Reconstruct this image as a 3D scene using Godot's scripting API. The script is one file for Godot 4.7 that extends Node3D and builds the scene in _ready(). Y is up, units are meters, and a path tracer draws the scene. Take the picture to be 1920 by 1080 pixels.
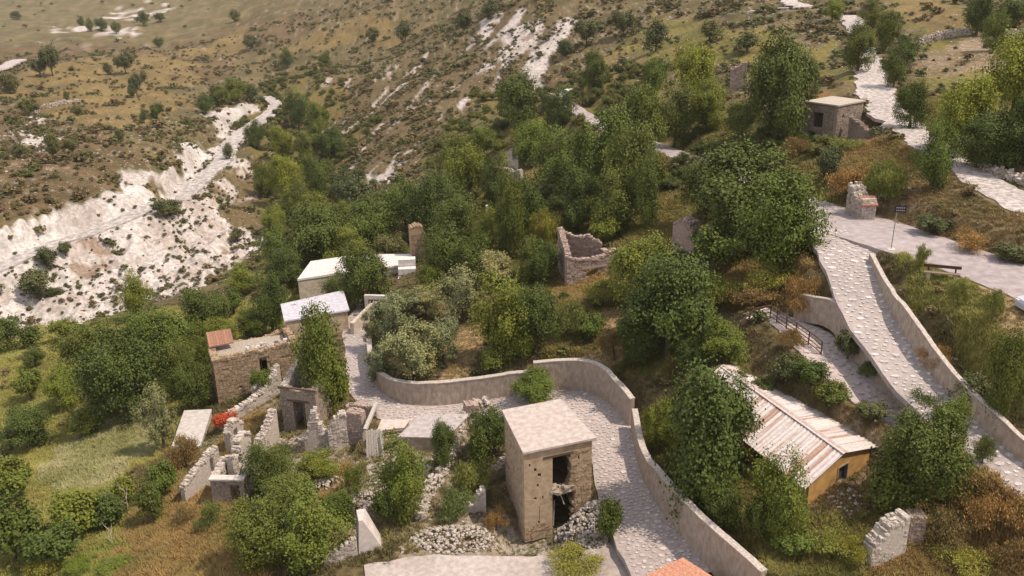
extends Node3D
# A ruined hillside village seen from above. Ground height is a smooth surface through surveyed points;
# every other thing stands on it in metres.

var grain := FastNoiseLite.new()
var broad := FastNoiseLite.new()
var rng := RandomNumberGenerator.new()
var xs := PackedFloat32Array()
var zs := PackedFloat32Array()
var hs := PackedFloat32Array()
var taken := {}
var M := {}
var crowns := {}
var trunks := []
var stones := []
var keep_clear := []      # circles and roads where no grass grows
var road_mask := {}

const SURVEY = [Vector3(-0.093, 0.845, -4.697), Vector3(0.017, 0.907, 1.061), Vector3(-0.242, 0.890, -1.129), Vector3(0.211, 0.858, 10.949), Vector3(0.160, 1.020, 11.656), Vector3(0.124, 1.118, 24.795), Vector3(-0.012, 1.139, 11.417), Vector3(-0.123, 1.157, 15.382), Vector3(-0.202, 1.254, 34.733), Vector3(-0.208, 1.374, -4.345), Vector3(-0.244, 1.057, 4.014), Vector3(-0.164, 1.036, -4.131), Vector3(-0.299, 1.134, -8.770), Vector3(-0.377, 1.046, 0.165), Vector3(-0.476, 0.996, -2.876), Vector3(-0.392, 1.284, 0.594), Vector3(-0.452, 1.257, 5.757), Vector3(-0.591, 1.089, 2.522), Vector3(-0.626, 1.337, 4.218), Vector3(-0.542, 1.253, -4.652), Vector3(-0.504, 1.378, -0.798), Vector3(-0.598, 1.539, 6.685), Vector3(-0.608, 1.693, -11.460), Vector3(-0.490, 1.612, -5.379), Vector3(-0.377, 1.580, -3.952), Vector3(-0.401, 1.658, 6.111), Vector3(-0.457, 1.754, -2.900), Vector3(-0.297, 1.550, 12.639), Vector3(-0.287, 1.613, -15.984), Vector3(-0.312, 1.815, -4.852), Vector3(-0.542, 1.823, -15.751), Vector3(-0.619, 1.839, 144.066), Vector3(-0.687, 1.885, 666.995), Vector3(-0.371, 1.915, 25.528), Vector3(-0.329, 2.042, 70.339), Vector3(-0.607, 1.929, 65.445), Vector3(-0.678, 1.873, -710.509), Vector3(-0.539, 1.989, 384.484), Vector3(-0.440, 2.101, 268.259), Vector3(-0.376, 2.244, 9.533), Vector3(-0.354, 2.379, 12.860), Vector3(-0.306, 2.594, 58.274), Vector3(-0.599, 1.967, -249.457), Vector3(-0.528, 2.008, -273.810), Vector3(-0.438, 2.078, -277.512), Vector3(-0.395, 2.259, -98.976), Vector3(-0.357, 2.480, -107.773), Vector3(-0.489, 2.181, -39.527), Vector3(-0.549, 2.236, 16.057), Vector3(-0.634, 2.233, -10.362), Vector3(-0.481, 2.492, 0.844), Vector3(-0.366, 2.614, -22.545), Vector3(-0.547, 2.737, -8.462), Vector3(-0.420, 2.837, -46.611), Vector3(-0.619, 2.873, -27.049), Vector3(-0.344, 2.910, 51.325), Vector3(-0.495, 3.318, -26.895), Vector3(-0.565, 3.612, 2.695), Vector3(-0.651, 3.697, 13.472), Vector3(-0.429, 3.478, 55.901), Vector3(-0.303, 2.249, 111.784), Vector3(-0.272, 2.475, 156.287), Vector3(-0.291, 2.775, 93.363), Vector3(-0.241, 2.585, 14.924), Vector3(-0.211, 2.669, -203.462), Vector3(-0.226, 1.996, -16.223), Vector3(-0.236, 2.225, 27.054), Vector3(-0.185, 1.855, -4.572), Vector3(-0.229, 1.762, -16.446), Vector3(-0.187, 1.671, 20.249), Vector3(-0.145, 1.622, -6.535), Vector3(-0.141, 1.908, 3.787), Vector3(-0.180, 2.115, -27.028), Vector3(-0.110, 2.060, 24.002), Vector3(-0.066, 2.123, -24.133), Vector3(-0.120, 2.334, 69.553), Vector3(-0.176, 2.309, -74.124), Vector3(-0.105, 2.424, -95.205), Vector3(-0.065, 2.267, -95.585), Vector3(-0.003, 2.246, 119.729), Vector3(-0.036, 2.509, 120.108), Vector3(0.026, 2.488, -34.114), Vector3(-0.069, 2.710, -31.699), Vector3(0.073, 2.307, -43.559), Vector3(-0.172, 2.710, 172.301), Vector3(-0.262, 2.864, -29.660), Vector3(-0.207, 2.997, -10.565), Vector3(-0.308, 3.136, -22.910), Vector3(-0.358, 3.158, 76.219), Vector3(-0.134, 2.946, -17.171), Vector3(-0.034, 2.805, 12.447), Vector3(0.033, 2.587, -93.872), Vector3(0.066, 2.073, -41.046), Vector3(0.134, 2.283, 53.542), Vector3(0.133, 2.424, 14.313), Vector3(0.200, 2.204, -30.666), Vector3(0.230, 2.379, -15.268), Vector3(-0.040, 1.899, -0.415), Vector3(-0.006, 1.635, -1.896), Vector3(-0.081, 1.428, -5.081), Vector3(-0.046, 1.269, 13.090), Vector3(-0.150, 1.248, -54.158), Vector3(0.029, 1.211, -30.032), Vector3(0.101, 1.250, 7.094), Vector3(0.102, 1.387, 5.458), Vector3(0.030, 1.494, 6.785), Vector3(0.102, 1.635, 6.717), Vector3(0.032, 1.891, -1.099), Vector3(0.101, 1.913, 10.590), Vector3(0.211, 1.752, 7.020), Vector3(0.172, 1.527, -10.133), Vector3(0.169, 2.016, 19.977), Vector3(0.239, 1.518, 1.182), Vector3(0.235, 1.904, -12.866), Vector3(0.262, 1.284, -16.244), Vector3(0.208, 1.206, -7.075), Vector3(0.210, 1.099, -15.075), Vector3(0.307, 1.374, 12.057), Vector3(0.359, 1.250, 50.113), Vector3(0.310, 1.190, 18.627), Vector3(0.246, 1.003, -9.050), Vector3(0.282, 0.894, -6.077), Vector3(0.380, 0.887, 4.730), Vector3(0.441, 0.907, -34.204), Vector3(0.343, 0.823, -2.770), Vector3(0.474, 0.855, 11.419), Vector3(0.374, 1.104, -32.781), Vector3(0.435, 1.106, 73.945), Vector3(0.483, 1.063, 130.054), Vector3(0.526, 0.982, 26.193), Vector3(0.593, 0.928, -2.046), Vector3(0.652, 0.918, -4.773), Vector3(0.426, 1.372, -1.933), Vector3(0.471, 1.307, 31.590), Vector3(0.534, 1.266, 28.615), Vector3(0.594, 1.211, 9.038), Vector3(0.651, 1.172, -12.038), Vector3(0.413, 1.245, -68.613), Vector3(0.452, 1.145, -40.710), Vector3(0.489, 1.083, -115.618), Vector3(0.546, 1.030, 101.094), Vector3(0.599, 0.999, 331.465), Vector3(0.648, 0.963, 45.260), Vector3(0.537, 1.136, 39.015), Vector3(0.517, 1.100, -50.207), Vector3(0.565, 1.041, -124.282), Vector3(0.599, 0.999, -368.535), Vector3(0.424, 1.432, -9.028), Vector3(0.365, 1.542, 1.568), Vector3(0.481, 1.350, -19.138), Vector3(0.403, 1.701, 5.316), Vector3(0.349, 1.740, -11.444), Vector3(0.298, 1.975, 9.360), Vector3(0.438, 1.855, -15.997), Vector3(0.452, 1.708, 10.697), Vector3(0.529, 1.500, 17.287), Vector3(0.584, 1.395, 9.432), Vector3(0.626, 1.347, -4.807), Vector3(0.557, 1.318, -24.088), Vector3(0.424, 2.075, 3.609), Vector3(0.341, 2.283, 0.394), Vector3(0.523, 1.853, 12.069), Vector3(0.581, 1.696, -15.016), Vector3(0.516, 2.135, -10.806), Vector3(0.577, 2.024, 4.722), Vector3(0.654, 1.990, -4.980), Vector3(0.501, 1.627, -2.277), Vector3(0.576, 1.523, -15.222), Vector3(-0.737, 4.043, -3.065), Vector3(0.000, 3.807, -49.092), Vector3(0.697, 3.762, -34.347), Vector3(-1.096, 3.897, -2.266), Vector3(-0.312, 4.209, 16.480), Vector3(1.017, 3.162, 10.707), Vector3(1.111, 2.603, 4.318), Vector3(1.167, 2.043, 15.937), Vector3(-1.069, 2.418, 15.575), Vector3(-1.168, 1.819, -7.794), Vector3(0.000, 0.223, -5.792), Vector3(1.108, 1.179, 10.654), Vector3(-1.085, 1.199, -11.211), Vector3(0.613, 3.197, -6.205), Vector3(0.000, 3.259, -55.525), Vector3(0.409, 2.867, 5.085), Vector3(1.153, 3.595, 28.042)]
const SURVEY_PLANE = Vector3(-10.818, 8.788, 8.705)

class Build:
	var v := PackedVector3Array()
	var n := PackedVector3Array()
	var c := PackedColorArray()
	var xf := Transform3D()
	static var skew := 0.0     # plans that are not square: how far x shifts for each metre of depth
	func tri(a: Vector3, b: Vector3, d: Vector3, col := Color.WHITE) -> void:   # corners run counter-clockwise seen from outside
		a = xf * a; b = xf * b; d = xf * d
		if skew != 0.0: a.x += skew * a.z; b.x += skew * b.z; d.x += skew * d.z
		var m := (b - a).cross(d - a).normalized()
		v.append(a); v.append(d); v.append(b)
		for k in 3:
			n.append(m); c.append(col)
	func quad(a: Vector3, b: Vector3, d: Vector3, e: Vector3, col := Color.WHITE) -> void:
		tri(a, b, d, col); tri(a, d, e, col)
	func hexa(p: Array, col := Color.WHITE) -> void:   # bottom ring 0-3 and top ring 4-7, both counter-clockwise seen from above
		quad(p[4], p[5], p[6], p[7], col); quad(p[3], p[2], p[1], p[0], col)
		for k in 4:
			var l: int = (k + 1) % 4
			quad(p[k], p[l], p[l + 4], p[k + 4], col)
	func box(a: Vector3, b: Vector3, col := Color.WHITE) -> void:
		hexa([Vector3(a.x, a.y, b.z), Vector3(b.x, a.y, b.z), Vector3(b.x, a.y, a.z), Vector3(a.x, a.y, a.z), Vector3(a.x, b.y, b.z), Vector3(b.x, b.y, b.z), Vector3(b.x, b.y, a.z), Vector3(a.x, b.y, a.z)], col)
	func rough_box(a: Vector3, b: Vector3, jit: float, r: RandomNumberGenerator, col := Color.WHITE) -> void:
		var p := [Vector3(a.x, a.y, b.z), Vector3(b.x, a.y, b.z), Vector3(b.x, a.y, a.z), Vector3(a.x, a.y, a.z), Vector3(a.x, b.y, b.z), Vector3(b.x, b.y, b.z), Vector3(b.x, b.y, a.z), Vector3(a.x, b.y, a.z)]
		for k in 8:
			p[k] += Vector3(r.randf_range(-jit, jit), r.randf_range(-jit, jit), r.randf_range(-jit, jit))
		hexa(p, col)
	func beam(a: Vector3, b: Vector3, w: float, h: float, col := Color.WHITE) -> void:
		var d := (b - a).normalized()
		var s := d.cross(Vector3.UP if absf(d.y) < 0.95 else Vector3.RIGHT).normalized() * w * 0.5
		var u := s.cross(d).normalized() * h * 0.5
		hexa([a - s - u, a + s - u, b + s - u, b - s - u, a - s + u, a + s + u, b + s + u, b - s + u], col)
	func tube(pts: Array, rad: Array, sides := 7, col := Color.WHITE) -> void:
		var rings := []
		for k in pts.size():
			var d: Vector3 = (pts[mini(k + 1, pts.size() - 1)] - pts[maxi(k - 1, 0)]).normalized()
			var s := d.cross(Vector3(0.31, 0.2, 0.93)).normalized()
			var u := s.cross(d)
			var ring := []
			for j in sides:
				var t := TAU * j / sides
				ring.append(pts[k] + (s * cos(t) + u * sin(t)) * rad[k])
			rings.append(ring)
		for k in pts.size() - 1:
			for j in sides:
				var l: int = (j + 1) % sides
				quad(rings[k][l], rings[k][j], rings[k + 1][j], rings[k + 1][l], col)
		for j in range(1, sides - 1):
			tri(rings[-1][0], rings[-1][j + 1], rings[-1][j], col)
	func cells(x0: float, x1: float, y0: float, y1: float, t: float, holes: Array, col := Color.WHITE) -> void:
		# a wall with openings: front face on z = 0, back on z = -t; holes are [x0, x1, y0, y1]
		var cx := [x0, x1]; var cy := [y0, y1]
		for h in holes:
			for q in [h[0], h[1]]:
				if q > x0 and q < x1 and not cx.has(q): cx.append(q)
			for q in [h[2], h[3]]:
				if q > y0 and q < y1 and not cy.has(q): cy.append(q)
		cx.sort(); cy.sort()
		var full := func(i: int, j: int) -> bool:
			if i < 0 or j < 0 or i >= cx.size() - 1 or j >= cy.size() - 1: return false
			var mx: float = (cx[i] + cx[i + 1]) * 0.5; var my: float = (cy[j] + cy[j + 1]) * 0.5
			for h in holes:
				if mx > h[0] and mx < h[1] and my > h[2] and my < h[3]: return false
			return true
		for i in cx.size() - 1:
			for j in cy.size() - 1:
				if not full.call(i, j): continue
				var a: float = cx[i]; var b: float = cx[i + 1]; var l: float = cy[j]; var u: float = cy[j + 1]
				quad(Vector3(a, l, 0), Vector3(b, l, 0), Vector3(b, u, 0), Vector3(a, u, 0), col)
				quad(Vector3(b, l, -t), Vector3(a, l, -t), Vector3(a, u, -t), Vector3(b, u, -t), col)
				if not full.call(i - 1, j): quad(Vector3(a, l, -t), Vector3(a, l, 0), Vector3(a, u, 0), Vector3(a, u, -t), col)
				if not full.call(i + 1, j): quad(Vector3(b, l, 0), Vector3(b, l, -t), Vector3(b, u, -t), Vector3(b, u, 0), col)
				if not full.call(i, j + 1): quad(Vector3(a, u, 0), Vector3(b, u, 0), Vector3(b, u, -t), Vector3(a, u, -t), col)
				if not full.call(i, j - 1): quad(Vector3(a, l, -t), Vector3(b, l, -t), Vector3(b, l, 0), Vector3(a, l, 0), col)
	func mesh(m: Material) -> ArrayMesh:
		var a := []
		a.resize(Mesh.ARRAY_MAX)
		a[Mesh.ARRAY_VERTEX] = v; a[Mesh.ARRAY_NORMAL] = n; a[Mesh.ARRAY_COLOR] = c
		var out := ArrayMesh.new()
		out.add_surface_from_arrays(Mesh.PRIMITIVE_TRIANGLES, a)
		out.surface_set_material(0, m)
		return out

# ---------------------------------------------------------------- naming and placing
func numbered(called: String) -> String:
	var k: int = taken.get(called, 0)
	taken[called] = k + 1
	return called if k == 0 else "%s_%03d" % [called, k]

func tag(o: Node, label := "", category := "", group := "", kind := "") -> Node:
	if label: o.set_meta("label", label)
	if category: o.set_meta("category", category)
	if group: o.set_meta("group", group)
	if kind: o.set_meta("kind", kind)
	return o

func thing(called: String, label: String, category: String, at := Vector3.ZERO, yaw := 0.0, group := "") -> Node3D:
	var o := Node3D.new()
	o.name = numbered(called)
	add_child(o)
	o.position = at
	o.rotation.y = yaw
	tag(o, label, category, group)
	return o

func part(called: String, b: Variant, m: Material, parent: Node) -> MeshInstance3D:
	var o := MeshInstance3D.new()
	o.mesh = b.mesh(m) if b is Build else b
	o.name = called if parent != self else numbered(called)
	if not b is Build: o.material_override = m
	parent.add_child(o, true)
	return o

func yaw_of(a: Vector2, b: Vector2) -> float:      # turns local x along the ground line from a to b
	return atan2(-(b.y - a.y), b.x - a.x)

func lin(r: float, g: float, b: float) -> Color:
	return Color(r, g, b).linear_to_srgb()

# ---------------------------------------------------------------- ground
func survey(x: float, z: float) -> float:
	var r := sqrt(x * x + z * z + 400.0)
	var qx := x / r * 1.2
	var qy := log(r / 20.0)
	var s := SURVEY_PLANE.x + SURVEY_PLANE.y * qx + SURVEY_PLANE.z * qy
	for p in SURVEY:
		var dx: float = qx - p.x
		var dy: float = qy - p.y
		s += p.z * sqrt(dx * dx + dy * dy + 0.0036)
	return s

func cell(list: PackedFloat32Array, q: float) -> int:
	return clampi(list.bsearch(q) - 1, 0, list.size() - 2)

func ground(x: float, z: float) -> float:
	var i := cell(xs, x)
	var j := cell(zs, -z)
	var a := clampf((x - xs[i]) / (xs[i + 1] - xs[i]), 0, 1)
	var b := clampf((-z - zs[j]) / (zs[j + 1] - zs[j]), 0, 1)
	var w := xs.size()
	return lerpf(lerpf(hs[j * w + i], hs[j * w + i + 1], a), lerpf(hs[(j + 1) * w + i], hs[(j + 1) * w + i + 1], a), b)

func at(p: Vector2, up := 0.0) -> Vector3:
	return Vector3(p.x, ground(p.x, p.y) + up, p.y)

func smooth_line(pts: Array, step := 0.8) -> Array:   # Catmull-Rom through points of any one vector type
	var out := []
	for k in pts.size() - 1:
		var p0 = pts[maxi(k - 1, 0)]
		var p1 = pts[k]
		var p2 = pts[k + 1]
		var p3 = pts[mini(k + 2, pts.size() - 1)]
		var steps := maxi(1, int((p2 - p1).length() / step))
		for j in steps:
			var t := float(j) / steps
			out.append(p1.cubic_interpolate(p2, p0, p3, t))
	out.append(pts[-1])
	return out

# roads: points are (x, z, half width)
var roads := {
	"lane": [Vector3(8.6, -39.5, 2.4), Vector3(8.0, -42.5, 2.3), Vector3(7.1, -47.2, 2.1), Vector3(6.8, -51.6, 1.9), Vector3(6.3, -55.5, 1.9), Vector3(5.3, -58.8, 1.9), Vector3(2.8, -59.8, 1.7), Vector3(-0.9, -59.3, 1.8), Vector3(-4.5, -59.1, 1.9), Vector3(-7.7, -59.6, 1.9), Vector3(-10.3, -61.8, 1.7), Vector3(-12.2, -66.6, 1.5), Vector3(-13.2, -71.5, 1.3), Vector3(-14.8, -78.9, 1.1), Vector3(-14.1, -85.6, 1.0)],
	"courtyard": [Vector3(-8.2, -40.5, 1.6), Vector3(-6.1, -40.9, 1.6), Vector3(-3.5, -41.0, 1.5), Vector3(0.9, -41.0, 1.6), Vector3(4.7, -41.1, 1.9), Vector3(7.7, -41.3, 1.6)],
	"cobbled": [Vector3(26.6, -70.0, 3.3), Vector3(25.8, -67.3, 3.0), Vector3(24.5, -63.5, 2.1), Vector3(23.7, -57.6, 1.95), Vector3(23.8, -53.5, 2.1), Vector3(24.4, -49.4, 2.2), Vector3(25.2, -45.6, 2.2), Vector3(26.2, -42.5, 2.2), Vector3(27.6, -40.2, 2.2), Vector3(29.3, -38.2, 2.0), Vector3(31.5, -34.0, 2.0)],
	"asphalt": [Vector3(47.8, -44.2, 2.8), Vector3(37.1, -48.6, 2.8), Vector3(34.5, -50.6, 2.8), Vector3(33.2, -54.9, 2.8), Vector3(31.4, -59.8, 2.9), Vector3(29.2, -64.5, 3.2), Vector3(27.4, -70.3, 3.6), Vector3(26.3, -79.5, 2.0), Vector3(24.5, -91.8, 1.7), Vector3(22.2, -102.1, 1.6), Vector3(19.8, -113.0, 1.6), Vector3(16.7, -125.3, 1.5), Vector3(12.8, -140.5, 1.4), Vector3(10.0, -150.1, 1.4), Vector3(8.3, -157.1, 1.6), Vector3(6.5, -181.7, 1.4)],
	"dirt": [Vector3(39.6, -61.7, 1.7), Vector3(39.1, -66.9, 1.6), Vector3(39.3, -71.8, 1.6), Vector3(39.7, -78.7, 1.5), Vector3(40.3, -87.5, 1.7), Vector3(41.9, -98.7, 2.0), Vector3(43.9, -108.7, 2.2), Vector3(46.5, -117.8, 1.9), Vector3(51.3, -130.6, 1.2), Vector3(55.1, -144.2, 1.0), Vector3(58.2, -158.1, 1.6), Vector3(59.5, -165.1, 1.8)],
	"upper_dirt": [Vector3(46.9, -184.8, 1.0), Vector3(51.5, -182.9, 1.6), Vector3(55.5, -181.0, 2.6), Vector3(55.8, -187.3, 1.6), Vector3(56.5, -195.6, 1.6)],
	"marl": [Vector3(-78.4, -111.3, 1.4), Vector3(-69.5, -116.9, 1.4), Vector3(-65.3, -126.8, 1.4), Vector3(-60.1, -133.8, 1.45), Vector3(-56.9, -143.1, 1.5), Vector3(-58.7, -166.9, 1.6), Vector3(-59.4, -183.5, 1.9), Vector3(-63.2, -203.6, 2.0), Vector3(-64.8, -219.1, 2.0), Vector3(-66.1, -240.3, 2.2), Vector3(-65.7, -252.2, 2.0), Vector3(-66.4, -259.7, 1.8), Vector3(-70.8, -267.6, 1.5)],
	"flagged": [Vector3(18.1, -60.9, 0.9), Vector3(19.6, -58.4, 1.3), Vector3(20.1, -55.7, 1.7), Vector3(21.0, -53.1, 1.9), Vector3(21.9, -50.9, 1.9), Vector3(22.7, -48.7, 1.8), Vector3(23.4, -46.5, 1.5)],
	"far_track": [Vector3(-162.4, -284.9, 2.0), Vector3(-161.9, -299.7, 2.2), Vector3(-184.8, -352.4, 2.6)],
}
# retaining walls: (x, z), how high at each end, the side of the higher ground (+1 left of the line, -1 right), reach of the fill behind
var walls := [
	{"called": "retaining_wall", "label": "curved plastered retaining wall holding up the olive terrace behind the lane bend", "pts": [Vector2(-12.4, -70.6), Vector2(-11.5, -66.0), Vector2(-10.0, -62.6), Vector2(-8.2, -60.9), Vector2(-6.1, -60.4), Vector2(-3.8, -60.5), Vector2(-0.3, -60.6), Vector2(1.8, -60.7)], "h": [1.3, 1.5, 1.5], "side": 1.0, "reach": 5.0, "t": 0.35, "fill": 0.25},
	{"called": "retaining_wall", "label": "tall plastered retaining wall with chipped pale coping behind the grey tower roof", "pts": [Vector2(1.5, -60.8), Vector2(3.5, -60.9), Vector2(5.6, -60.4), Vector2(6.9, -58.7), Vector2(8.0, -55.7)], "h": [1.75, 1.8, 1.7, 1.1], "side": 1.0, "reach": 5.0, "t": 0.35, "fill": 0.35},
	{"called": "retaining_wall", "label": "long plastered wall along the right edge of the lane, under the largest tree", "pts": [Vector2(8.1, -55.3), Vector2(8.0, -50.6), Vector2(8.4, -46.9), Vector2(9.4, -43.0), Vector2(10.7, -39.2), Vector2(11.9, -36.4)], "h": [0.8, 1.5, 1.7, 1.7, 1.6], "side": 1.0, "reach": 4.0, "t": 0.35, "fill": 0.35},
	{"called": "retaining_wall", "label": "long beige retaining wall below the bench, along the right edge of the cobbled road", "pts": [Vector2(25.6, -61.4), Vector2(25.0, -57.4), Vector2(24.9, -54.1), Vector2(25.0, -51.0), Vector2(25.3, -48.2), Vector2(25.9, -44.8), Vector2(26.9, -42.0), Vector2(28.5, -39.9)], "h": [0.5, 0.7, 0.8, 0.85, 0.85, 0.9, 0.9], "side": 1.0, "reach": 5.0, "t": 0.24, "fill": 0.2},
	{"called": "retaining_wall", "label": "low curved wall under the left edge of the cobbled road, above the flagged path", "pts": [Vector2(20.1, -59.8), Vector2(21.0, -58.0), Vector2(21.6, -56.5), Vector2(21.8, -54.9), Vector2(22.4, -52.4), Vector2(23.3, -49.2), Vector2(23.9, -46.7)], "h": [1.0, 1.25, 1.3, 1.2, 0.9, 0.8], "side": 1.0, "reach": 0.9, "t": 0.3, "fill": 0.1},
]

# what the ground is covered with, later outlines lie over earlier ones
# [ground a, ground b, tufts per m2, tuft colour a, tuft colour b, tuft height, scrub per 100 m2, stones per 10 m2]
var cover := {
	"hill": [Color(.190, .143, .070), Color(.120, .098, .045), 1.2, Color(.22, .16, .07), Color(.12, .115, .045), 0.35, 7.0, 0.8],
	"brown": [Color(.185, .126, .068), Color(.122, .088, .044), 1.0, Color(.24, .16, .08), Color(.15, .11, .05), 0.3, 6.5, 1.2],
	"gold": [Color(.245, .175, .075), Color(.175, .128, .055), 2.0, Color(.34, .25, .085), Color(.25, .19, .06), 0.3, 2.2, 0.4],
	"marl": [Color(.60, .54, .50), Color(.44, .365, .315), 0.25, Color(.26, .19, .09), Color(.16, .12, .06), 0.35, 15.0, 2.0],
	"chalk": [Color(.66, .61, .575), Color(.50, .44, .40), 0.0, Color(.26, .19, .09), Color(.16, .12, .06), 0.35, 2.0, 1.0],
	"meadow": [Color(.30, .26, .075), Color(.23, .21, .06), 4.5, Color(.38, .33, .09), Color(.26, .255, .065), 0.4, 0.8, 0.2],
	"lush": [Color(.20, .20, .055), Color(.26, .225, .07), 4.2, Color(.25, .265, .06), Color(.33, .285, .08), 0.45, 1.5, 0.3],
	"upland": [Color(.225, .185, .058), Color(.15, .135, .044), 3.0, Color(.32, .255, .075), Color(.2, .185, .05), 0.4, 2.0, 0.4],
	"pale": [Color(.34, .30, .15), Color(.24, .23, .085), 4.0, Color(.44, .39, .20), Color(.25, .25, .08), 0.45, 0.0, 0.3],
	"orange": [Color(.27, .155, .06), Color(.20, .115, .045), 4.5, Color(.36, .225, .08), Color(.24, .185, .06), 0.5, 0.5, 0.2],
	"straw": [Color(.46, .335, .185), Color(.36, .25, .125), 2.0, Color(.46, .34, .17), Color(.34, .25, .10), 0.3, 0.0, 0.4],
	"green": [Color(.15, .135, .042), Color(.20, .145, .055), 3.5, Color(.19, .185, .045), Color(.26, .20, .06), 0.45, 3.0, 0.4],
	"fields": [Color(.215, .165, .085), Color(.14, .12, .055), 0.0, Color(.25, .22, .1), Color(.2, .18, .08), 0.3, 0.8, 0.0],
	"scar": [Color(.57, .50, .46), Color(.16, .115, .06), 0.2, Color(.2, .16, .07), Color(.12, .11, .045), 0.3, 5.0, 0.5],
	"scarlight": [Color(.52, .44, .38), Color(.165, .12, .06), 0.6, Color(.2, .16, .07), Color(.12, .11, .045), 0.3, 9.0, 0.5],
	"rubble": [Color(.44, .385, .33), Color(.29, .225, .15), 1.2, Color(.30, .22, .09), Color(.18, .165, .05), 0.35, 0.0, 9.0],
	"bank": [Color(.33, .25, .17), Color(.20, .145, .075), 2.0, Color(.30, .20, .085), Color(.20, .16, .055), 0.4, 2.0, 3.0],
}
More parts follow.
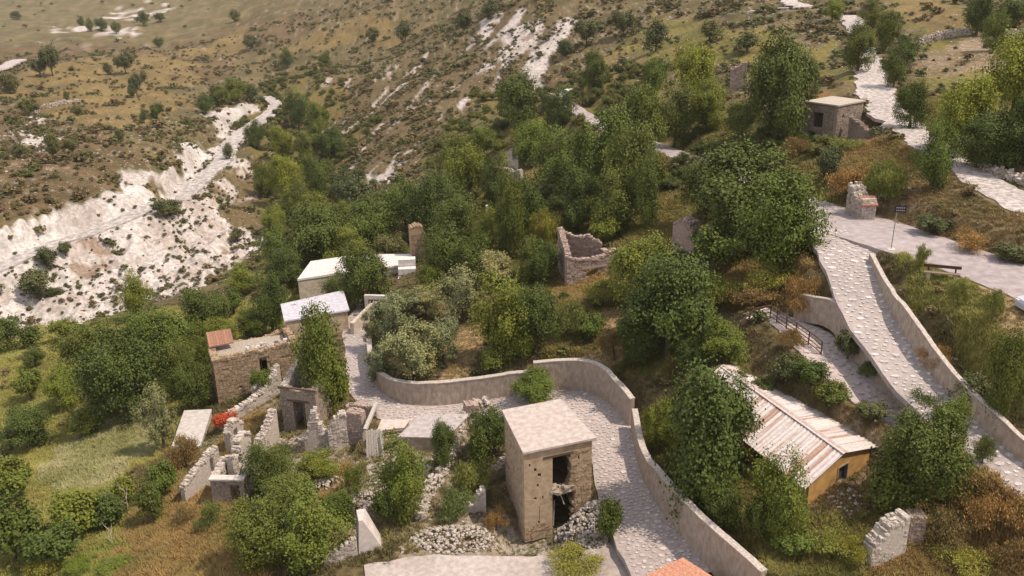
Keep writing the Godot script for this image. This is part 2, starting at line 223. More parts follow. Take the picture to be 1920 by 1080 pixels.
var regions := [
	["fields", PackedVector2Array([Vector2(-649.2, -1017.8), Vector2(-265.3, -770.3), Vector2(-133.0, -503.1), Vector2(-134.8, -466.9), Vector2(-139.5, -446.3), Vector2(-142.8, -403.0), Vector2(-207.6, -456.3), Vector2(-286.9, -437.5)])],
	["marl", PackedVector2Array([Vector2(-258.0, -615.1), Vector2(-257.2, -645.4), Vector2(-230.2, -615.7), Vector2(-229.2, -564.1)])], ["marl", PackedVector2Array([Vector2(-245.3, -515.9), Vector2(-192.3, -484.6), Vector2(-175.0, -463.1), Vector2(-189.6, -456.6), Vector2(-213.0, -468.6)])], ["marl", PackedVector2Array([Vector2(-253.4, -608.1), Vector2(-216.7, -592.5), Vector2(-201.9, -538.1), Vector2(-221.6, -541.1)])],
	["hill", PackedVector2Array([Vector2(-350.3, -537.8), Vector2(-217.1, -454.3), Vector2(-171.4, -378.9), Vector2(-175.5, -336.3), Vector2(-260.3, -395.7)])],
	["brown", PackedVector2Array([Vector2(-269.2, -409.7), Vector2(-198.6, -435.5), Vector2(-113.8, -375.1), Vector2(-93.6, -316.7), Vector2(-106.9, -283.7), Vector2(-133.2, -308.7), Vector2(-185.2, -279.5)])],
	["gold", PackedVector2Array([Vector2(-112.6, -216.0), Vector2(-124.9, -251.6), Vector2(-161.6, -376.1), Vector2(-131.0, -368.6), Vector2(-89.3, -252.8), Vector2(-80.7, -207.4), Vector2(-85.6, -190.6), Vector2(-100.0, -207.6)])],
	["gold", PackedVector2Array([Vector2(-166.2, -274.5), Vector2(-143.9, -294.2), Vector2(-171.4, -394.1), Vector2(-126.9, -267.4), Vector2(-128.0, -241.8), Vector2(-145.9, -238.8)])],
	["brown", PackedVector2Array([Vector2(-147.5, -219.3), Vector2(-114.6, -220.2), Vector2(-83.5, -183.1), Vector2(-71.7, -166.4), Vector2(-72.4, -144.6), Vector2(-98.6, -142.1)])],
	["marl", PackedVector2Array([Vector2(-108.6, -203.0), Vector2(-110.6, -215.8), Vector2(-86.0, -170.2), Vector2(-79.5, -155.4), Vector2(-85.1, -162.1)])],
	["brown", PackedVector2Array([Vector2(-102.9, -148.9), Vector2(-69.7, -168.7), Vector2(-63.7, -162.1), Vector2(-67.0, -133.8), Vector2(-88.0, -124.5)])],
	["brown", PackedVector2Array([Vector2(-144.5, -415.0), Vector2(-142.2, -474.0), Vector2(-69.0, -394.3), Vector2(-83.7, -376.9), Vector2(-102.4, -349.1)])],
	["gold", PackedVector2Array([Vector2(-128.8, -368.1), Vector2(-137.6, -457.6), Vector2(-108.8, -416.8), Vector2(-108.0, -361.8)])],
	["gold", PackedVector2Array([Vector2(-83.7, -376.9), Vector2(-38.5, -358.5), Vector2(-26.9, -312.9), Vector2(-39.8, -274.4), Vector2(-63.3, -278.9)])],
	["hill", PackedVector2Array([Vector2(-84.2, -339.9), Vector2(-31.4, -322.5), Vector2(-22.9, -201.7), Vector2(-43.9, -238.5)])],
	["scar", PackedVector2Array([Vector2(-19.8, -208.7), Vector2(-12.1, -260.8), Vector2(5.0, -257.2), Vector2(14.8, -210.8), Vector2(10.1, -156.3), Vector2(0.5, -158.6), Vector2(-11.2, -165.3)])],
	["scarlight", PackedVector2Array([Vector2(-55.3, -271.2), Vector2(-22.6, -258.0), Vector2(-15.4, -156.0), Vector2(-23.1, -142.8), Vector2(-35.1, -186.3)])],
	["marl", PackedVector2Array([Vector2(0.5, -240.8), Vector2(6.0, -241.5), Vector2(4.7, -215.9), Vector2(-3.4, -209.9), Vector2(-6.5, -215.7)])],
	["upland", PackedVector2Array([Vector2(18.6, -193.4), Vector2(33.7, -206.7), Vector2(50.3, -149.8), Vector2(44.9, -119.7), Vector2(39.5, -111.5), Vector2(38.6, -126.1), Vector2(33.1, -166.1), Vector2(20.0, -145.0)])],
	["gold", PackedVector2Array([Vector2(19.7, -193.9), Vector2(24.6, -188.9), Vector2(23.0, -154.8), Vector2(18.9, -142.9), Vector2(16.4, -150.9)])],
	["upland", PackedVector2Array([Vector2(69.8, -174.8), Vector2(82.3, -169.2), Vector2(70.7, -139.7), Vector2(62.4, -128.2), Vector2(55.0, -131.7), Vector2(60.2, -148.2)])],
	["gold", PackedVector2Array([Vector2(69.1, -168.0), Vector2(79.8, -166.9), Vector2(67.1, -137.8), Vector2(60.2, -141.0)])],
	["bank", PackedVector2Array([Vector2(54.9, -129.4), Vector2(74.9, -129.9), Vector2(61.7, -105.5), Vector2(47.8, -110.1)])],
	["upland", PackedVector2Array([Vector2(49.4, -115.7), Vector2(66.7, -114.6), Vector2(44.4, -73.5), Vector2(42.7, -87.3)])],
	["orange", PackedVector2Array([Vector2(34.2, -115.6), Vector2(36.9, -111.5), Vector2(35.1, -97.9), Vector2(38.8, -85.1), Vector2(37.8, -78.1), Vector2(31.6, -67.5), Vector2(28.5, -77.6), Vector2(29.6, -94.5)])],
	["bank", PackedVector2Array([Vector2(31.1, -82.9), Vector2(35.7, -79.9), Vector2(37.8, -76.2), Vector2(38.7, -62.8), Vector2(35.6, -56.9), Vector2(31.8, -64.2), Vector2(28.2, -74.1)])],
	["marl", PackedVector2Array([Vector2(-82.8, -119.2), Vector2(-72.2, -123.4), Vector2(-70.2, -128.7), Vector2(-66.8, -133.2), Vector2(-61.8, -156.5), Vector2(-63.5, -173.2), Vector2(-67.8, -194.4), Vector2(-68.0, -206.3), Vector2(-75.8, -234.2), Vector2(-75.4, -251.8), Vector2(-74.5, -265.1), Vector2(-72.7, -273.5), Vector2(-62.9, -261.3), Vector2(-57.3, -237.8), Vector2(-57.5, -213.7), Vector2(-65.6, -225.7), Vector2(-61.0, -199.7), Vector2(-56.8, -178.9), Vector2(-56.7, -160.0), Vector2(-52.3, -164.3), Vector2(-44.1, -160.3), Vector2(-41.8, -149.2), Vector2(-39.9, -132.0), Vector2(-41.4, -125.7), Vector2(-44.4, -116.1), Vector2(-47.3, -108.1), Vector2(-56.3, -106.4), Vector2(-71.5, -98.8)])],
	["chalk", PackedVector2Array([Vector2(-79.2, -111.6), Vector2(-69.5, -116.9), Vector2(-65.3, -126.8), Vector2(-60.1, -133.8), Vector2(-57.0, -143.4), Vector2(-59.1, -165.0), Vector2(-59.5, -181.5), Vector2(-63.8, -204.9), Vector2(-65.4, -220.4), Vector2(-62.1, -232.4), Vector2(-60.6, -243.6), Vector2(-65.6, -259.7), Vector2(-71.1, -270.1), Vector2(-74.2, -263.8), Vector2(-75.2, -251.0), Vector2(-75.2, -234.4), Vector2(-67.9, -205.8), Vector2(-67.5, -193.8), Vector2(-63.4, -172.9), Vector2(-61.7, -156.2), Vector2(-66.8, -133.1), Vector2(-70.2, -128.6), Vector2(-72.1, -123.3), Vector2(-82.8, -119.1)])],
	["scarlight", PackedVector2Array([Vector2(-56.2, -175.1), Vector2(-56.7, -196.4), Vector2(-44.1, -166.6), Vector2(-40.0, -142.1), Vector2(-48.9, -155.3)])],
	["marl", PackedVector2Array([Vector2(-31.6, -172.0), Vector2(-27.1, -170.5), Vector2(-19.3, -152.6), Vector2(-18.3, -135.9), Vector2(-22.5, -145.0)])],
	["green", PackedVector2Array([Vector2(-74.8, -272.6), Vector2(-72.7, -321.7), Vector2(-47.0, -258.5), Vector2(-24.5, -159.4), Vector2(-19.7, -124.8), Vector2(2.5, -97.9), Vector2(13.4, -79.6), Vector2(16.2, -67.5), Vector2(14.1, -57.2), Vector2(8.5, -60.0), Vector2(3.6, -63.4), Vector2(1.7, -67.6), Vector2(-6.7, -81.6), Vector2(-14.4, -96.4), Vector2(-24.1, -95.6), Vector2(-33.0, -107.6), Vector2(-41.0, -145.9), Vector2(-52.5, -184.0)])],
	["green", PackedVector2Array([Vector2(-8.2, -192.0), Vector2(11.5, -186.1), Vector2(24.0, -143.7), Vector2(34.3, -98.8), Vector2(26.3, -73.7), Vector2(23.3, -69.3), Vector2(13.4, -79.6), Vector2(-3.6, -99.1), Vector2(-15.0, -124.9)])],
	["lush", PackedVector2Array([Vector2(-73.7, -99.3), Vector2(-59.8, -106.5), Vector2(-42.8, -102.1), Vector2(-33.2, -103.2), Vector2(-24.1, -95.6), Vector2(-20.9, -81.3), Vector2(-29.5, -81.1), Vector2(-27.6, -61.5), Vector2(-53.4, -68.1)])],
	["meadow", PackedVector2Array([Vector2(-71.7, -96.1), Vector2(-55.8, -105.3), Vector2(-44.0, -105.0), Vector2(-31.4, -101.6), Vector2(-26.2, -84.8), Vector2(-35.9, -93.5), Vector2(-49.8, -95.6), Vector2(-43.7, -72.8), Vector2(-58.2, -75.4)])],
	["meadow", PackedVector2Array([Vector2(-53.4, -68.1), Vector2(-30.9, -70.3), Vector2(-26.5, -62.0), Vector2(-27.1, -56.2), Vector2(-26.8, -49.9), Vector2(-39.2, -47.0)])],
	["pale", PackedVector2Array([Vector2(-37.0, -62.8), Vector2(-36.7, -70.5), Vector2(-32.1, -69.7), Vector2(-28.0, -61.6), Vector2(-27.2, -55.5), Vector2(-29.9, -54.4), Vector2(-33.6, -57.4)])],
	["orange", PackedVector2Array([Vector2(-22.1, -37.7), Vector2(-27.1, -53.3), Vector2(-25.0, -54.7), Vector2(-25.0, -61.3), Vector2(-23.0, -60.4), Vector2(-19.9, -50.8), Vector2(-17.2, -47.7), Vector2(-13.8, -36.3)])],
	["lush", PackedVector2Array([Vector2(-46.4, -57.8), Vector2(-31.8, -56.1), Vector2(-26.7, -53.1), Vector2(-21.8, -37.6), Vector2(-34.1, -39.3)])],
	["straw", PackedVector2Array([Vector2(-5.7, -62.3), Vector2(-5.2, -69.5), Vector2(-3.0, -71.9), Vector2(-2.4, -64.7), Vector2(-3.4, -62.1)])],
	["straw", PackedVector2Array([Vector2(7.3, -72.4), Vector2(8.4, -72.2), Vector2(8.3, -65.5), Vector2(7.2, -62.6), Vector2(4.8, -63.2), Vector2(4.1, -65.0), Vector2(6.3, -66.4)])],
	["orange", PackedVector2Array([Vector2(5.1, -81.2), Vector2(10.4, -79.6), Vector2(9.8, -70.2), Vector2(7.1, -69.8), Vector2(4.6, -73.3)])],
	["orange", PackedVector2Array([Vector2(16.6, -69.3), Vector2(20.3, -70.8), Vector2(24.3, -67.4), Vector2(22.4, -59.2), Vector2(21.0, -58.0), Vector2(17.5, -62.4)])],
	["rubble", PackedVector2Array([Vector2(-17.1, -63.7), Vector2(-10.6, -60.7), Vector2(-9.1, -55.0), Vector2(-3.3, -59.5), Vector2(-2.4, -54.7), Vector2(-4.4, -45.9), Vector2(-5.4, -42.2), Vector2(-11.3, -46.6), Vector2(-16.2, -56.3)])],
	["orange", PackedVector2Array([Vector2(-11.8, -53.4), Vector2(-9.7, -53.7), Vector2(-9.0, -48.5), Vector2(-11.2, -49.5)])],
	["rubble", PackedVector2Array([Vector2(-25.4, -67.9), Vector2(-19.8, -68.0), Vector2(-15.5, -56.9), Vector2(-16.8, -49.9), Vector2(-20.7, -51.1), Vector2(-23.7, -56.5)])],
	["orange", PackedVector2Array([Vector2(-23.8, -61.7), Vector2(-20.1, -65.3), Vector2(-18.3, -63.4), Vector2(-19.8, -59.7), Vector2(-22.0, -57.4)])],
	["rubble", PackedVector2Array([Vector2(-5.7, -45.9), Vector2(-2.3, -50.2), Vector2(1.0, -45.5), Vector2(6.4, -48.2), Vector2(5.7, -42.3), Vector2(0.3, -41.3), Vector2(-5.6, -41.8)])],
	["bank", PackedVector2Array([Vector2(16.3, -60.7), Vector2(18.3, -58.4), Vector2(20.5, -52.4), Vector2(22.0, -49.0), Vector2(22.5, -45.0), Vector2(19.4, -44.8), Vector2(17.1, -54.8)])],
	["bank", PackedVector2Array([Vector2(16.8, -43.3), Vector2(20.6, -44.7), Vector2(19.5, -40.2), Vector2(16.3, -39.1)])],
	["orange", PackedVector2Array([Vector2(20.1, -41.8), Vector2(23.5, -43.3), Vector2(26.5, -41.5), Vector2(29.4, -39.1), Vector2(27.7, -31.5), Vector2(16.3, -32.7)])],
	["green", PackedVector2Array([Vector2(8.0, -55.5), Vector2(12.8, -58.1), Vector2(15.7, -52.1), Vector2(14.1, -45.6), Vector2(15.4, -41.5), Vector2(19.5, -40.2), Vector2(16.3, -32.7), Vector2(11.6, -33.3), Vector2(10.3, -44.7)])],
	["meadow", PackedVector2Array([Vector2(26.0, -61.1), Vector2(28.4, -61.6), Vector2(29.3, -58.4), Vector2(30.5, -54.2), Vector2(29.1, -49.4), Vector2(26.5, -45.2), Vector2(25.0, -52.8)])],
	["straw", PackedVector2Array([Vector2(28.7, -56.1), Vector2(31.1, -54.0), Vector2(31.3, -48.8), Vector2(29.9, -46.1), Vector2(28.4, -49.8), Vector2(27.8, -52.6)])],
	["bank", PackedVector2Array([Vector2(25.1, -50.6), Vector2(26.7, -49.4), Vector2(29.3, -44.8), Vector2(28.3, -42.1), Vector2(26.0, -45.3)])],
]

func cover_at(x: float, z: float) -> String:
	var d := sqrt(x * x + z * z)
	var k := 0.6 + d * 0.018
	var q := Vector2(x + broad.get_noise_2d(x * 3.1, z * 3.1) * k * 2.0 + grain.get_noise_2d(x * 40.0 / k, z * 40.0 / k) * k * 0.8, z + broad.get_noise_2d(x * 3.1 + 77.0, z * 3.1) * k * 2.5 + grain.get_noise_2d(x * 40.0 / k, z * 40.0 / k + 50.0) * k * 1.6)
	for k2 in range(regions.size() - 1, -1, -1):
		var r = regions[k2]
		if r[2].has_point(q) and Geometry2D.is_point_in_polygon(q, r[1]):
			return r[0]
	return "hill"

func spacing_list(start: float, fine_until: float, fine: float, ratio: float, until: float) -> PackedFloat32Array:
	var out := PackedFloat32Array()
	var q := start
	var s := fine
	while q < until:
		out.append(q)
		if q > fine_until: s *= ratio
		q += s
	out.append(until)
	return out

func make_ground() -> void:
	var side := spacing_list(0.0, 50.0, 0.45, 1.017, 1500.0)
	for k in range(side.size() - 1, 0, -1): xs.append(-side[k])
	xs.append_array(side)
	zs = spacing_list(18.0, 100.0, 0.45, 1.013, 1700.0)
	var w := xs.size(); var d := zs.size()
	hs.resize(w * d)
	# the survey on every fourth line, the lines between by interpolation
	var ci := []; var cj := []
	for i in range(0, w, 4): ci.append(i)
	if ci[-1] != w - 1: ci.append(w - 1)
	for j in range(0, d, 4): cj.append(j)
	if cj[-1] != d - 1: cj.append(d - 1)
	var rough := []
	for j in cj:
		var row := PackedFloat32Array()
		for i in ci: row.append(survey(xs[i], -zs[j]))
		rough.append(row)
	for b in cj.size() - 1:
		for a in ci.size() - 1:
			for j in range(cj[b], cj[b + 1] + 1):
				var v: float = (zs[j] - zs[cj[b]]) / (zs[cj[b + 1]] - zs[cj[b]])
				for i in range(ci[a], ci[a + 1] + 1):
					var u: float = (xs[i] - xs[ci[a]]) / (xs[ci[a + 1]] - xs[ci[a]])
					hs[j * w + i] = lerpf(lerpf(rough[b][a], rough[b][a + 1], u), lerpf(rough[b + 1][a], rough[b + 1][a + 1], u), v)
	for j in d:
		for i in w:
			var x := xs[i]; var z := -zs[j]
			var far := sqrt(x * x + z * z)
			hs[j * w + i] += broad.get_noise_2d(x * 4.0, z * 4.0) * minf(0.25 + maxf(0, far - 80.0) * 0.006, 2.2) + grain.get_noise_2d(x * 9.0, z * 9.0) * minf(0.08 + maxf(0, far - 80.0) * 0.003, 0.8)
	for j in d:       # the white marl is gullied and cragged
		for i in w:
			var x := xs[i]; var z := -zs[j]
			if x > 0.0 or zs[j] < 85.0 or zs[j] > 330.0 or x < -zs[j] * 0.75: continue
			if cover_at(x, z) in ["marl", "chalk"]:
				hs[j * w + i] += absf(broad.get_noise_2d(x * 16.0, z * 9.0)) * 1.9 - 0.4 + grain.get_noise_2d(x * 30.0, z * 20.0) * 0.9
	for wl in walls: fill_behind(wl)
	for r in roads: lay_road(r)
	# the cobbled road meets the asphalt flush
	var cob: Dictionary = roads.cobbled
	for k in 22:
		var near := 1e9; var y := 0.0
		for q in roads.asphalt.line.size():
			var e: Vector3 = roads.asphalt.line[q]
			var dd := Vector2(e.x - cob.line[k].x, e.z - cob.line[k].z).length()
			if dd < near: near = dd; y = roads.asphalt.y[q]
		cob.y[k] = lerpf(y - 0.012, cob.y[k], smoothstep(3.0, 21.0, float(k)))
		var cb := near_cells(cob.line[k].x, cob.line[k].z, cob.line[k].y)
		for j in range(cb[2], cb[3] + 1):
			for i in range(cb[0], cb[1] + 1):
				if Vector2(xs[i] - cob.line[k].x, -zs[j] - cob.line[k].z).length() < cob.line[k].y: road_floor[j * w + i] = minf(cob.y[k] - 0.09, road_floor.get(j * w + i, 999.0))
	for pad in PADS:      # small level spots: x, z, radius, height
		for j in d:
			for i in w:
				var q := Vector2(xs[i] - pad[0], -zs[j] - pad[1]).length()
				if q < pad[2] + 1.5: hs[j * w + i] = lerpf(pad[3], hs[j * w + i], smoothstep(pad[2], pad[2] + 1.5, q))
	for id in road_floor: hs[id] = minf(hs[id], road_floor[id])
	# colours
	var col := PackedColorArray(); col.resize(w * d)
	var v := PackedVector3Array(); v.resize(w * d)
	var n := PackedVector3Array(); n.resize(w * d)
	for j in d:
		for i in w:
			var x := xs[i]; var z := -zs[j]
			v[j * w + i] = Vector3(x, hs[j * w + i], z)
			var i0 := maxi(i - 1, 0); var i1 := mini(i + 1, w - 1); var j0 := maxi(j - 1, 0); var j1 := mini(j + 1, d - 1)
			n[j * w + i] = Vector3(-(hs[j * w + i1] - hs[j * w + i0]) / (xs[i1] - xs[i0]), 1, (hs[j1 * w + i] - hs[j0 * w + i]) / (zs[j1] - zs[j0])).normalized()
			if absf(x) > zs[j] * 1.0 + 40.0:
				col[j * w + i] = cover.hill[0]
				continue
			var far := sqrt(x * x + z * z)
			var name := cover_at(x, z)
			var c: Array = cover[name]
			var t := clampf(0.5 + broad.get_noise_2d(x * 5.0, z * 5.0) * 1.0 + grain.get_noise_2d(x * 11.0, z * 11.0) * 1.1, 0, 1)
			if name == "scar":   # strips of bare white marl run down the slope
				var along: float = x * SCAR.x + z * SCAR.y; var across: float = x * SCAR.y - z * SCAR.x
				var s := broad.get_noise_2d(across * 9.0 + broad.get_noise_2d(x * 6.0, z * 6.0) * 14.0, along * 1.1) + grain.get_noise_2d(across * 16.0, along * 2.5) * 0.5
				t = clampf(0.5 - (s + 0.01) * 6.0, 0, 1)
			elif name == "scarlight":
				var across2: float = x * SCAR.y - z * SCAR.x; var along2: float = x * SCAR.x + z * SCAR.y
				t = clampf(0.5 - (broad.get_noise_2d(across2 * 14.0, along2 * 1.6) + grain.get_noise_2d(across2 * 20.0, along2 * 4.0) * 0.8 - 0.27) * 8.0, 0, 1)
			elif name == "marl":
				t = clampf(0.25 + broad.get_noise_2d(x * 9.0, z * 9.0) * 1.2 + grain.get_noise_2d(x * 16.0, z * 16.0) * 0.9, 0, 1)
				if grain.get_noise_2d(x * 7.0 + 300.0, z * 7.0) > 0.37: t = 1.7
			var cc: Color = c[0].lerp(c[1], t)
			cc = cc * (1.0 + rng.randf_range(-0.16, 0.16) * (1.0 if far > 100.0 else 0.5))
			if far > 130.0 and (name == "hill" or name == "brown") and rng.randf() < 0.10: cc = cc.lerp(Color(.40, .33, .27), rng.randf() * 0.7)   # pale stones and ledges
			col[j * w + i] = Color(cc.r, cc.g, cc.b)
	var idx := PackedInt32Array()
	idx.resize((w - 1) * (d - 1) * 6)
	var k := 0
	for j in d - 1:
		for i in w - 1:
			var p := j * w + i
			idx[k] = p; idx[k + 1] = p + w; idx[k + 2] = p + 1
			idx[k + 3] = p + 1; idx[k + 4] = p + w; idx[k + 5] = p + w + 1
			k += 6
	var a := []; a.resize(Mesh.ARRAY_MAX)
	a[Mesh.ARRAY_VERTEX] = v; a[Mesh.ARRAY_NORMAL] = n; a[Mesh.ARRAY_COLOR] = col; a[Mesh.ARRAY_INDEX] = idx
	var m := ArrayMesh.new()
	m.add_surface_from_arrays(Mesh.PRIMITIVE_TRIANGLES, a)
	var o := part("terrain", m, M.ground, self)
	tag(o, "hilly ground of dry grass, scrub and white marl", "", "", "structure")

func near_cells(x: float, z: float, r: float) -> Array:
	return [cell(xs, x - r), cell(xs, x + r) + 1, cell(zs, -z - r), cell(zs, -z + r) + 1]

func fill_behind(wl: Dictionary) -> void:
	var pts := []
	for k in wl.pts.size():
		var p: Vector2 = wl.pts[k]
		var h: float = wl.h[mini(int(float(k) / wl.pts.size() * wl.h.size()), wl.h.size() - 1)]
		pts.append(Vector3(p.x, h, p.y))
	var line := smooth_line(pts, 0.4)
	wl.line = []
	for p in line: wl.line.append(Vector3(p.x, ground(p.x, p.z), p.z) + Vector3(0, 0, 0))
	wl.tops = []
	for k in line.size():
		var s := 0.0; var c := 0.0
		for q in range(maxi(0, k - 4), mini(line.size(), k + 5)):
			s += wl.line[q].y + line[q].y; c += 1.0
		wl.tops.append(s / c)
	var best := {}
	var w := xs.size()
	for k in line.size():
		var tan: Vector3 = (line[mini(k + 1, line.size() - 1)] - line[maxi(k - 1, 0)])
		var t2 := Vector2(tan.x, tan.z).normalized()
		var nn: Vector2 = Vector2(t2.y, -t2.x) * wl.side      # left of the direction of travel, seen from above
		var b := near_cells(line[k].x, line[k].z, wl.reach)
		for j in range(b[2], b[3] + 1):
			for i in range(b[0], b[1] + 1):
				var q := Vector2(xs[i] - line[k].x, -zs[j] - line[k].z)
				if absf(q.dot(t2)) > 0.6: continue
				var s := q.dot(nn)
				if s < 0.12 or s > wl.reach: continue
				var id := j * w + i
				if not best.has(id) or best[id].x > s: best[id] = Vector2(s, wl.tops[k])
	for id in best:
		hs[id] = lerpf(best[id].y - wl.fill, hs[id], smoothstep(0.4, wl.reach, best[id].x))

var road_floor := {}
const PADS = [[0.9, -44.6, 1.3, -0.35], [2.4, -47.5, 1.0, -0.1], [35.0, -97.4, 3.2, 12.55], [38.0, -99.0, 2.0, 12.7]]
func lay_road(called: String) -> void:
	var pts: Array = roads[called]
	var v3 := []
	for p in pts: v3.append(Vector3(p.x, p.z, p.y))     # x, half width, z
	var line := smooth_line(v3, 0.7)
	var ys := []
	for p in line: ys.append(survey(p.x, p.z))
	var sm := []
	for k in line.size():
		var s := 0.0; var c := 0.0
		for q in range(maxi(0, k - 4), mini(line.size(), k + 5)):
			s += ys[q]; c += 1.0
		sm.append(s / c)
	var w := xs.size()
	var best := {}
	for k in line.size():
		var p: Vector3 = line[k]
		var far := sqrt(p.x * p.x + p.z * p.z)
		var extra: float = 0.25 + maxf(0.0, far - 95.0) * 0.02
		var r: float = p.y + extra + 1.8
		var b := near_cells(p.x, p.z, r)
		for j in range(b[2], b[3] + 1):
			for i in range(b[0], b[1] + 1):
				var q := Vector2(xs[i] - p.x, -zs[j] - p.z).length() - p.y - extra
				if q > 1.8: continue
				var id := j * w + i
				if not best.has(id) or best[id].x > q: best[id] = Vector3(q, sm[k] - 0.09 - maxf(0.0, far - 95.0) * 0.0035, 0)
	for id in best:
		hs[id] = lerpf(best[id].y, hs[id], smoothstep(0.0, 1.8, best[id].x))
		if best[id].x < 0.0: road_floor[id] = minf(best[id].y, road_floor.get(id, 999.0))
	for k in line.size():
		var r: float = line[k].y + 0.15
		for a in range(floori(line[k].x - r), ceili(line[k].x + r) + 1):
			for b in range(floori(line[k].z - r), ceili(line[k].z + r) + 1):
				if Vector2(a + 0.5 - line[k].x, b + 0.5 - line[k].z).length() < r: road_mask[Vector2i(a, b)] = true
	roads[called] = {"line": line, "y": sm}

func make_road(called: String, name: String, label: String, m: Material, raise := 0.0, wobble := 0.12, ca := Color.WHITE, cb := Color(.8, .8, .8)) -> MeshInstance3D:
	var line: Array = roads[called].line
	var ys: Array = roads[called].y
	var b := Build.new()
	var rows := []
	for k in line.size():
		var tan: Vector3 = line[mini(k + 1, line.size() - 1)] - line[maxi(k - 1, 0)]
		var s := Vector3(-tan.z, 0, tan.x).normalized()
		var c := Vector3(line[k].x, ys[k] + raise, line[k].z)
		var row := []
		var wl: float = line[k].y + grain.get_noise_2d(line[k].x * 25.0, line[k].z * 25.0) * wobble * 2.0
		var wr: float = line[k].y + grain.get_noise_2d(line[k].x * 25.0 + 90.0, line[k].z * 25.0) * wobble * 2.0
		row.append(c - s * wl - Vector3(0, 0.35, 0))
		for q in [-1.0, -0.66, -0.33, 0.0, 0.33, 0.66, 1.0]:
			var e: Vector3 = c + s * q * (wl if q < 0 else wr)
			e.y += grain.get_noise_2d(e.x * 8.0, e.z * 8.0) * 0.03
			row.append(e)
		row.append(c + s * wr - Vector3(0, 0.35, 0))
		rows.append(row)
	for k in rows.size() - 1:
		for q in 8:
			var e: Vector3 = rows[k][q]
			var t := clampf(0.5 + broad.get_noise_2d(e.x * 7.0, e.z * 7.0) * 0.9 + grain.get_noise_2d(e.x * 20.0, e.z * 20.0) * 0.5, 0, 1)
			b.quad(rows[k][q], rows[k][q + 1], rows[k + 1][q + 1], rows[k + 1][q], ca.lerp(cb, t))
	var o := part(name, b, m, self)
	tag(o, label, "", "", "structure")
	return o

func on_road(x: float, z: float) -> bool:
	return road_mask.has(Vector2i(floori(x), floori(z)))

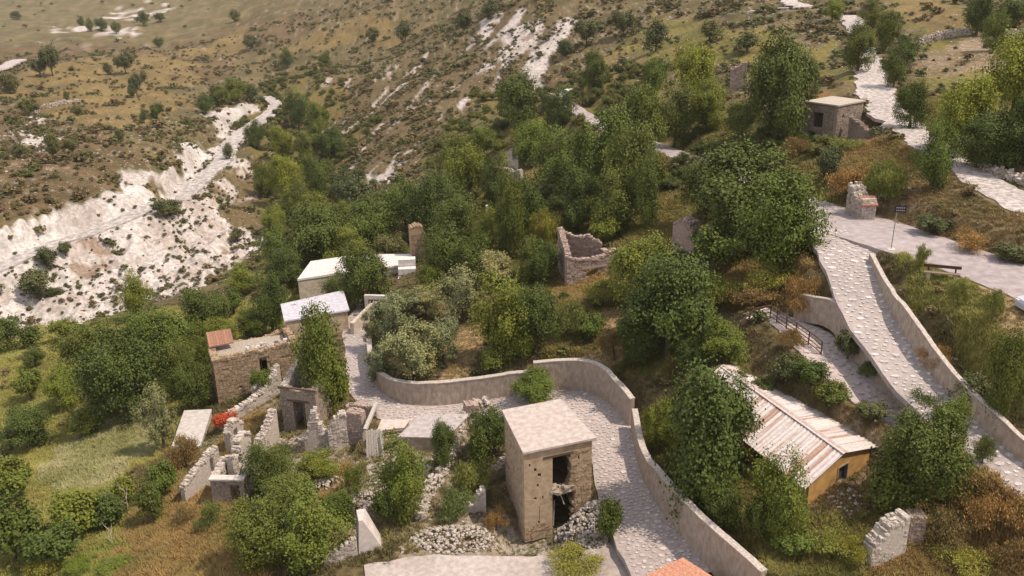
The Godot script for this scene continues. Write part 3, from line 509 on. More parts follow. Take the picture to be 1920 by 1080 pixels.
# ---------------------------------------------------------------- leaves
func make_crown(kind: String, number: int) -> ArrayMesh:
	var r := RandomNumberGenerator.new()
	r.seed = hash(kind) + number * 977
	var lobes := 26; var lr := Vector2(0.13, 0.21); var spread := Vector3(0.34, 0.36, 0.34); var mid := 0.47
	var subs := 10; var each := 60; var size := Vector2(0.014, 0.024)
	if kind == "olive":
		lobes = 19; lr = Vector2(0.09, 0.18); spread = Vector3(0.37, 0.37, 0.37); each = 50; size = Vector2(0.013, 0.022)
	elif kind == "tall":
		lobes = 26; lr = Vector2(0.14, 0.24); spread = Vector3(0.28, 0.41, 0.28); mid = 0.5; size = Vector2(0.015, 0.026)
	elif kind == "bush":
		lobes = 15; lr = Vector2(0.15, 0.24); spread = Vector3(0.32, 0.30, 0.32); mid = 0.44; subs = 8; each = 40; size = Vector2(0.026, 0.046)
	elif kind == "scrub":
		lobes = 6; lr = Vector2(0.18, 0.28); spread = Vector3(0.28, 0.2, 0.28); mid = 0.42; subs = 4; each = 7; size = Vector2(0.09, 0.16)
	elif kind == "spray":     # grassy, upright
		lobes = 16; lr = Vector2(0.12, 0.22); spread = Vector3(0.33, 0.28, 0.33); mid = 0.45; subs = 9; each = 60; size = Vector2(0.009, 0.017)
	lobes = int(lobes * r.randf_range(0.95, 1.3)); each = int(each * r.randf_range(0.85, 1.15))
	var squash := Vector3(r.randf_range(0.85, 1.12), r.randf_range(0.92, 1.06), r.randf_range(0.85, 1.12))
	spread *= squash
	var v := PackedVector3Array(); var n := PackedVector3Array(); var c := PackedColorArray(); var idx := PackedInt32Array()
	for l in lobes:
		var dir := Vector3(r.randfn(), r.randfn() * 0.9 + 0.1, r.randfn()).normalized()
		var reach := pow(r.randf(), 0.4) if l > 2 else 0.25
		var lc := Vector3(dir.x * spread.x, dir.y * spread.y, dir.z * spread.z) * reach + Vector3(0, mid, 0)
		if kind == "tall": lc.x *= 1.15 - absf(lc.y - 0.45) * 0.9; lc.z *= 1.15 - absf(lc.y - 0.45) * 0.9
		var rad := r.randf_range(lr.x, lr.y)
		var lobe_tint := r.randf_range(0.8, 1.0)
		for s in subs:
			var sd := Vector3(r.randfn(), r.randfn() + 0.25, r.randfn()).normalized()
			var sc := lc + sd * rad * r.randf_range(0.45, 0.95)
			for q in each:
				var ld := Vector3(r.randfn(), r.randfn(), r.randfn())
				var p := sc + ld * rad * 0.24
				if p.y < 0.015: p.y = r.randf_range(0.015, 0.08)
				var nn := (((p - Vector3(0, mid * 0.7, 0)).normalized() * 0.5 + sd * 0.6 + Vector3(0, 0.25, 0)) + Vector3(r.randfn(), r.randfn(), r.randfn()) * 0.55).normalized()
				var t := nn.cross(Vector3(r.randfn(), r.randfn(), r.randfn())).normalized()
				if kind == "spray": t = (Vector3(r.randfn() * 0.35, 1.0, r.randfn() * 0.35)).normalized(); nn = t.cross(Vector3(r.randfn(), 0.1, r.randfn())).normalized()
				var u := nn.cross(t)
				var sz := r.randf_range(size.x, size.y)
				var long := 1.25 if kind != "olive" else 1.8
				if kind == "spray": long = 3.4
				var tint := lobe_tint * r.randf_range(0.72, 1.0)
				var warm := r.randf_range(-0.07, 0.09)
				var col := Color(clampf(tint * (0.92 + warm), 0, 1), clampf(tint, 0, 1), clampf(tint * (0.88 - warm), 0, 1))
				var at0 := v.size()
				v.append(p - t * sz * long * 0.5); v.append(p + u * sz * 0.5); v.append(p + t * sz * long * 0.5); v.append(p - u * sz * 0.5)
				for k in 4:
					n.append(nn); c.append(col)
				idx.append_array([at0, at0 + 1, at0 + 2, at0, at0 + 2, at0 + 3])
	var a := []; a.resize(Mesh.ARRAY_MAX)
	a[Mesh.ARRAY_VERTEX] = v; a[Mesh.ARRAY_NORMAL] = n; a[Mesh.ARRAY_COLOR] = c; a[Mesh.ARRAY_INDEX] = idx
	var m := ArrayMesh.new()
	m.add_surface_from_arrays(Mesh.PRIMITIVE_TRIANGLES, a)
	return m

func make_trunk(number: int) -> ArrayMesh:
	var r := RandomNumberGenerator.new()
	r.seed = 4400 + number
	var b := Build.new()
	var top := Vector3(r.randf_range(-0.04, 0.04), 0.34, r.randf_range(-0.04, 0.04))
	b.tube([Vector3(0, -0.05, 0), Vector3(0.01, 0.12, 0.0), top], [0.045, 0.034, 0.026], 7)
	for k in 5:
		var t := TAU * k / 5.0 + r.randf()
		var e := Vector3(cos(t) * 0.25, r.randf_range(0.6, 0.82), sin(t) * 0.25)
		b.tube([top - Vector3(0, 0.03, 0), top.lerp(e, 0.5) + Vector3(0, 0.05, 0), e], [0.02, 0.013, 0.004], 5)
	return b.mesh(M.bark)

# kinds: crown shape, leaf material, name, category
var kinds := {
	"broad": ["broad", "leaf_mid", "broadleaf_tree", "tree"], "dark": ["broad", "leaf_dark", "broadleaf_tree", "tree"], "bright": ["broad", "leaf_bright", "broadleaf_tree", "tree"],
	"olive": ["olive", "leaf_olive", "olive_tree", "tree"], "tall": ["tall", "leaf_dark", "slender_tree", "tree"], "talllight": ["tall", "leaf_mid", "slender_tree", "tree"],
	"bush": ["bush", "leaf_mid", "bush", "bush"], "darkbush": ["bush", "leaf_dark", "bush", "bush"], "yellow": ["spray", "leaf_yellow", "bush", "bush"], "dry": ["spray", "leaf_dry", "dry_bush", "bush"],
	"scrubby": ["bush", "leaf_scrub", "bush", "bush"], "red": ["bush", "leaf_red", "flowering_bush", "bush"], "grassy": ["spray", "leaf_grassy", "grassy_shrub", "bush"], "silver": ["bush", "leaf_olive", "bush", "bush"],
}

func tree(x: float, z: float, h: float, w: float, kind: String, label: String, group := "") -> void:
	var k: Array = kinds[kind]
	var set: Array = crowns[k[0]]
	var o := thing(k[2], label, k[3], Vector3(x, ground(x, z) - 0.08, z), rng.randf() * TAU, group)
	var c := MeshInstance3D.new()
	c.mesh = set[rng.randi() % set.size()]
	c.material_override = M[k[1]][rng.randi() % 3] if M[k[1]] is Array else M[k[1]]
	c.name = "crown"
	c.scale = Vector3(w * 1.17, h * 1.1, w * rng.randf_range(1.05, 1.2)) * (0.97 if kind == "olive" else 1.0)
	o.add_child(c)
	var t := MeshInstance3D.new()
	t.mesh = trunks[rng.randi() % trunks.size()]
	t.material_override = M.bark
	t.name = "trunk" if k[3] == "tree" else "stem"
	var s := clampf(w * 0.5 + h * 0.4, 0.4, 5.0)
	t.scale = Vector3(minf(s, w), h * 0.98, minf(s, w))
	o.add_child(t)

# ---------------------------------------------------------------- masonry
func profile(p: Array, s: float, rag := 0.12) -> float:
	var y: float = p[0].y
	for k in p.size() - 1:
		if s >= p[k].x and s <= p[k + 1].x:
			y = lerpf(p[k].y, p[k + 1].y, (s - p[k].x) / maxf(p[k + 1].x - p[k].x, 0.001))
	if s > p[-1].x: y = p[-1].y
	return y + grain.get_noise_2d(s * 45.0 + p[0].y * 91.0, p[-1].y * 37.0 + p.size() * 11.0) * rag * 2.0

func masonry(o: Node3D, a: Vector2, b: Vector2, y0: float, prof: Array, t := 0.45, holes := [], pal := "tan", both := true, rag := 0.12, size := 1.0, bare := 1.0) -> Node3D:
	var xf := o.transform.affine_inverse() * Transform3D(Basis(Vector3.UP, yaw_of(a, b)), Vector3(a.x, y0, a.y))
	var core := Build.new(); core.xf = xf
	var st := Build.new(); st.xf = xf
	var L := a.distance_to(b)
	var r := RandomNumberGenerator.new()
	r.seed = int(absf(a.x * 131.0 + b.y * 717.0 + y0 * 53.0))
	var ca: Color = PALETTE[pal][0]; var cb: Color = PALETTE[pal][1]; var cm: Color = PALETTE[pal][2]
	var cols := maxi(1, int(L / 0.3))
	var inset := 0.05 if bare > 0.99 else 0.012      # render still covers part of the wall
	for k in cols:
		var x0 := L * k / cols; var x1 := L * (k + 1) / cols; var xm := (x0 + x1) * 0.5
		var top := profile(prof, xm, rag) - 0.08
		var spans := [[0.0, top]]
		for h in holes:
			if xm > h[0] and xm < h[1]:
				var out := []
				for s in spans:
					if h[2] > s[0]: out.append([s[0], minf(s[1], h[2])])
					if h[3] < s[1]: out.append([maxf(s[0], h[3]), s[1]])
				spans = out
		for s in spans:
			if s[1] - s[0] > 0.05: core.box(Vector3(x0, s[0], -t + inset), Vector3(x1, s[1], -inset), cm.lerp(ca, r.randf() * 0.06))
	var y := 0.02
	var ymax := 0.0
	for p in prof: ymax = maxf(ymax, p.y)
	while y < ymax + 0.2:
		var ch := r.randf_range(0.17, 0.27) * size
		var x := -r.randf() * 0.15
		while x < L:
			var l := r.randf_range(0.22, 0.5) * size
			var x0 := maxf(x, 0.0); var x1 := minf(x + l, L)
			var xm := (x0 + x1) * 0.5
			var ok := x1 - x0 > 0.08 and y + ch * 0.7 < profile(prof, xm, rag)
			for h in holes:
				if x1 > h[0] + 0.05 and x0 < h[1] - 0.05 and y + ch > h[2] + 0.05 and y < h[3] - 0.05: ok = false
			if ok:
				var through := y + ch * 1.7 > profile(prof, xm, rag)
				if not through and bare < 0.99 and grain.get_noise_2d(a.x * 31.0 + xm * 42.0, b.y * 17.0 + y * 42.0) > (bare - 0.5) * 0.7:
					x += l
					continue
				for f in ([0] if not both and not through else [0, 1]):
					var col := ca.lerp(cb, r.randf()) * r.randf_range(0.88, 1.05)
					if through and f == 0 and r.randf() < 0.6:
						st.rough_box(Vector3(x0 + 0.01, y + 0.01, -t * r.randf_range(0.85, 1.05)), Vector3(x1 - 0.01, y + ch * r.randf_range(0.8, 1.25), r.randf_range(-0.02, 0.05)), 0.028, r, col)
						break
					if f == 0: st.rough_box(Vector3(x0 + 0.012, y + 0.01, -0.16), Vector3(x1 - 0.012, y + ch - 0.01, r.randf_range(-0.005, 0.035)), 0.014, r, col)
					else: st.rough_box(Vector3(x0 + 0.012, y + 0.01, -t - r.randf_range(-0.005, 0.035)), Vector3(x1 - 0.012, y + ch - 0.01, -t + 0.16), 0.014, r, col)
			x += l
		y += ch
	if rag > 0.05:      # small loose stones along the broken top
		var s := 0.06
		while s < L - 0.06:
			var w := r.randf_range(0.07, 0.14)
			var top := profile(prof, s, rag) + r.randf_range(-0.12, 0.04)
			for q in 3:
				var z := -t * (0.15 + 0.35 * q) + r.randf_range(-0.06, 0.06)
				st.rough_box(Vector3(s - w, top - 0.14, z - 0.1), Vector3(s + w, top + r.randf_range(0.0, 0.07), z + 0.1), 0.045, r, ca.lerp(cb, r.randf()))
			s += w * 1.3
	var wn := part("wall", core, M.masonry, o)
	var sn := part("stonework", st, M.masonry, wn)
	tag(sn, "", "", "", "stuff")
	return wn

func ruin(called: String, label: String, a: Vector2, b: Vector2, prof: Array, t := 0.45, holes := [], pal := "white", rag := 0.15, sink := 0.5, group := "") -> Node3D:
	var y := minf(ground(a.x, a.y), ground(b.x, b.y)) - sink
	var o := thing(called, label, "wall", Vector3(a.x, y, a.y), 0.0, group)
	var p2 := []
	for p in prof: p2.append(Vector2(p.x * a.distance_to(b), p.y + sink))
	var h2 := []
	for h in holes: h2.append([h[0], h[1], h[2] + sink, h[3] + sink])
	masonry(o, a, b, y, p2, t, h2, pal, true, rag, 0.6, 0.42 if pal == "white" else 0.6)
	return o

func stone_line(label: String, pts: Array, h: float, pal := "white", category := "wall") -> void:
	var line := smooth_line(pts, 1.6)
	var p0: Vector2 = line[0]
	var o := thing("dry_stone_wall", label, category, Vector3(p0.x, ground(p0.x, p0.y), p0.y))
	var r := RandomNumberGenerator.new()
	r.seed = int(absf(p0.x * 1000.0))
	var st := Build.new(); st.xf = o.transform.affine_inverse()
	for k in line.size() - 1:
		var a: Vector2 = line[k]; var b: Vector2 = line[k + 1]
		var d := (b - a).normalized(); var nn := Vector2(-d.y, d.x)
		var L := a.distance_to(b)
		var s := 0.0
		while s < L:
			var top := h * r.randf_range(0.55, 1.15)
			var y := -0.1
			while y < top:
				var ch := r.randf_range(0.1, 0.22)
				for f in [-0.2, 0.0, 0.2]:
					if r.randf() < 0.25: continue
					var c: Vector2 = a + d * (s + r.randf_range(-0.1, 0.1)) + nn * (f + r.randf_range(-0.08, 0.08))
					var base := ground(c.x, c.y)
					var col: Color = PALETTE[pal][0].lerp(PALETTE[pal][1], r.randf())
					var keep := st.xf
					st.xf = keep * Transform3D(Basis.from_euler(Vector3(r.randf_range(-0.4, 0.4), r.randf() * TAU, r.randf_range(-0.4, 0.4))), Vector3(c.x, base + y, c.y))
					st.rough_box(Vector3(-r.randf_range(0.07, 0.19), 0, -0.1), Vector3(r.randf_range(0.07, 0.19), ch, 0.1), 0.05, r, col)
					st.xf = keep
				y += ch * 0.85
			s += r.randf_range(0.2, 0.32)
	tag(part("stonework", st, M.masonry, o), "", "", "", "stuff")

func rubble_heap(label: String, c: Vector2, rx: float, rz: float, h: float, count: int, pal := "white", smallest := 0.08, largest := 0.26) -> void:
	var r := RandomNumberGenerator.new()
	r.seed = int(absf(c.x * 517.0 + c.y * 91.0))
	var o := MultiMeshInstance3D.new()
	var mm := MultiMesh.new()
	mm.transform_format = MultiMesh.TRANSFORM_3D
	mm.use_colors = true
	mm.mesh = stones[0]
	mm.instance_count = count
	for k in count:
		var t := r.randf() * TAU
		var q := sqrt(r.randf())
		var p := c + Vector2(cos(t) * rx, sin(t) * rz) * q
		var y := ground(p.x, p.y) + h * (1.0 - q * q) * r.randf_range(0.55, 1.0)
		var s := lerpf(smallest, largest, pow(r.randf(), 2.2))
		mm.set_instance_transform(k, Transform3D(Basis.from_euler(Vector3(r.randf() * TAU, r.randf() * TAU, r.randf() * TAU)).scaled(Vector3(s, s * r.randf_range(0.6, 1), s)), Vector3(p.x, y, p.y)))
		var col: Color = PALETTE[pal][0].lerp(PALETTE[pal][1], r.randf()) * r.randf_range(0.8, 1.0)
		mm.set_instance_color(k, col)
	o.multimesh = mm
	o.material_override = M.masonry
	o.name = numbered("rubble_heap")
	add_child(o)
	tag(o, label, "rubble", "", "stuff")

func make_stone(number: int) -> ArrayMesh:
	var r := RandomNumberGenerator.new()
	r.seed = 900 + number
	var b := Build.new()
	var ring := []
	var sides := 6
	for k in 3:
		var q := []
		for j in sides:
			var t := TAU * j / sides + r.randf_range(-0.25, 0.25)
			var rad: float = [0.34, 0.5, 0.3][k] * r.randf_range(0.8, 1.12)
			q.append(Vector3(cos(t) * rad, [-0.3, 0.02, 0.34][k] + r.randf_range(-0.07, 0.07), -sin(t) * rad))
		ring.append(q)
	for k in 2:
		for j in sides:
			var l := (j + 1) % sides
			b.quad(ring[k][j], ring[k][l], ring[k + 1][l], ring[k + 1][j])
	for j in range(1, sides - 1):
		b.tri(ring[2][0], ring[2][j], ring[2][j + 1]); b.tri(ring[0][0], ring[0][j + 1], ring[0][j])
	return b.mesh(M.masonry)

func make_flag(number: int) -> ArrayMesh:      # a flat irregular paving stone, about one metre across before scaling
	var r := RandomNumberGenerator.new()
	r.seed = 300 + number
	var b := Build.new()
	var sides := 5 + number % 3
	var lo := []; var hi := []
	for j in sides:
		var t := TAU * j / sides + r.randf_range(-0.3, 0.3)
		var rad := r.randf_range(0.36, 0.54)
		lo.append(Vector3(cos(t) * rad, -0.12, -sin(t) * rad)); hi.append(Vector3(cos(t) * rad * 0.9, 0.05 + r.randf_range(-0.006, 0.01), -sin(t) * rad * 0.9))
	for j in sides:
		var l := (j + 1) % sides
		b.quad(lo[j], lo[l], hi[l], hi[j])
	for j in range(1, sides - 1): b.tri(hi[0], hi[j], hi[j + 1])
	return b.mesh(M.paving)

func pave(road: MeshInstance3D, called: String, count: int, from: float, until: float, size: Vector2, apart: float, tints: Array, extra := true) -> void:
	# paving stones set in the mortar: the nearest ones are pieces of their own, the rest one mass
	var line: Array = roads[called].line
	var ys: Array = roads[called].y
	var r := RandomNumberGenerator.new()
	r.seed = hash(called)
	var placed := []
	var grid := {}
	for k in 24000:
		var f := r.randf_range(from, until) * (line.size() - 1)
		var i := mini(int(f), line.size() - 2)
		var p: Vector3 = line[i].lerp(line[i + 1], f - i)
		var tan: Vector3 = line[i + 1] - line[i]
		var s := Vector3(-tan.z, 0, tan.x).normalized()
		var q := p + s * r.randf_range(-1, 1) * (p.y - 0.25)
		q.y = lerpf(ys[i], ys[i + 1], f - i)
		var sz := lerpf(size.x, size.y, pow(r.randf(), 1.6))
		var g := Vector2i(floori(q.x / 0.6), floori(q.z / 0.6))
		var ok := true
		for a in [-1, 0, 1]:
			for b in [-1, 0, 1]:
				for e in grid.get(g + Vector2i(a, b), []):
					if Vector2(e.x - q.x, e.z - q.z).length() < (e.w + sz) * 0.5 * apart: ok = false
		if not ok: continue
		if not grid.has(g): grid[g] = []
		grid[g].append(Vector4(q.x, q.y, q.z, sz))
		placed.append(Vector4(q.x, q.y, q.z, sz))
	placed.sort_custom(func(a, b): return a.w / Vector2(a.x, a.z).length() > b.w / Vector2(b.x, b.z).length())
	var rest := Build.new()
	for k in placed.size():
		var e: Vector4 = placed[k]
		var y := e.y + grain.get_noise_2d(e.x * 8.0, e.z * 8.0) * 0.03
		var slope := 0.0
		var xf := Transform3D(Basis(Vector3.UP, r.randf() * TAU).scaled(Vector3(e.w, 1.0, e.w * r.randf_range(0.6, 1.0))), Vector3(e.x, y + r.randf_range(-0.012, 0.006), e.z))
		var n: int = r.randi() % 7
		if k < count:
			var o := MeshInstance3D.new()
			o.mesh = flags[n]
			o.transform = xf
			o.material_override = tints[r.randi() % tints.size()]
			o.name = "paving_stone"
			road.add_child(o, true)
		elif extra:
			var keep := rest.xf
			rest.xf = xf
			var sides := 6
			for j in range(1, sides - 1):
				var pt := []
				for w in [0, j, j + 1]: pt.append(Vector3(cos(TAU * w / sides) * 0.42, 0.045, -sin(TAU * w / sides) * 0.42))
				rest.tri(pt[0], pt[1], pt[2])
			rest.xf = keep
	if extra and rest.v.size():
		tag(part("paving_stones", rest, tints[0], road), "", "", "", "stuff")
var flags := []

func make_walls() -> void:
	for wl in walls:
		var line: Array = wl.line
		var o := thing(wl.called, wl.label, "wall", line[0])
		var b := Build.new(); b.xf = o.transform.affine_inverse()
		var cp := Build.new(); cp.xf = b.xf
		var rows := []; var caps := []
		for k in line.size():
			var tan: Vector3 = line[mini(k + 1, line.size() - 1)] - line[maxi(k - 1, 0)]
			tan.y = 0
			var s: Vector3 = Vector3(tan.z, 0, -tan.x).normalized() * wl.side
			var p: Vector3 = line[k]
			var top: float = wl.tops[k] + grain.get_noise_1d(k * 17.0) * 0.07 + snappedf(broad.get_noise_1d(k * 5.0) * 0.16, 0.12)
			var j: Vector3 = s * (0.02 * grain.get_noise_1d(k * 31.0 + 40.0))
			var back: Vector3 = s * wl.t
			rows.append([Vector3(p.x, p.y - 0.9, p.z) - s * 0.06, Vector3(p.x, (p.y + top) * 0.5, p.z) + j, Vector3(p.x, top, p.z) + j, Vector3(p.x, top, p.z) + back, Vector3(p.x, p.y - 0.9, p.z) + back])
			var c: float = top + 0.05 + grain.get_noise_1d(k * 43.0) * 0.03
			caps.append([Vector3(p.x, top + 0.003, p.z) - s * 0.03 + j, Vector3(p.x, c, p.z) - s * 0.02 + j, Vector3(p.x, c + 0.01, p.z) + back + s * 0.03, Vector3(p.x, top + 0.003, p.z) + back + s * 0.03])
		for k in rows.size() - 1:
			for q in 5:
				var w := (q + 1) % 5
				if wl.side > 0: b.quad(rows[k][w], rows[k][q], rows[k + 1][q], rows[k + 1][w])
				else: b.quad(rows[k][q], rows[k][w], rows[k + 1][w], rows[k + 1][q])
			for q in 4:
				var w := (q + 1) % 4
				if wl.side > 0: cp.quad(caps[k][w], caps[k][q], caps[k + 1][q], caps[k + 1][w])
				else: cp.quad(caps[k][q], caps[k][w], caps[k + 1][w], caps[k + 1][q])
		for e in [0, rows.size() - 1]:
			var q: Array = rows[e]
			b.quad(q[0], q[1], q[2], q[4]); b.tri(q[2], q[3], q[4])
			cp.quad(caps[e][0], caps[e][1], caps[e][2], caps[e][3])
		part("wall", b, M.wall_plaster, o)
		part("coping", cp, M.coping, o)

const SCAR = Vector2(-0.263, 0.965)
const PALETTE = {
	"tan": [Color(.45, .325, .215), Color(.33, .23, .145), Color(.40, .28, .18)],
	"white": [Color(.64, .56, .49), Color(.43, .355, .29), Color(.55, .47, .405)],
	"grey": [Color(.40, .325, .265), Color(.27, .21, .165), Color(.34, .265, .21)],
	"pink": [Color(.50, .38, .32), Color(.33, .24, .20), Color(.42, .32, .26)],
}

func scatter_grass() -> void:
	var tuft := Build.new()
	var r := RandomNumberGenerator.new()
	r.seed = 71
	for k in 15:
		var t := r.randf() * TAU
		var p := Vector3(r.randf_range(-0.35, 0.35), 0, r.randf_range(-0.35, 0.35))
		var lean := Vector3(cos(t), 0, sin(t)) * r.randf_range(0.1, 0.55)
		var side := Vector3(-sin(t), 0, cos(t)) * r.randf_range(0.022, 0.05)
		var top := p + lean + Vector3(0, r.randf_range(0.55, 1.0), 0)
		var mid := p + lean * 0.35 + Vector3(0, 0.5, 0)
		var g := r.randf_range(0.78, 1.0)
		tuft.quad(p - side, p + side, mid + side * 0.8, mid - side * 0.8, Color(g, g, g))
		tuft.tri(mid - side * 0.8, mid + side * 0.8, top, Color(g, g, g))
	var mesh := tuft.mesh(M.grass)
	var lists := {"dry_grass": [], "green_grass": []}
	for k in 900000:
		var a := r.randf_range(-0.74, 0.74)
		var d := sqrt(r.randf_range(36.0 * 36.0, 118.0 * 118.0))
		var x := sin(a) * d; var z := -cos(a) * d
		if on_road(x, z): continue
		var c: Array = cover[cover_at(x, z)]
		if r.randf() > c[2] / 5.0: continue
		if d > 80.0 and r.randf() > 0.5: continue
		var t := clampf(0.5 + grain.get_noise_2d(x * 14.0, z * 14.0) * 0.9 + r.randf_range(-0.25, 0.25), 0, 1)
		var col: Color = c[3].lerp(c[4], t) * r.randf_range(0.8, 1.12)
		var h: float = c[5] * r.randf_range(0.35, 0.95) * (1.0 + maxf(0.0, broad.get_noise_2d(x * 12.0, z * 12.0)) * 1.2)
		var w := h * r.randf_range(0.9, 1.7)
		lists["dry_grass" if col.r > col.g * 1.18 else "green_grass"].append([Transform3D(Basis(Vector3.UP, r.randf() * TAU).scaled(Vector3(w, h, w)), Vector3(x, ground(x, z) - 0.03, z)), col])
	spread("dry_grass", "straw coloured and rusty dry grass on the slopes between the ruins", "grass", mesh, M.grass, lists.dry_grass)
	spread("green_grass", "yellow green grass and weeds on the slopes around the ruins", "grass", mesh, M.grass, lists.green_grass)

func spread(called: String, label: String, category: String, mesh: Mesh, m: Material, list: Array) -> void:
	if list.is_empty(): return
	var mm := MultiMesh.new()
	mm.transform_format = MultiMesh.TRANSFORM_3D
	mm.use_colors = true
	mm.mesh = mesh
	mm.instance_count = list.size()
	for k in list.size():
		mm.set_instance_transform(k, list[k][0])
		mm.set_instance_color(k, list[k][1])
	var o := MultiMeshInstance3D.new()
	o.multimesh = mm
	o.material_override = m
	o.name = numbered(called)
	add_child(o)
	tag(o, label, category, "", "stuff")

func scatter_scrub() -> void:
	var r := RandomNumberGenerator.new()
	r.seed = 19
	var lists := []
	for v in 3: lists.append([])
	for k in 110000:
		var a := r.randf_range(-0.60, 0.60)
		var d := r.randf_range(58.0, 430.0) if k < 95000 else r.randf_range(430.0, 950.0)
		if d > 300.0 and d < 430.0 and r.randf() < 0.5: continue
		var x := sin(a) * d; var z := -cos(a) * d
		if on_road(x, z): continue
		var name := cover_at(x, z)
		var c: Array = cover[name]
		var keep: float = c[6] / 16.0 * minf(d / 140.0, 1.3)
		keep *= clampf(0.55 + broad.get_noise_2d(x * 7.0, z * 7.0) * 2.2, 0.08, 1.4)
		if d > 430.0: keep = 0.06 if broad.get_noise_2d(x * 1.5, z * 4.0) > 0.05 else 0.006
		if r.randf() > keep: continue
		var s := r.randf_range(0.5, 1.3) * (1.0 + pow(r.randf(), 6.0) * 1.6) * (0.75 + minf(d, 700.0) / 480.0)
		if name != "marl" and d < 430.0: s *= 0.8
		if name == "marl": s *= r.randf_range(0.35, 0.8)
		var col: Color = [Color(.13, .12, .045), Color(.19, .14, .062), Color(.22, .145, .075), Color(.14, .14, .048)][r.randi() % 4] * r.randf_range(0.75, 1.2)
		lists[r.randi() % 3].append([Transform3D(Basis(Vector3.UP, r.randf() * TAU).scaled(Vector3(s * 1.25, s * 0.85, s * 1.25)), Vector3(x, ground(x, z) - 0.05, z)), col])
	for v in 3:
		spread("hillside_scrub", ["low dark scrub dotted over the hillsides, olive toned", "low brown scrub dotted over the hillsides and white slope", "small mixed shrubs scattered thinly over the hills"][v], "scrub", crowns.scrub[v], M.leaf_tinted, lists[v])

func scatter_stones() -> void:
	var r := RandomNumberGenerator.new()
	r.seed = 23
	var list := []
	for k in 120000:
		var a := r.randf_range(-0.60, 0.60)
		var d := r.randf_range(38.0, 230.0)
		var x := sin(a) * d; var z := -cos(a) * d
		if on_road(x, z): continue
		var c: Array = cover[cover_at(x, z)]
		if r.randf() > c[7] / 9.0 * d / 120.0: continue
		var s := lerpf(0.08, 0.3, pow(r.randf(), 2.5)) * (1.0 if d < 100.0 else d / 100.0)
		list.append([Transform3D(Basis.from_euler(Vector3(r.randf() * 6.0, r.randf() * 6.0, r.randf() * 6.0)).scaled(Vector3(s, s * 0.7, s)), Vector3(x, ground(x, z), z)), Color(.58, .50, .43).lerp(Color(.36, .29, .22), r.randf())])
	spread("loose_stones", "pale limestone pieces lying loose on the slopes", "stones", stones[1], M.masonry, list)

func scatter_undergrowth() -> void:
	var r := RandomNumberGenerator.new()
	r.seed = 37
	var lists := [[], []]
	for k in 26000:
		var a := r.randf_range(-0.6, 0.6)
		var d := r.randf_range(48.0, 330.0)
		var x := sin(a) * d; var z := -cos(a) * d
		if on_road(x, z) or cover_at(x, z) != "green": continue
		if x < -10.0 and d < 120.0 and r.randf() < 0.65: continue
		if r.randf() > d / 330.0 * clampf(0.45 + broad.get_noise_2d(x * 9.0, z * 9.0) * 2.0, 0.1, 1.0): continue
		var s := r.randf_range(0.8, 2.0) * (0.8 if d < 90.0 else 1.25)
		var col: Color = [Color(.10, .105, .022), Color(.13, .13, .028), Color(.17, .15, .04), Color(.085, .095, .02)][r.randi() % 4] * r.randf_range(0.85, 1.2)
		lists[r.randi() % 2].append([Transform3D(Basis(Vector3.UP, r.randf() * TAU).scaled(Vector3(s * 1.3, s * 0.9, s * 1.3)), Vector3(x, ground(x, z) - 0.1, z)), col])
	for v in 2:
		spread("undergrowth", ["dense green undergrowth filling the wood and ravine", "low leafy growth between the trees of the wood and thickets"][v], "undergrowth", crowns.bush[v], M.leaf_tinted, lists[v])

# ---------------------------------------------------------------- buildings
func local_box(called: String, o: Node, a: Vector3, b: Vector3, m: Material, col := Color.WHITE, xf := Transform3D()) -> MeshInstance3D:
	var q := Build.new(); q.xf = xf
	q.box(a, b, col)
	return part(called, q, m, o)

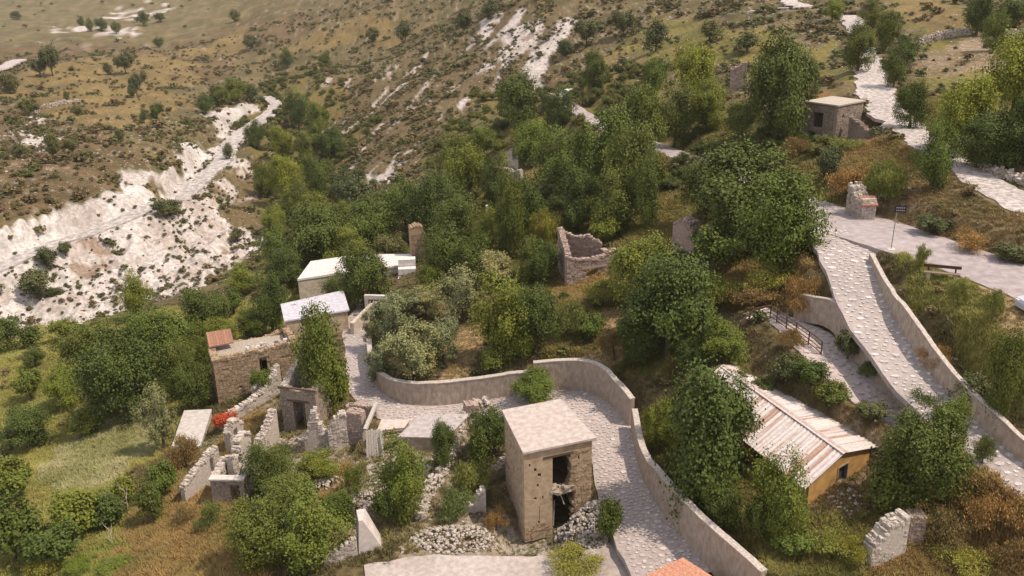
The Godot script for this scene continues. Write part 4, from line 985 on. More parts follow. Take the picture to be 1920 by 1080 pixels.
func tower() -> void:
	var a: Vector2 = Vector2(0.51, -45.30); var b: Vector2 = Vector2(4.61, -46.79)
	var yaw := yaw_of(a, b)
	var o := thing("tower_house", "tall narrow earth coloured house with flat grey roof and broken doorway, beside the lane", "house", Vector3(a.x, -0.15, a.y), yaw)
	var W := 4.3; var D := 5.0; var Hh := 6.1
	var f := Build.new()
	f.cells(0, 1.78, 0, Hh, 0.45, [[0.62, 0.78, 4.72, 4.95], [0.85, 1.06, 4.3, 4.55], [0.78, 0.92, 3.65, 3.85], [0.6, 0.78, 2.82, 2.98], [1.12, 1.2, 2.75, 2.98], [0.84, 0.96, 1.05, 1.3], [0.3, 0.4, 5.1, 5.3], [0.88, 0.915, 0.55, 1.05], [0.93, 0.96, 1.3, 2.3], [0.96, 1.7, 2.4, 2.425]], Color(.42, .32, .22))
	f.cells(1.78, 2.98, 5.5, Hh, 0.45, [], Color(.42, .32, .22))
	f.cells(2.98, W, 3.0, Hh, 0.45, [[3.4, 3.5, 4.9, 5.2], [3.85, 3.95, 4.0, 4.2]], Color(.40, .295, .20))
	var fw := part("front_wall", f, M.plaster, o)
	var g := o.global_transform
	var ga := g * Vector3(3.25, 0, 0.02); var gb := g * Vector3(W, 0, 0.02)
	masonry(o, Vector2(ga.x, ga.z), Vector2(gb.x, gb.z), -0.15, [Vector2(0, 2.95), Vector2(0.2, 3.0), Vector2(1.1, 3.05)], 0.45, [], "tan", false, 0.03)
	# broken edge of the doorway: stones left standing along the jamb
	var r := RandomNumberGenerator.new(); r.seed = 5
	var jamb := Build.new()
	var y := 0.9
	while y < 5.4:
		var h := r.randf_range(0.14, 0.26)
		var reach: float = 2.98 - r.randf_range(0.0, 0.18) if y > 3.1 else 3.3 - r.randf_range(0.0, 0.35)
		jamb.rough_box(Vector3(reach, y, -0.42), Vector3(3.34, y + h, r.randf_range(0.0, 0.05)), 0.03, r, Color(.38, .28, .18).lerp(Color(.27, .19, .12), r.randf()))
		y += h
	for k in 26:     # sill of rubble between the two openings
		var c := Vector3(r.randf_range(1.7, 3.2), r.randf_range(2.85, 3.25), r.randf_range(-0.5, 0.05))
		jamb.rough_box(c - Vector3(0.14, 0.09, 0.12), c + Vector3(0.14, 0.09, 0.12), 0.05, r, Color(.50, .42, .34).lerp(Color(.34, .26, .19), r.randf()))
	for k in 150:      # stones laid bare where the plaster has fallen
		var right := k < 105
		var c := Vector3(r.randf_range(3.05, 4.2) if right else r.randf_range(0.1, 1.7), r.randf_range(0.5, 5.7) if right else r.randf_range(0.1, 1.1), 0.0)
		var hw := Vector2(r.randf_range(0.06, 0.17), r.randf_range(0.05, 0.1))
		jamb.rough_box(Vector3(c.x - hw.x, c.y - hw.y, -0.05), Vector3(c.x + hw.x, c.y + hw.y, r.randf_range(0.004, 0.035)), 0.02, r, Color(.46, .33, .21).lerp(Color(.30, .205, .125), r.randf()))
	for k in 90:      # bare stones in the left wall
		var t := r.randf_range(0.05, 0.95); var y2 := r.randf_range(0.1, 5.6)
		var c := Vector3(0.62, y2, -D).lerp(Vector3(0, y2, -0.45), t)
		jamb.rough_box(c - Vector3(r.randf_range(0.006, 0.035), 0.08, r.randf_range(0.08, 0.18)), c + Vector3(0.06, 0.08, r.randf_range(0.08, 0.16)), 0.015, r, Color(.44, .33, .22).lerp(Color(.30, .21, .135), r.randf()))
	tag(part("jamb_stones", jamb, M.masonry, fw), "", "", "", "stuff")
	local_box("lintel", o, Vector3(1.2, 5.42, -0.3), Vector3(3.1, 5.56, 0.035), M.wood, Color(.12, .08, .05))
	local_box("floor_beam", o, Vector3(1.8, 2.98, -2.2), Vector3(3.1, 3.12, -0.5), M.wood, Color(.13, .09, .06))
	for q in [[Vector3(1.8, 5.15, -0.6), Vector3(3.0, 5.18, -0.65), 0.12, Color(.16, .12, .09)], [Vector3(2.35, 2.8, -0.3), Vector3(2.62, 1.9, -0.22), 0.06, Color(.5, .45, .38)], [Vector3(2.05, 2.2, -0.4), Vector3(1.95, 0.5, -0.3), 0.06, Color(.4, .36, .3)]]:
		var rail := Build.new()
		rail.beam(q[0], q[1], q[2], q[2], q[3])
		part("broken_timber", rail, M.wood, o)
	var s := Build.new()
	for side in [[Vector3(0, 0, -D), Vector3(0, 0, -0.45), true], [Vector3(W, 0, -0.45), Vector3(W, 0, -D), false]]:
		s.xf = Transform3D(Basis(Vector3.UP, PI / 2), side[0])
		s.xf = Transform3D(Basis(Vector3.UP, -PI / 2 - 0.14), Vector3(0.62, 0, -D)) if side[2] else s.xf
		s.cells(0, D - 0.45, 0, Hh, 0.4, [[1.2, 1.35, 4.2, 4.4], [2.4, 2.52, 2.9, 3.1]], Color(.40, .31, .22))
	s.xf = Transform3D(Basis(Vector3.UP, PI), Vector3(W - 0.4, 0, -D))
	s.cells(0, W - 1.45, 0, Hh, 0.4, [], Color(.36, .26, .165))
	part("side_wall", s, M.plaster, o)
	local_box("upper_floor", o, Vector3(0.42, 2.8, -D + 0.42), Vector3(W - 0.42, 2.95, -0.9), M.earth, Color(.25, .18, .12))
	var rf := Build.new()
	rf.hexa([Vector3(-0.1, Hh + 0.003, 0.16), Vector3(W + 0.22, Hh + 0.003, 0.16), Vector3(W + 0.2, Hh + 0.003, -D - 0.12), Vector3(0.5, Hh + 0.003, -D - 0.12), Vector3(-0.1, Hh + 0.13, 0.16), Vector3(W + 0.22, Hh + 0.13, 0.16), Vector3(W + 0.2, Hh + 0.15, -D - 0.12), Vector3(0.5, Hh + 0.15, -D - 0.12)], Color(.47, .40, .36))
	part("roof", rf, M.slab, o)

func shed() -> void:
	var c0: Vector2 = Vector2(15.60, -41.62); var c1: Vector2 = Vector2(20.62, -45.44)
	var yaw := yaw_of(c0, c1)
	Build.skew = -0.3
	var o := thing("yellow_shed", "long ochre shed with rusty white corrugated gable roof, below the flagged path", "shed", Vector3(c0.x, 3.4, c0.y), yaw)
	var W := c0.distance_to(c1); var L := 11.2; var E := 2.5; var Rg := 3.3
	var ochre := Color(.47, .275, .10)
	var in0 := 0.28
	var f := Build.new()
	f.xf = Transform3D(Basis(), Vector3(in0, 0, -0.05))
	var w := W - 2 * in0
	f.cells(0, w, 0, E, 0.3, [[w * 0.47, w * 0.62, 0.45, 2.35]], ochre)
	f.tri(Vector3(0, E, 0), Vector3(w, E, 0), Vector3(w * 0.5, Rg - 0.05, 0), ochre)
	f.tri(Vector3(w, E, -0.3), Vector3(0, E, -0.3), Vector3(w * 0.5, Rg - 0.05, -0.3), ochre)
	var gw := part("gable_wall", f, M.ochre, o)
	var fr := Build.new(); fr.xf = f.xf
	fr.box(Vector3(w * 0.47 - 0.09, 0.45, -0.2), Vector3(w * 0.47, 2.42, 0.04), Color(.36, .27, .20))
	fr.box(Vector3(w * 0.62, 0.45, -0.2), Vector3(w * 0.62 + 0.09, 2.42, 0.04), Color(.36, .27, .20))
	fr.box(Vector3(w * 0.47, 2.35, -0.2), Vector3(w * 0.62, 2.42, 0.04), Color(.36, .27, .20))
	part("door_frame", fr, M.wood, gw)
	local_box("door", o, Vector3(w * 0.47 + in0, 0.45, -0.30), Vector3(w * 0.62 + in0, 2.35, -0.24), M.wood, Color(.07, .06, .055))
	local_box("doorstep", o, Vector3(w * 0.44 + in0, -0.2, -0.04), Vector3(w * 0.66 + in0, 0.44, 0.5), M.slab, Color(.48, .41, .34))
	var s := Build.new()
	s.xf = Transform3D(Basis(Vector3.UP, -PI / 2), Vector3(in0, 0, -L + 0.3))
	s.cells(0, L - 0.9, 0, E, 0.3, [[8.6, 9.6, 0.9, 2.2], [3.0, 4.0, 0.9, 2.2], [6.0, 7.0, 0.2, 2.2]], ochre * 0.96)
	s.xf = Transform3D(Basis(Vector3.UP, PI / 2), Vector3(W - in0, 0, -0.6))
	s.cells(0, L - 0.9, 0, E, 0.3, [[3.1, 4.1, 0.9, 2.1]], ochre * 0.96)
	s.xf = Transform3D(Basis(Vector3.UP, PI), Vector3(W - in0, 0, -L + 0.3))
	s.cells(0, w, 0, E, 0.3, [], ochre)
	s.tri(Vector3(0, E, 0), Vector3(w, E, 0), Vector3(w * 0.5, Rg - 0.05, 0), ochre)
	part("side_wall", s, M.ochre, o)
	for q in [8.6, 3.0]:
		var wf := Build.new(); wf.xf = Transform3D(Basis(Vector3.UP, -PI / 2), Vector3(in0, 0, -L + 0.3))
		wf.box(Vector3(q - 0.12, 0.8, -0.1), Vector3(q, 2.3, 0.05), Color(.5, .44, .37)); wf.box(Vector3(q + 1.0, 0.8, -0.1), Vector3(q + 1.12, 2.3, 0.05), Color(.5, .44, .37))
		wf.box(Vector3(q, 0.8, -0.1), Vector3(q + 1.0, 0.9, 0.08), Color(.5, .44, .37))
		part("window_surround", wf, M.slab, o)
	local_box("floor", o, Vector3(in0 + 0.3, -0.2, -L + 0.6), Vector3(W - in0 - 0.3, 0.1, -0.6), M.earth, Color(.2, .16, .12))
	# corrugated sheets, each one a piece, lapped over the next
	var r := RandomNumberGenerator.new(); r.seed = 12
	var n := 14
	for side in 2:
		for k in n:
			var z0 := 0.14 - (L + 0.34) * k / n; var z1 := 0.14 - (L + 0.34) * (k + 1) / n - 0.06
			var p := Build.new()
			var lift := 0.012 * (k % 2) + r.randf_range(0, 0.012)
			var rusty := r.randf() < 0.26
			var tone := r.randf_range(0.86, 1.0)
			var across := 18; var down := 9
			var pts := []
			for i in across + 1:
				var row := []
				for j in down + 1:
					var u := float(j) / down
					var x: float = lerpf(W * 0.5, -0.35, u) if side == 0 else lerpf(W * 0.5, W + 0.35, u)
					var y := lerpf(Rg, E - 0.12, u) + 0.03 + lift + 0.022 * cos(TAU * 3.0 * i / across) + (0.015 * sin(u * 9.0 + k) if k > 10 else 0.0)
					row.append(Vector3(x, y, lerpf(z0, z1, float(i) / across)))
				pts.append(row)
			for i in across:
				for j in down:
					var cc := Color(.63, .565, .53) * tone
					var s1 := grain.get_noise_2d(k * 53.0 + i * 9.0 + side * 500.0, j * 4.0)
					var edge := 1.0 if i > across - 5 else 0.0
					var amt := clampf((s1 + (0.34 if rusty and i > 5 and i < 15 else -0.15) + edge * 0.28 - 0.12) * 3.2, 0, 0.85)
					cc = cc.lerp(Color(.30, .145, .085).lerp(Color(.40, .26, .19), r.randf()), amt)
					var q: Array = [pts[i][j], pts[i + 1][j], pts[i + 1][j + 1], pts[i][j + 1]]
					if side == 1: q.reverse()
					p.quad(q[3], q[2], q[1], q[0], cc)
			part("roof_sheet", p, M.tin, o)
	var cap := Build.new()
	cap.beam(Vector3(W * 0.5 - 0.09, Rg + 0.07, 0.16), Vector3(W * 0.5 - 0.09, Rg + 0.07, -L - 0.25), 0.22, 0.03, Color(.56, .48, .44))
	cap.beam(Vector3(W * 0.5 + 0.1, Rg + 0.085, 0.16), Vector3(W * 0.5 + 0.1, Rg + 0.085, -L - 0.25), 0.2, 0.03, Color(.46, .37, .33))
	part("ridge_cap", cap, M.tin, o)
	var ra := Build.new()
	for q in [-0.25, W + 0.25]:
		ra.beam(Vector3(q, E - 0.16, 0.1), Vector3(q, E - 0.16, -L), 0.08, 0.1, Color(.2, .15, .11))
	for k in 6:
		var z := -0.2 - k * 2.3
		ra.beam(Vector3(-0.2, E - 0.16, z), Vector3(W * 0.5, Rg - 0.06, z), 0.08, 0.1, Color(.2, .15, .11))
		ra.beam(Vector3(W + 0.2, E - 0.16, z), Vector3(W * 0.5, Rg - 0.06, z), 0.08, 0.1, Color(.2, .15, .11))
	part("rafter", ra, M.wood, o)
	Build.skew = 0.0

func stone_box(called: String, label: String, category: String, corners: Array, y0: float, tops: Array, pal: String, holes: Array, size := 1.0, t := 0.45) -> Node3D:
	# walls round a footprint given counter-clockwise seen from above (front left, front right, back right, back left)
	var o := thing(called, label, category, Vector3(corners[0].x, y0, corners[0].y))
	for k in corners.size():
		var a: Vector2 = corners[k]; var b: Vector2 = corners[(k + 1) % corners.size()]
		var L := a.distance_to(b)
		var d := (b - a) / L
		var b2 := b - d * (t + 0.01)       # butts against the next wall
		var prof := []
		for p in tops[k]: prof.append(Vector2(p.x * L, p.y))
		masonry(o, a, b2, y0, prof, t, holes[k], pal, tops[k].size() > 2, 0.1 if tops[k].size() > 2 else 0.02, size)
	return o

func slab(o: Node3D, called: String, corners: Array, y: float, t: float, over: float, m: Material, col: Color) -> MeshInstance3D:
	var c := Vector2.ZERO
	for p in corners: c += p / corners.size()
	var b := Build.new(); b.xf = o.transform.affine_inverse()
	var lo := []
	for p in corners:
		var q: Vector2 = p + (p - c).normalized() * over
		lo.append(Vector3(q.x, y, q.y))
	var hi := []
	for p in lo: hi.append(p + Vector3(0, t, 0))
	b.hexa(lo + hi, col)
	return part(called, b, m, o)

func plain_house(called: String, label: String, category: String, corners: Array, y0: float, height: float, m: Material, col: Color, front_holes := [], left_holes := [], right_holes := []) -> Node3D:
	var o := thing(called, label, category, Vector3(corners[0].x, y0, corners[0].y))
	var hol := [front_holes, right_holes, [], left_holes]
	for k in 4:
		var a: Vector2 = corners[k]; var b: Vector2 = corners[(k + 1) % 4]
		var L := a.distance_to(b) - 0.31
		var q := Build.new()
		q.xf = o.transform.affine_inverse() * Transform3D(Basis(Vector3.UP, yaw_of(a, b)), Vector3(a.x, y0, a.y))
		q.cells(0, L, 0, height, 0.3, hol[k], col)
		part("wall", q, m, o)
	var fl: Array = []
	var c: Vector2 = (corners[0] + corners[1] + corners[2] + corners[3]) * 0.25
	for p in corners: fl.append(c + (p - c) * 0.85)
	slab(o, "floor", fl, y0 + 0.3, 0.2, 0.0, M.earth, Color(.2, .16, .12))
	return o

func box_corners(a: Vector2, b: Vector2, depth: float) -> Array:
	var d := (b - a).normalized()
	var n := Vector2(d.y, -d.x) * depth
	return [a, b, b + n, a + n]

func other_buildings() -> void:
	# square hut beside the dirt path
	var c := box_corners(Vector2(33.18, -101.74), Vector2(35.65, -98.54), 4.9)
	var o := stone_box("stone_hut", "square stone hut with flat pale slab roof beside the dirt path", "hut", c, 12.6, [[Vector2(0, 3.85), Vector2(1, 3.85)], [Vector2(0, 3.85), Vector2(1, 3.85)], [Vector2(0, 3.85), Vector2(1, 3.85)], [Vector2(0, 3.85), Vector2(1, 3.85)]], "grey", [[[1.1, 2.4, 1.3, 2.9]], [[1.1, 1.3, 2.5, 2.8], [3.2, 3.4, 1.6, 1.9]], [], []], 0.9)
	slab(o, "roof", c, 16.46, 0.16, 0.2, M.slab, Color(.45, .40, .33))
	var g := Build.new(); g.xf = o.transform.affine_inverse() * Transform3D(Basis(Vector3.UP, yaw_of(c[0], c[1])), Vector3(c[0].x, 12.6, c[0].y))
	g.beam(Vector3(1.1, 2.95, -0.2), Vector3(2.5, 2.95, -0.2), 0.3, 0.14, Color(.15, .11, .08))
	for k in 4: g.beam(Vector3(1.25 + k * 0.33, 1.3, -0.35), Vector3(1.3 + k * 0.3, 2.9, -0.33), 0.05, 0.05, Color(.18, .14, .11))
	part("window_bars", g, M.wood, o)
	ruin("broken_wall", "broken stone wall sloping down from the square hut to the path", c[1] + Vector2(1.5, -0.4), Vector2(38.4, -92.9), [Vector2(0, 2.6), Vector2(0.4, 2.0), Vector2(0.75, 1.5), Vector2(1, 0.3)], 0.5, [], "grey")
	rubble_heap("grey stones fallen around the end of the hut's broken wall", Vector2(38.3, -93.0), 1.8, 1.5, 0.5, 90, "grey", 0.12, 0.4)
	ruin("broken_wall", "low broken wall stub at the left corner of the square hut", Vector2(32.8, -102.3), c[0] + Vector2(-0.1, 0.1), [Vector2(0, 0.6), Vector2(0.5, 1.4), Vector2(1, 1.9)], 0.5, [], "grey")
	# tall stone house on the left edge
	var ca: Vector2 = Vector2(-24.90, -68.34); var cb: Vector2 = Vector2(-18.46, -70.97)
	c = box_corners(ca, cb, 5.2)
	o = stone_box("stone_house", "tall roofless tan stone house standing over the green slope at left", "house", c, -4.0, [[Vector2(0, 5.5), Vector2(0.3, 5.6), Vector2(0.7, 5.8), Vector2(1, 5.9)], [Vector2(0, 5.9), Vector2(0.5, 5.9), Vector2(1, 5.4)], [Vector2(0, 5.4), Vector2(0.4, 4.6), Vector2(1, 5.0)], [Vector2(0, 5.0), Vector2(0.5, 5.2), Vector2(1, 5.5)]], "tan", [[[3.75, 4.35, 3.6, 4.9], [1.9, 2.05, 2.6, 2.8], [0.9, 1.05, 4.3, 4.5], [5.8, 5.95, 4.6, 4.8], [2.8, 2.92, 1.4, 1.6], [5.2, 5.35, 2.9, 3.1]], [], [], []])
	slab(o, "earth_floor", [c[0].lerp(c[2], 0.08), c[1].lerp(c[3], 0.08), c[2].lerp(c[0], 0.08), c[3].lerp(c[1], 0.08)], 0.55, 0.3, 0.0, M.earth, Color(.42, .35, .28))
	var roof := Build.new(); roof.xf = o.transform.affine_inverse()
	var e := [c[3].lerp(c[0], 0.4), c[3].lerp(c[2], 0.30).lerp(c[0].lerp(c[1], 0.3), 0.36), c[3].lerp(c[2], 0.30), c[3]]
	for k in 9:      # rows of clay tiles running down the slope
		var u0 := k / 9.0; var u1 := (k + 0.94) / 9.0
		var p0: Vector2 = e[0].lerp(e[1], u0); var p1: Vector2 = e[0].lerp(e[1], u1); var q1: Vector2 = e[3].lerp(e[2], u1); var q0: Vector2 = e[3].lerp(e[2], u0)
		var col := Color(.40, .20, .135).lerp(Color(.30, .165, .115), fposmod(k * 0.37, 1.0))
		roof.hexa([Vector3(p0.x, 1.35, p0.y), Vector3(p1.x, 1.35, p1.y), Vector3(q1.x, 1.9, q1.y), Vector3(q0.x, 1.9, q0.y), Vector3(p0.x, 1.45, p0.y), Vector3(p1.x, 1.45, p1.y), Vector3(q1.x, 2.0, q1.y), Vector3(q0.x, 2.0, q0.y)], col)
	part("tile_roof", roof, M.masonry, o)
	local_box("window_frame", o, Vector3(3.85, 3.6, -0.35), Vector3(3.92, 4.9, -0.3), M.wood, Color(.1, .08, .06), Transform3D(Basis(Vector3.UP, yaw_of(c[0], c[1])), Vector3.ZERO))
	var st := Build.new(); st.xf = o.transform.affine_inverse()
	var r := RandomNumberGenerator.new(); r.seed = 77
	for k in 130:
		var p: Vector2 = c[0].lerp(c[1], r.randf_range(0.42, 0.98)) + (c[3] - c[0]).normalized() * r.randf_range(0.5, 1.5)
		var y := 0.85 + r.randf() * 0.9
		st.rough_box(Vector3(p.x - 0.14, y - 0.1, p.y - 0.12), Vector3(p.x + 0.14, y + 0.1, p.y + 0.12), 0.06, r, Color(.62, .56, .51).lerp(Color(.42, .35, .29), r.randf()))
	tag(part("fallen_stones", st, M.masonry, o), "", "", "", "stuff")
	# house with the bluish metal roof
	c = [Vector2(-20.28, -75.08), Vector2(-15.17, -77.40), Vector2(-16.49, -82.31), Vector2(-21.48, -79.03)]
	o = plain_house("flat_roofed_house", "beige house with a pale blue grey flat roof, behind the tall lane tree", "house", c, -2.8, 4.9, M.plaster, Color(.47, .375, .27), [[2.2, 3.1, 2.0, 3.6]], [], [])
	slab(o, "roof", c, 2.103, 0.14, 0.22, M.slab, Color(.50, .48, .52))
	for k in 9:
		var p: Vector2 = c[0].lerp(c[1], r.randf_range(0.1, 0.9)).lerp(c[3].lerp(c[2], r.randf_range(0.1, 0.9)), r.randf_range(0.1, 0.9))
		var q := Build.new(); q.xf = o.transform.affine_inverse() * Transform3D(Basis(Vector3.UP, r.randf() * 3.0), Vector3(p.x, 2.247, p.y))
		q.rough_box(Vector3(-0.16, 0, -0.08), Vector3(0.16, 0.1, 0.08), 0.02, r, Color(.66, .63, .60))
		part("roof_stone", q, M.masonry, o)
	# white concrete house
	c = [Vector2(-22.83, -91.20), Vector2(-17.02, -93.82), Vector2(-17.61, -99.21), Vector2(-22.58, -97.01)]
	o = plain_house("white_house", "long white concrete house with a flat parapet roof half hidden by a dark tree", "house", c, -4.6, 4.75, M.plaster, Color(.53, .46, .37), [[1.2, 2.0, 1.3, 2.5]])
	slab(o, "roof", c, 0.153, 0.22, 0.12, M.slab, Color(.63, .59, .56))
	var c2 := [Vector2(-16.99, -93.99), Vector2(-10.91, -95.28), Vector2(-11.21, -99.05), Vector2(-17.55, -99.21)]
	var wing := plain_house("white_house", "white flat roofed wing running right behind the dark tree to the stair", "house", c2, -4.2, 4.37, M.plaster, Color(.55, .48, .40))
	slab(wing, "roof", c2, 0.173, 0.19, 0.1, M.slab, Color(.63, .59, .56))
	var ss := thing("white_stair", "white concrete stepped block at the right end of the white house", "stair", at(Vector2(-11.7, -92.2)), 0.1)
	for k in 3:
		local_box("step", ss, Vector3(-0.6 + k * 0.04, -0.8 + k * 0.75, -1.0 - k * 0.9), Vector3(1.35, -0.15 + k * 0.78, 0.0 - k * 0.9), M.slab, Color(.66, .62, .59))
	# white arch and wall
	o = thing("white_arch", "white square arch over the narrow lane beside the grey roofed house", "arch", at(Vector2(-14.0, -81.2), -0.3), -0.12)
	local_box("post", o, Vector3(-0.2, 0, -0.3), Vector3(0.15, 2.35, 0), M.slab, Color(.62, .565, .52))
	local_box("post", o, Vector3(1.75, 0, -0.3), Vector3(1.98, 2.2, 0), M.slab, Color(.62, .565, .52))
	local_box("beam", o, Vector3(-0.2, 2.203, -0.32), Vector3(1.98, 2.6, 0.02), M.slab, Color(.64, .585, .54))
	var lw := thing("lane_wall", "pale plastered wall along the narrow lane below the white arch", "wall", at(Vector2(-14.3, -75.7)))
	var wl := Build.new(); wl.xf = lw.transform.affine_inverse()
	var pa := at(Vector2(-14.6, -76.0)); var pb := at(Vector2(-13.5, -81.2))
	wl.beam(pa + Vector3(0, 0.2, 0), pb + Vector3(0, 0.5, 0), 0.35, 2.0, Color(.55, .47, .40))
	part("wall", wl, M.plaster, lw)
	# ruin in the middle of the wood
	c = [Vector2(4.96, -76.92), Vector2(10.11, -78.75), Vector2(8.58, -82.04), Vector2(4.46, -82.70)]
	o = stone_box("roofless_ruin", "roofless stone ruin with a dark window and jagged walls in the middle of the trees", "ruin", c, 2.6, [[Vector2(0, 4.5), Vector2(0.2, 4.2), Vector2(0.5, 4.0), Vector2(0.8, 4.5), Vector2(1, 4.6)], [Vector2(0, 4.5), Vector2(0.5, 3.6), Vector2(1, 3.9)], [Vector2(0, 4.2), Vector2(0.3, 5.0), Vector2(0.6, 4.7), Vector2(1, 5.5)], [Vector2(0, 5.6), Vector2(0.3, 5.3), Vector2(0.6, 4.9), Vector2(1, 4.5)]], "pink", [[[1.9, 3.2, 2.3, 3.1], [0.2, 0.3, 2.9, 3.0], [0.2, 0.3, 2.3, 2.4], [0.2, 0.3, 1.7, 1.8]], [], [], []], 0.85)
	var li := Build.new(); li.xf = o.transform.affine_inverse() * Transform3D(Basis(Vector3.UP, yaw_of(c[0], c[1])), Vector3(c[0].x, 2.6, c[0].y))
	li.beam(Vector3(1.5, 3.2, -0.12), Vector3(3.7, 3.22, -0.12), 0.34, 0.18, Color(.42, .33, .27))
	part("lintel", li, M.wood, o)
	# other pieces of ruins between the trees
	ruin("ruined_corner", "narrow stone ruin standing in the dark of the big trees left of the road", Vector2(14.5, -77.9), Vector2(16.1, -75.8), [Vector2(0, 2.6), Vector2(0.3, 3.3), Vector2(0.7, 3.0), Vector2(1, 1.2)], 1.4, [], "pink")
	ruin("ruined_corner", "small beige stone ruin rising behind the white house's right end", Vector2(-11.34, -98.16), Vector2(-9.62, -98.66), [Vector2(0, 4.2), Vector2(0.35, 4.4), Vector2(0.7, 4.2), Vector2(1, 2.6)], 1.3, [], "tan")
	ruin("white_ruin", "upper white wall fragment deep in the wood", Vector2(-0.3, -129.3), Vector2(1.2, -127.6), [Vector2(0, 2.8), Vector2(0.3, 3.2), Vector2(0.5, 1.6), Vector2(1, 2.7)], 0.6, [], "white", 0.3)
	ruin("white_ruin", "lower white wall fragment deep in the wood", Vector2(-0.9, -123.0), Vector2(1.4, -121.3), [Vector2(0, 2.0), Vector2(0.5, 1.5), Vector2(1, 1.8)], 0.7, [], "white", 0.2)
	# gable with tiles high in the trees
	o = thing("ruined_gable", "pinkish ruined gable wall with sloping broken top among the upper trees", "ruin", at(Vector2(32.9, -131.2), -0.3))
	var ga: Vector2 = Vector2(31.4, -130.0); var gb: Vector2 = Vector2(33.6, -129.9)
	masonry(o, ga, gb, ground(ga.x, ga.y) - 0.4, [Vector2(0, 3.6), Vector2(1.2, 4.2), Vector2(2.6, 4.8)], 0.5, [], "pink", true, 0.2, 1.3)
	# little roofed shrine by the junction
	var ka: Vector2 = Vector2(28.4, -73.5)
	o = thing("roadside_kiln", "small whitish stone kiln with a red tiled cap at the road junction", "ruin", at(ka, -0.4))
	masonry(o, Vector2(28.3, -73.9), Vector2(28.7, -71.4), ground(ka.x, ka.y) - 0.4, [Vector2(0, 3.0), Vector2(0.6, 3.0), Vector2(1.1, 2.2)], 1.2, [[0.25, 0.6, 1.4, 2.3]], "white", true, 0.2)
	masonry(o, Vector2(28.7, -71.4), Vector2(29.8, -71.3), ground(ka.x, ka.y) - 0.4, [Vector2(0, 2.0), Vector2(1.2, 1.9)], 1.0, [], "white", true, 0.15)
	for k in 3:
		var kr := Build.new(); kr.xf = o.transform.affine_inverse() * Transform3D(Basis(Vector3.UP, yaw_of(Vector2(28.7, -71.4), Vector2(29.8, -71.3))), at(Vector2(28.7, -71.4)))
		kr.hexa([Vector3(-0.1, 1.62 + k * 0.17, 0.15 - k * 0.36), Vector3(1.2, 1.62 + k * 0.17, 0.15 - k * 0.36), Vector3(1.2, 1.8 + k * 0.17, -0.3 - k * 0.36), Vector3(-0.1, 1.8 + k * 0.17, -0.3 - k * 0.36), Vector3(-0.1, 1.74 + k * 0.17, 0.15 - k * 0.36), Vector3(1.2, 1.74 + k * 0.17, 0.15 - k * 0.36), Vector3(1.2, 1.9 + k * 0.17, -0.3 - k * 0.36), Vector3(-0.1, 1.9 + k * 0.17, -0.3 - k * 0.36)], Color(.40, .19, .14).lerp(Color(.33, .17, .13), k * 0.4))
		part("tile_course", kr, M.masonry, o)
	# pale slab roof half sunk in the slope
	c = [Vector2(-25.99, -59.84), Vector2(-23.98, -60.70), Vector2(-24.88, -66.36), Vector2(-27.04, -66.25)]
	o = plain_house("sunken_store", "low store with pale concrete slab roof, sunk below the tall stone house", "store", c, -5.2, 3.0, M.plaster, Color(.50, .43, .35))
	slab(o, "roof", c, -2.197, 0.18, 0.1, M.slab, Color(.50, .455, .42))
	# corner of the red roof at the lower edge
	var corner: Vector2 = Vector2(8.64, -39.19)
	var u: Vector2 = (Vector2(7.04, -38.16) - corner).normalized(); var v2: Vector2 = Vector2(-u.y, u.x)
	if v2.y < 0: v2 = -v2
	c = [corner + v2 * 4.0 + u * 4.0, corner + v2 * 4.0, corner, corner + u * 4.0]
	o = plain_house("red_roofed_house", "house with a salmon red tiled roof, its far corner just inside the lower edge", "house", c, 0.4, 2.5, M.plaster, Color(.5, .4, .3))
	var tl := Build.new(); tl.xf = o.transform.affine_inverse()
	for k in 12:
		var p0: Vector2 = corner - u * 0.2 - v2 * 0.2 + u * 4.4 * k / 12.0; var p1: Vector2 = p0 + u * 4.4 * 0.96 / 12.0
		var q0 := p0 + v2 * 4.4; var q1 := p1 + v2 * 4.4
		var tl1 := Build.new(); tl1.xf = tl.xf
		tl1.hexa([Vector3(p0.x, 2.92, p0.y), Vector3(p1.x, 2.92, p1.y), Vector3(q1.x, 3.3, q1.y), Vector3(q0.x, 3.3, q0.y), Vector3(p0.x, 3.02, p0.y), Vector3(p1.x, 3.02, p1.y), Vector3(q1.x, 3.4, q1.y), Vector3(q0.x, 3.4, q0.y)], Color(.60, .29, .185).lerp(Color(.55, .27, .18), fposmod(k * 0.41, 1.0)))
		part("tile_row", tl1, M.masonry, o)

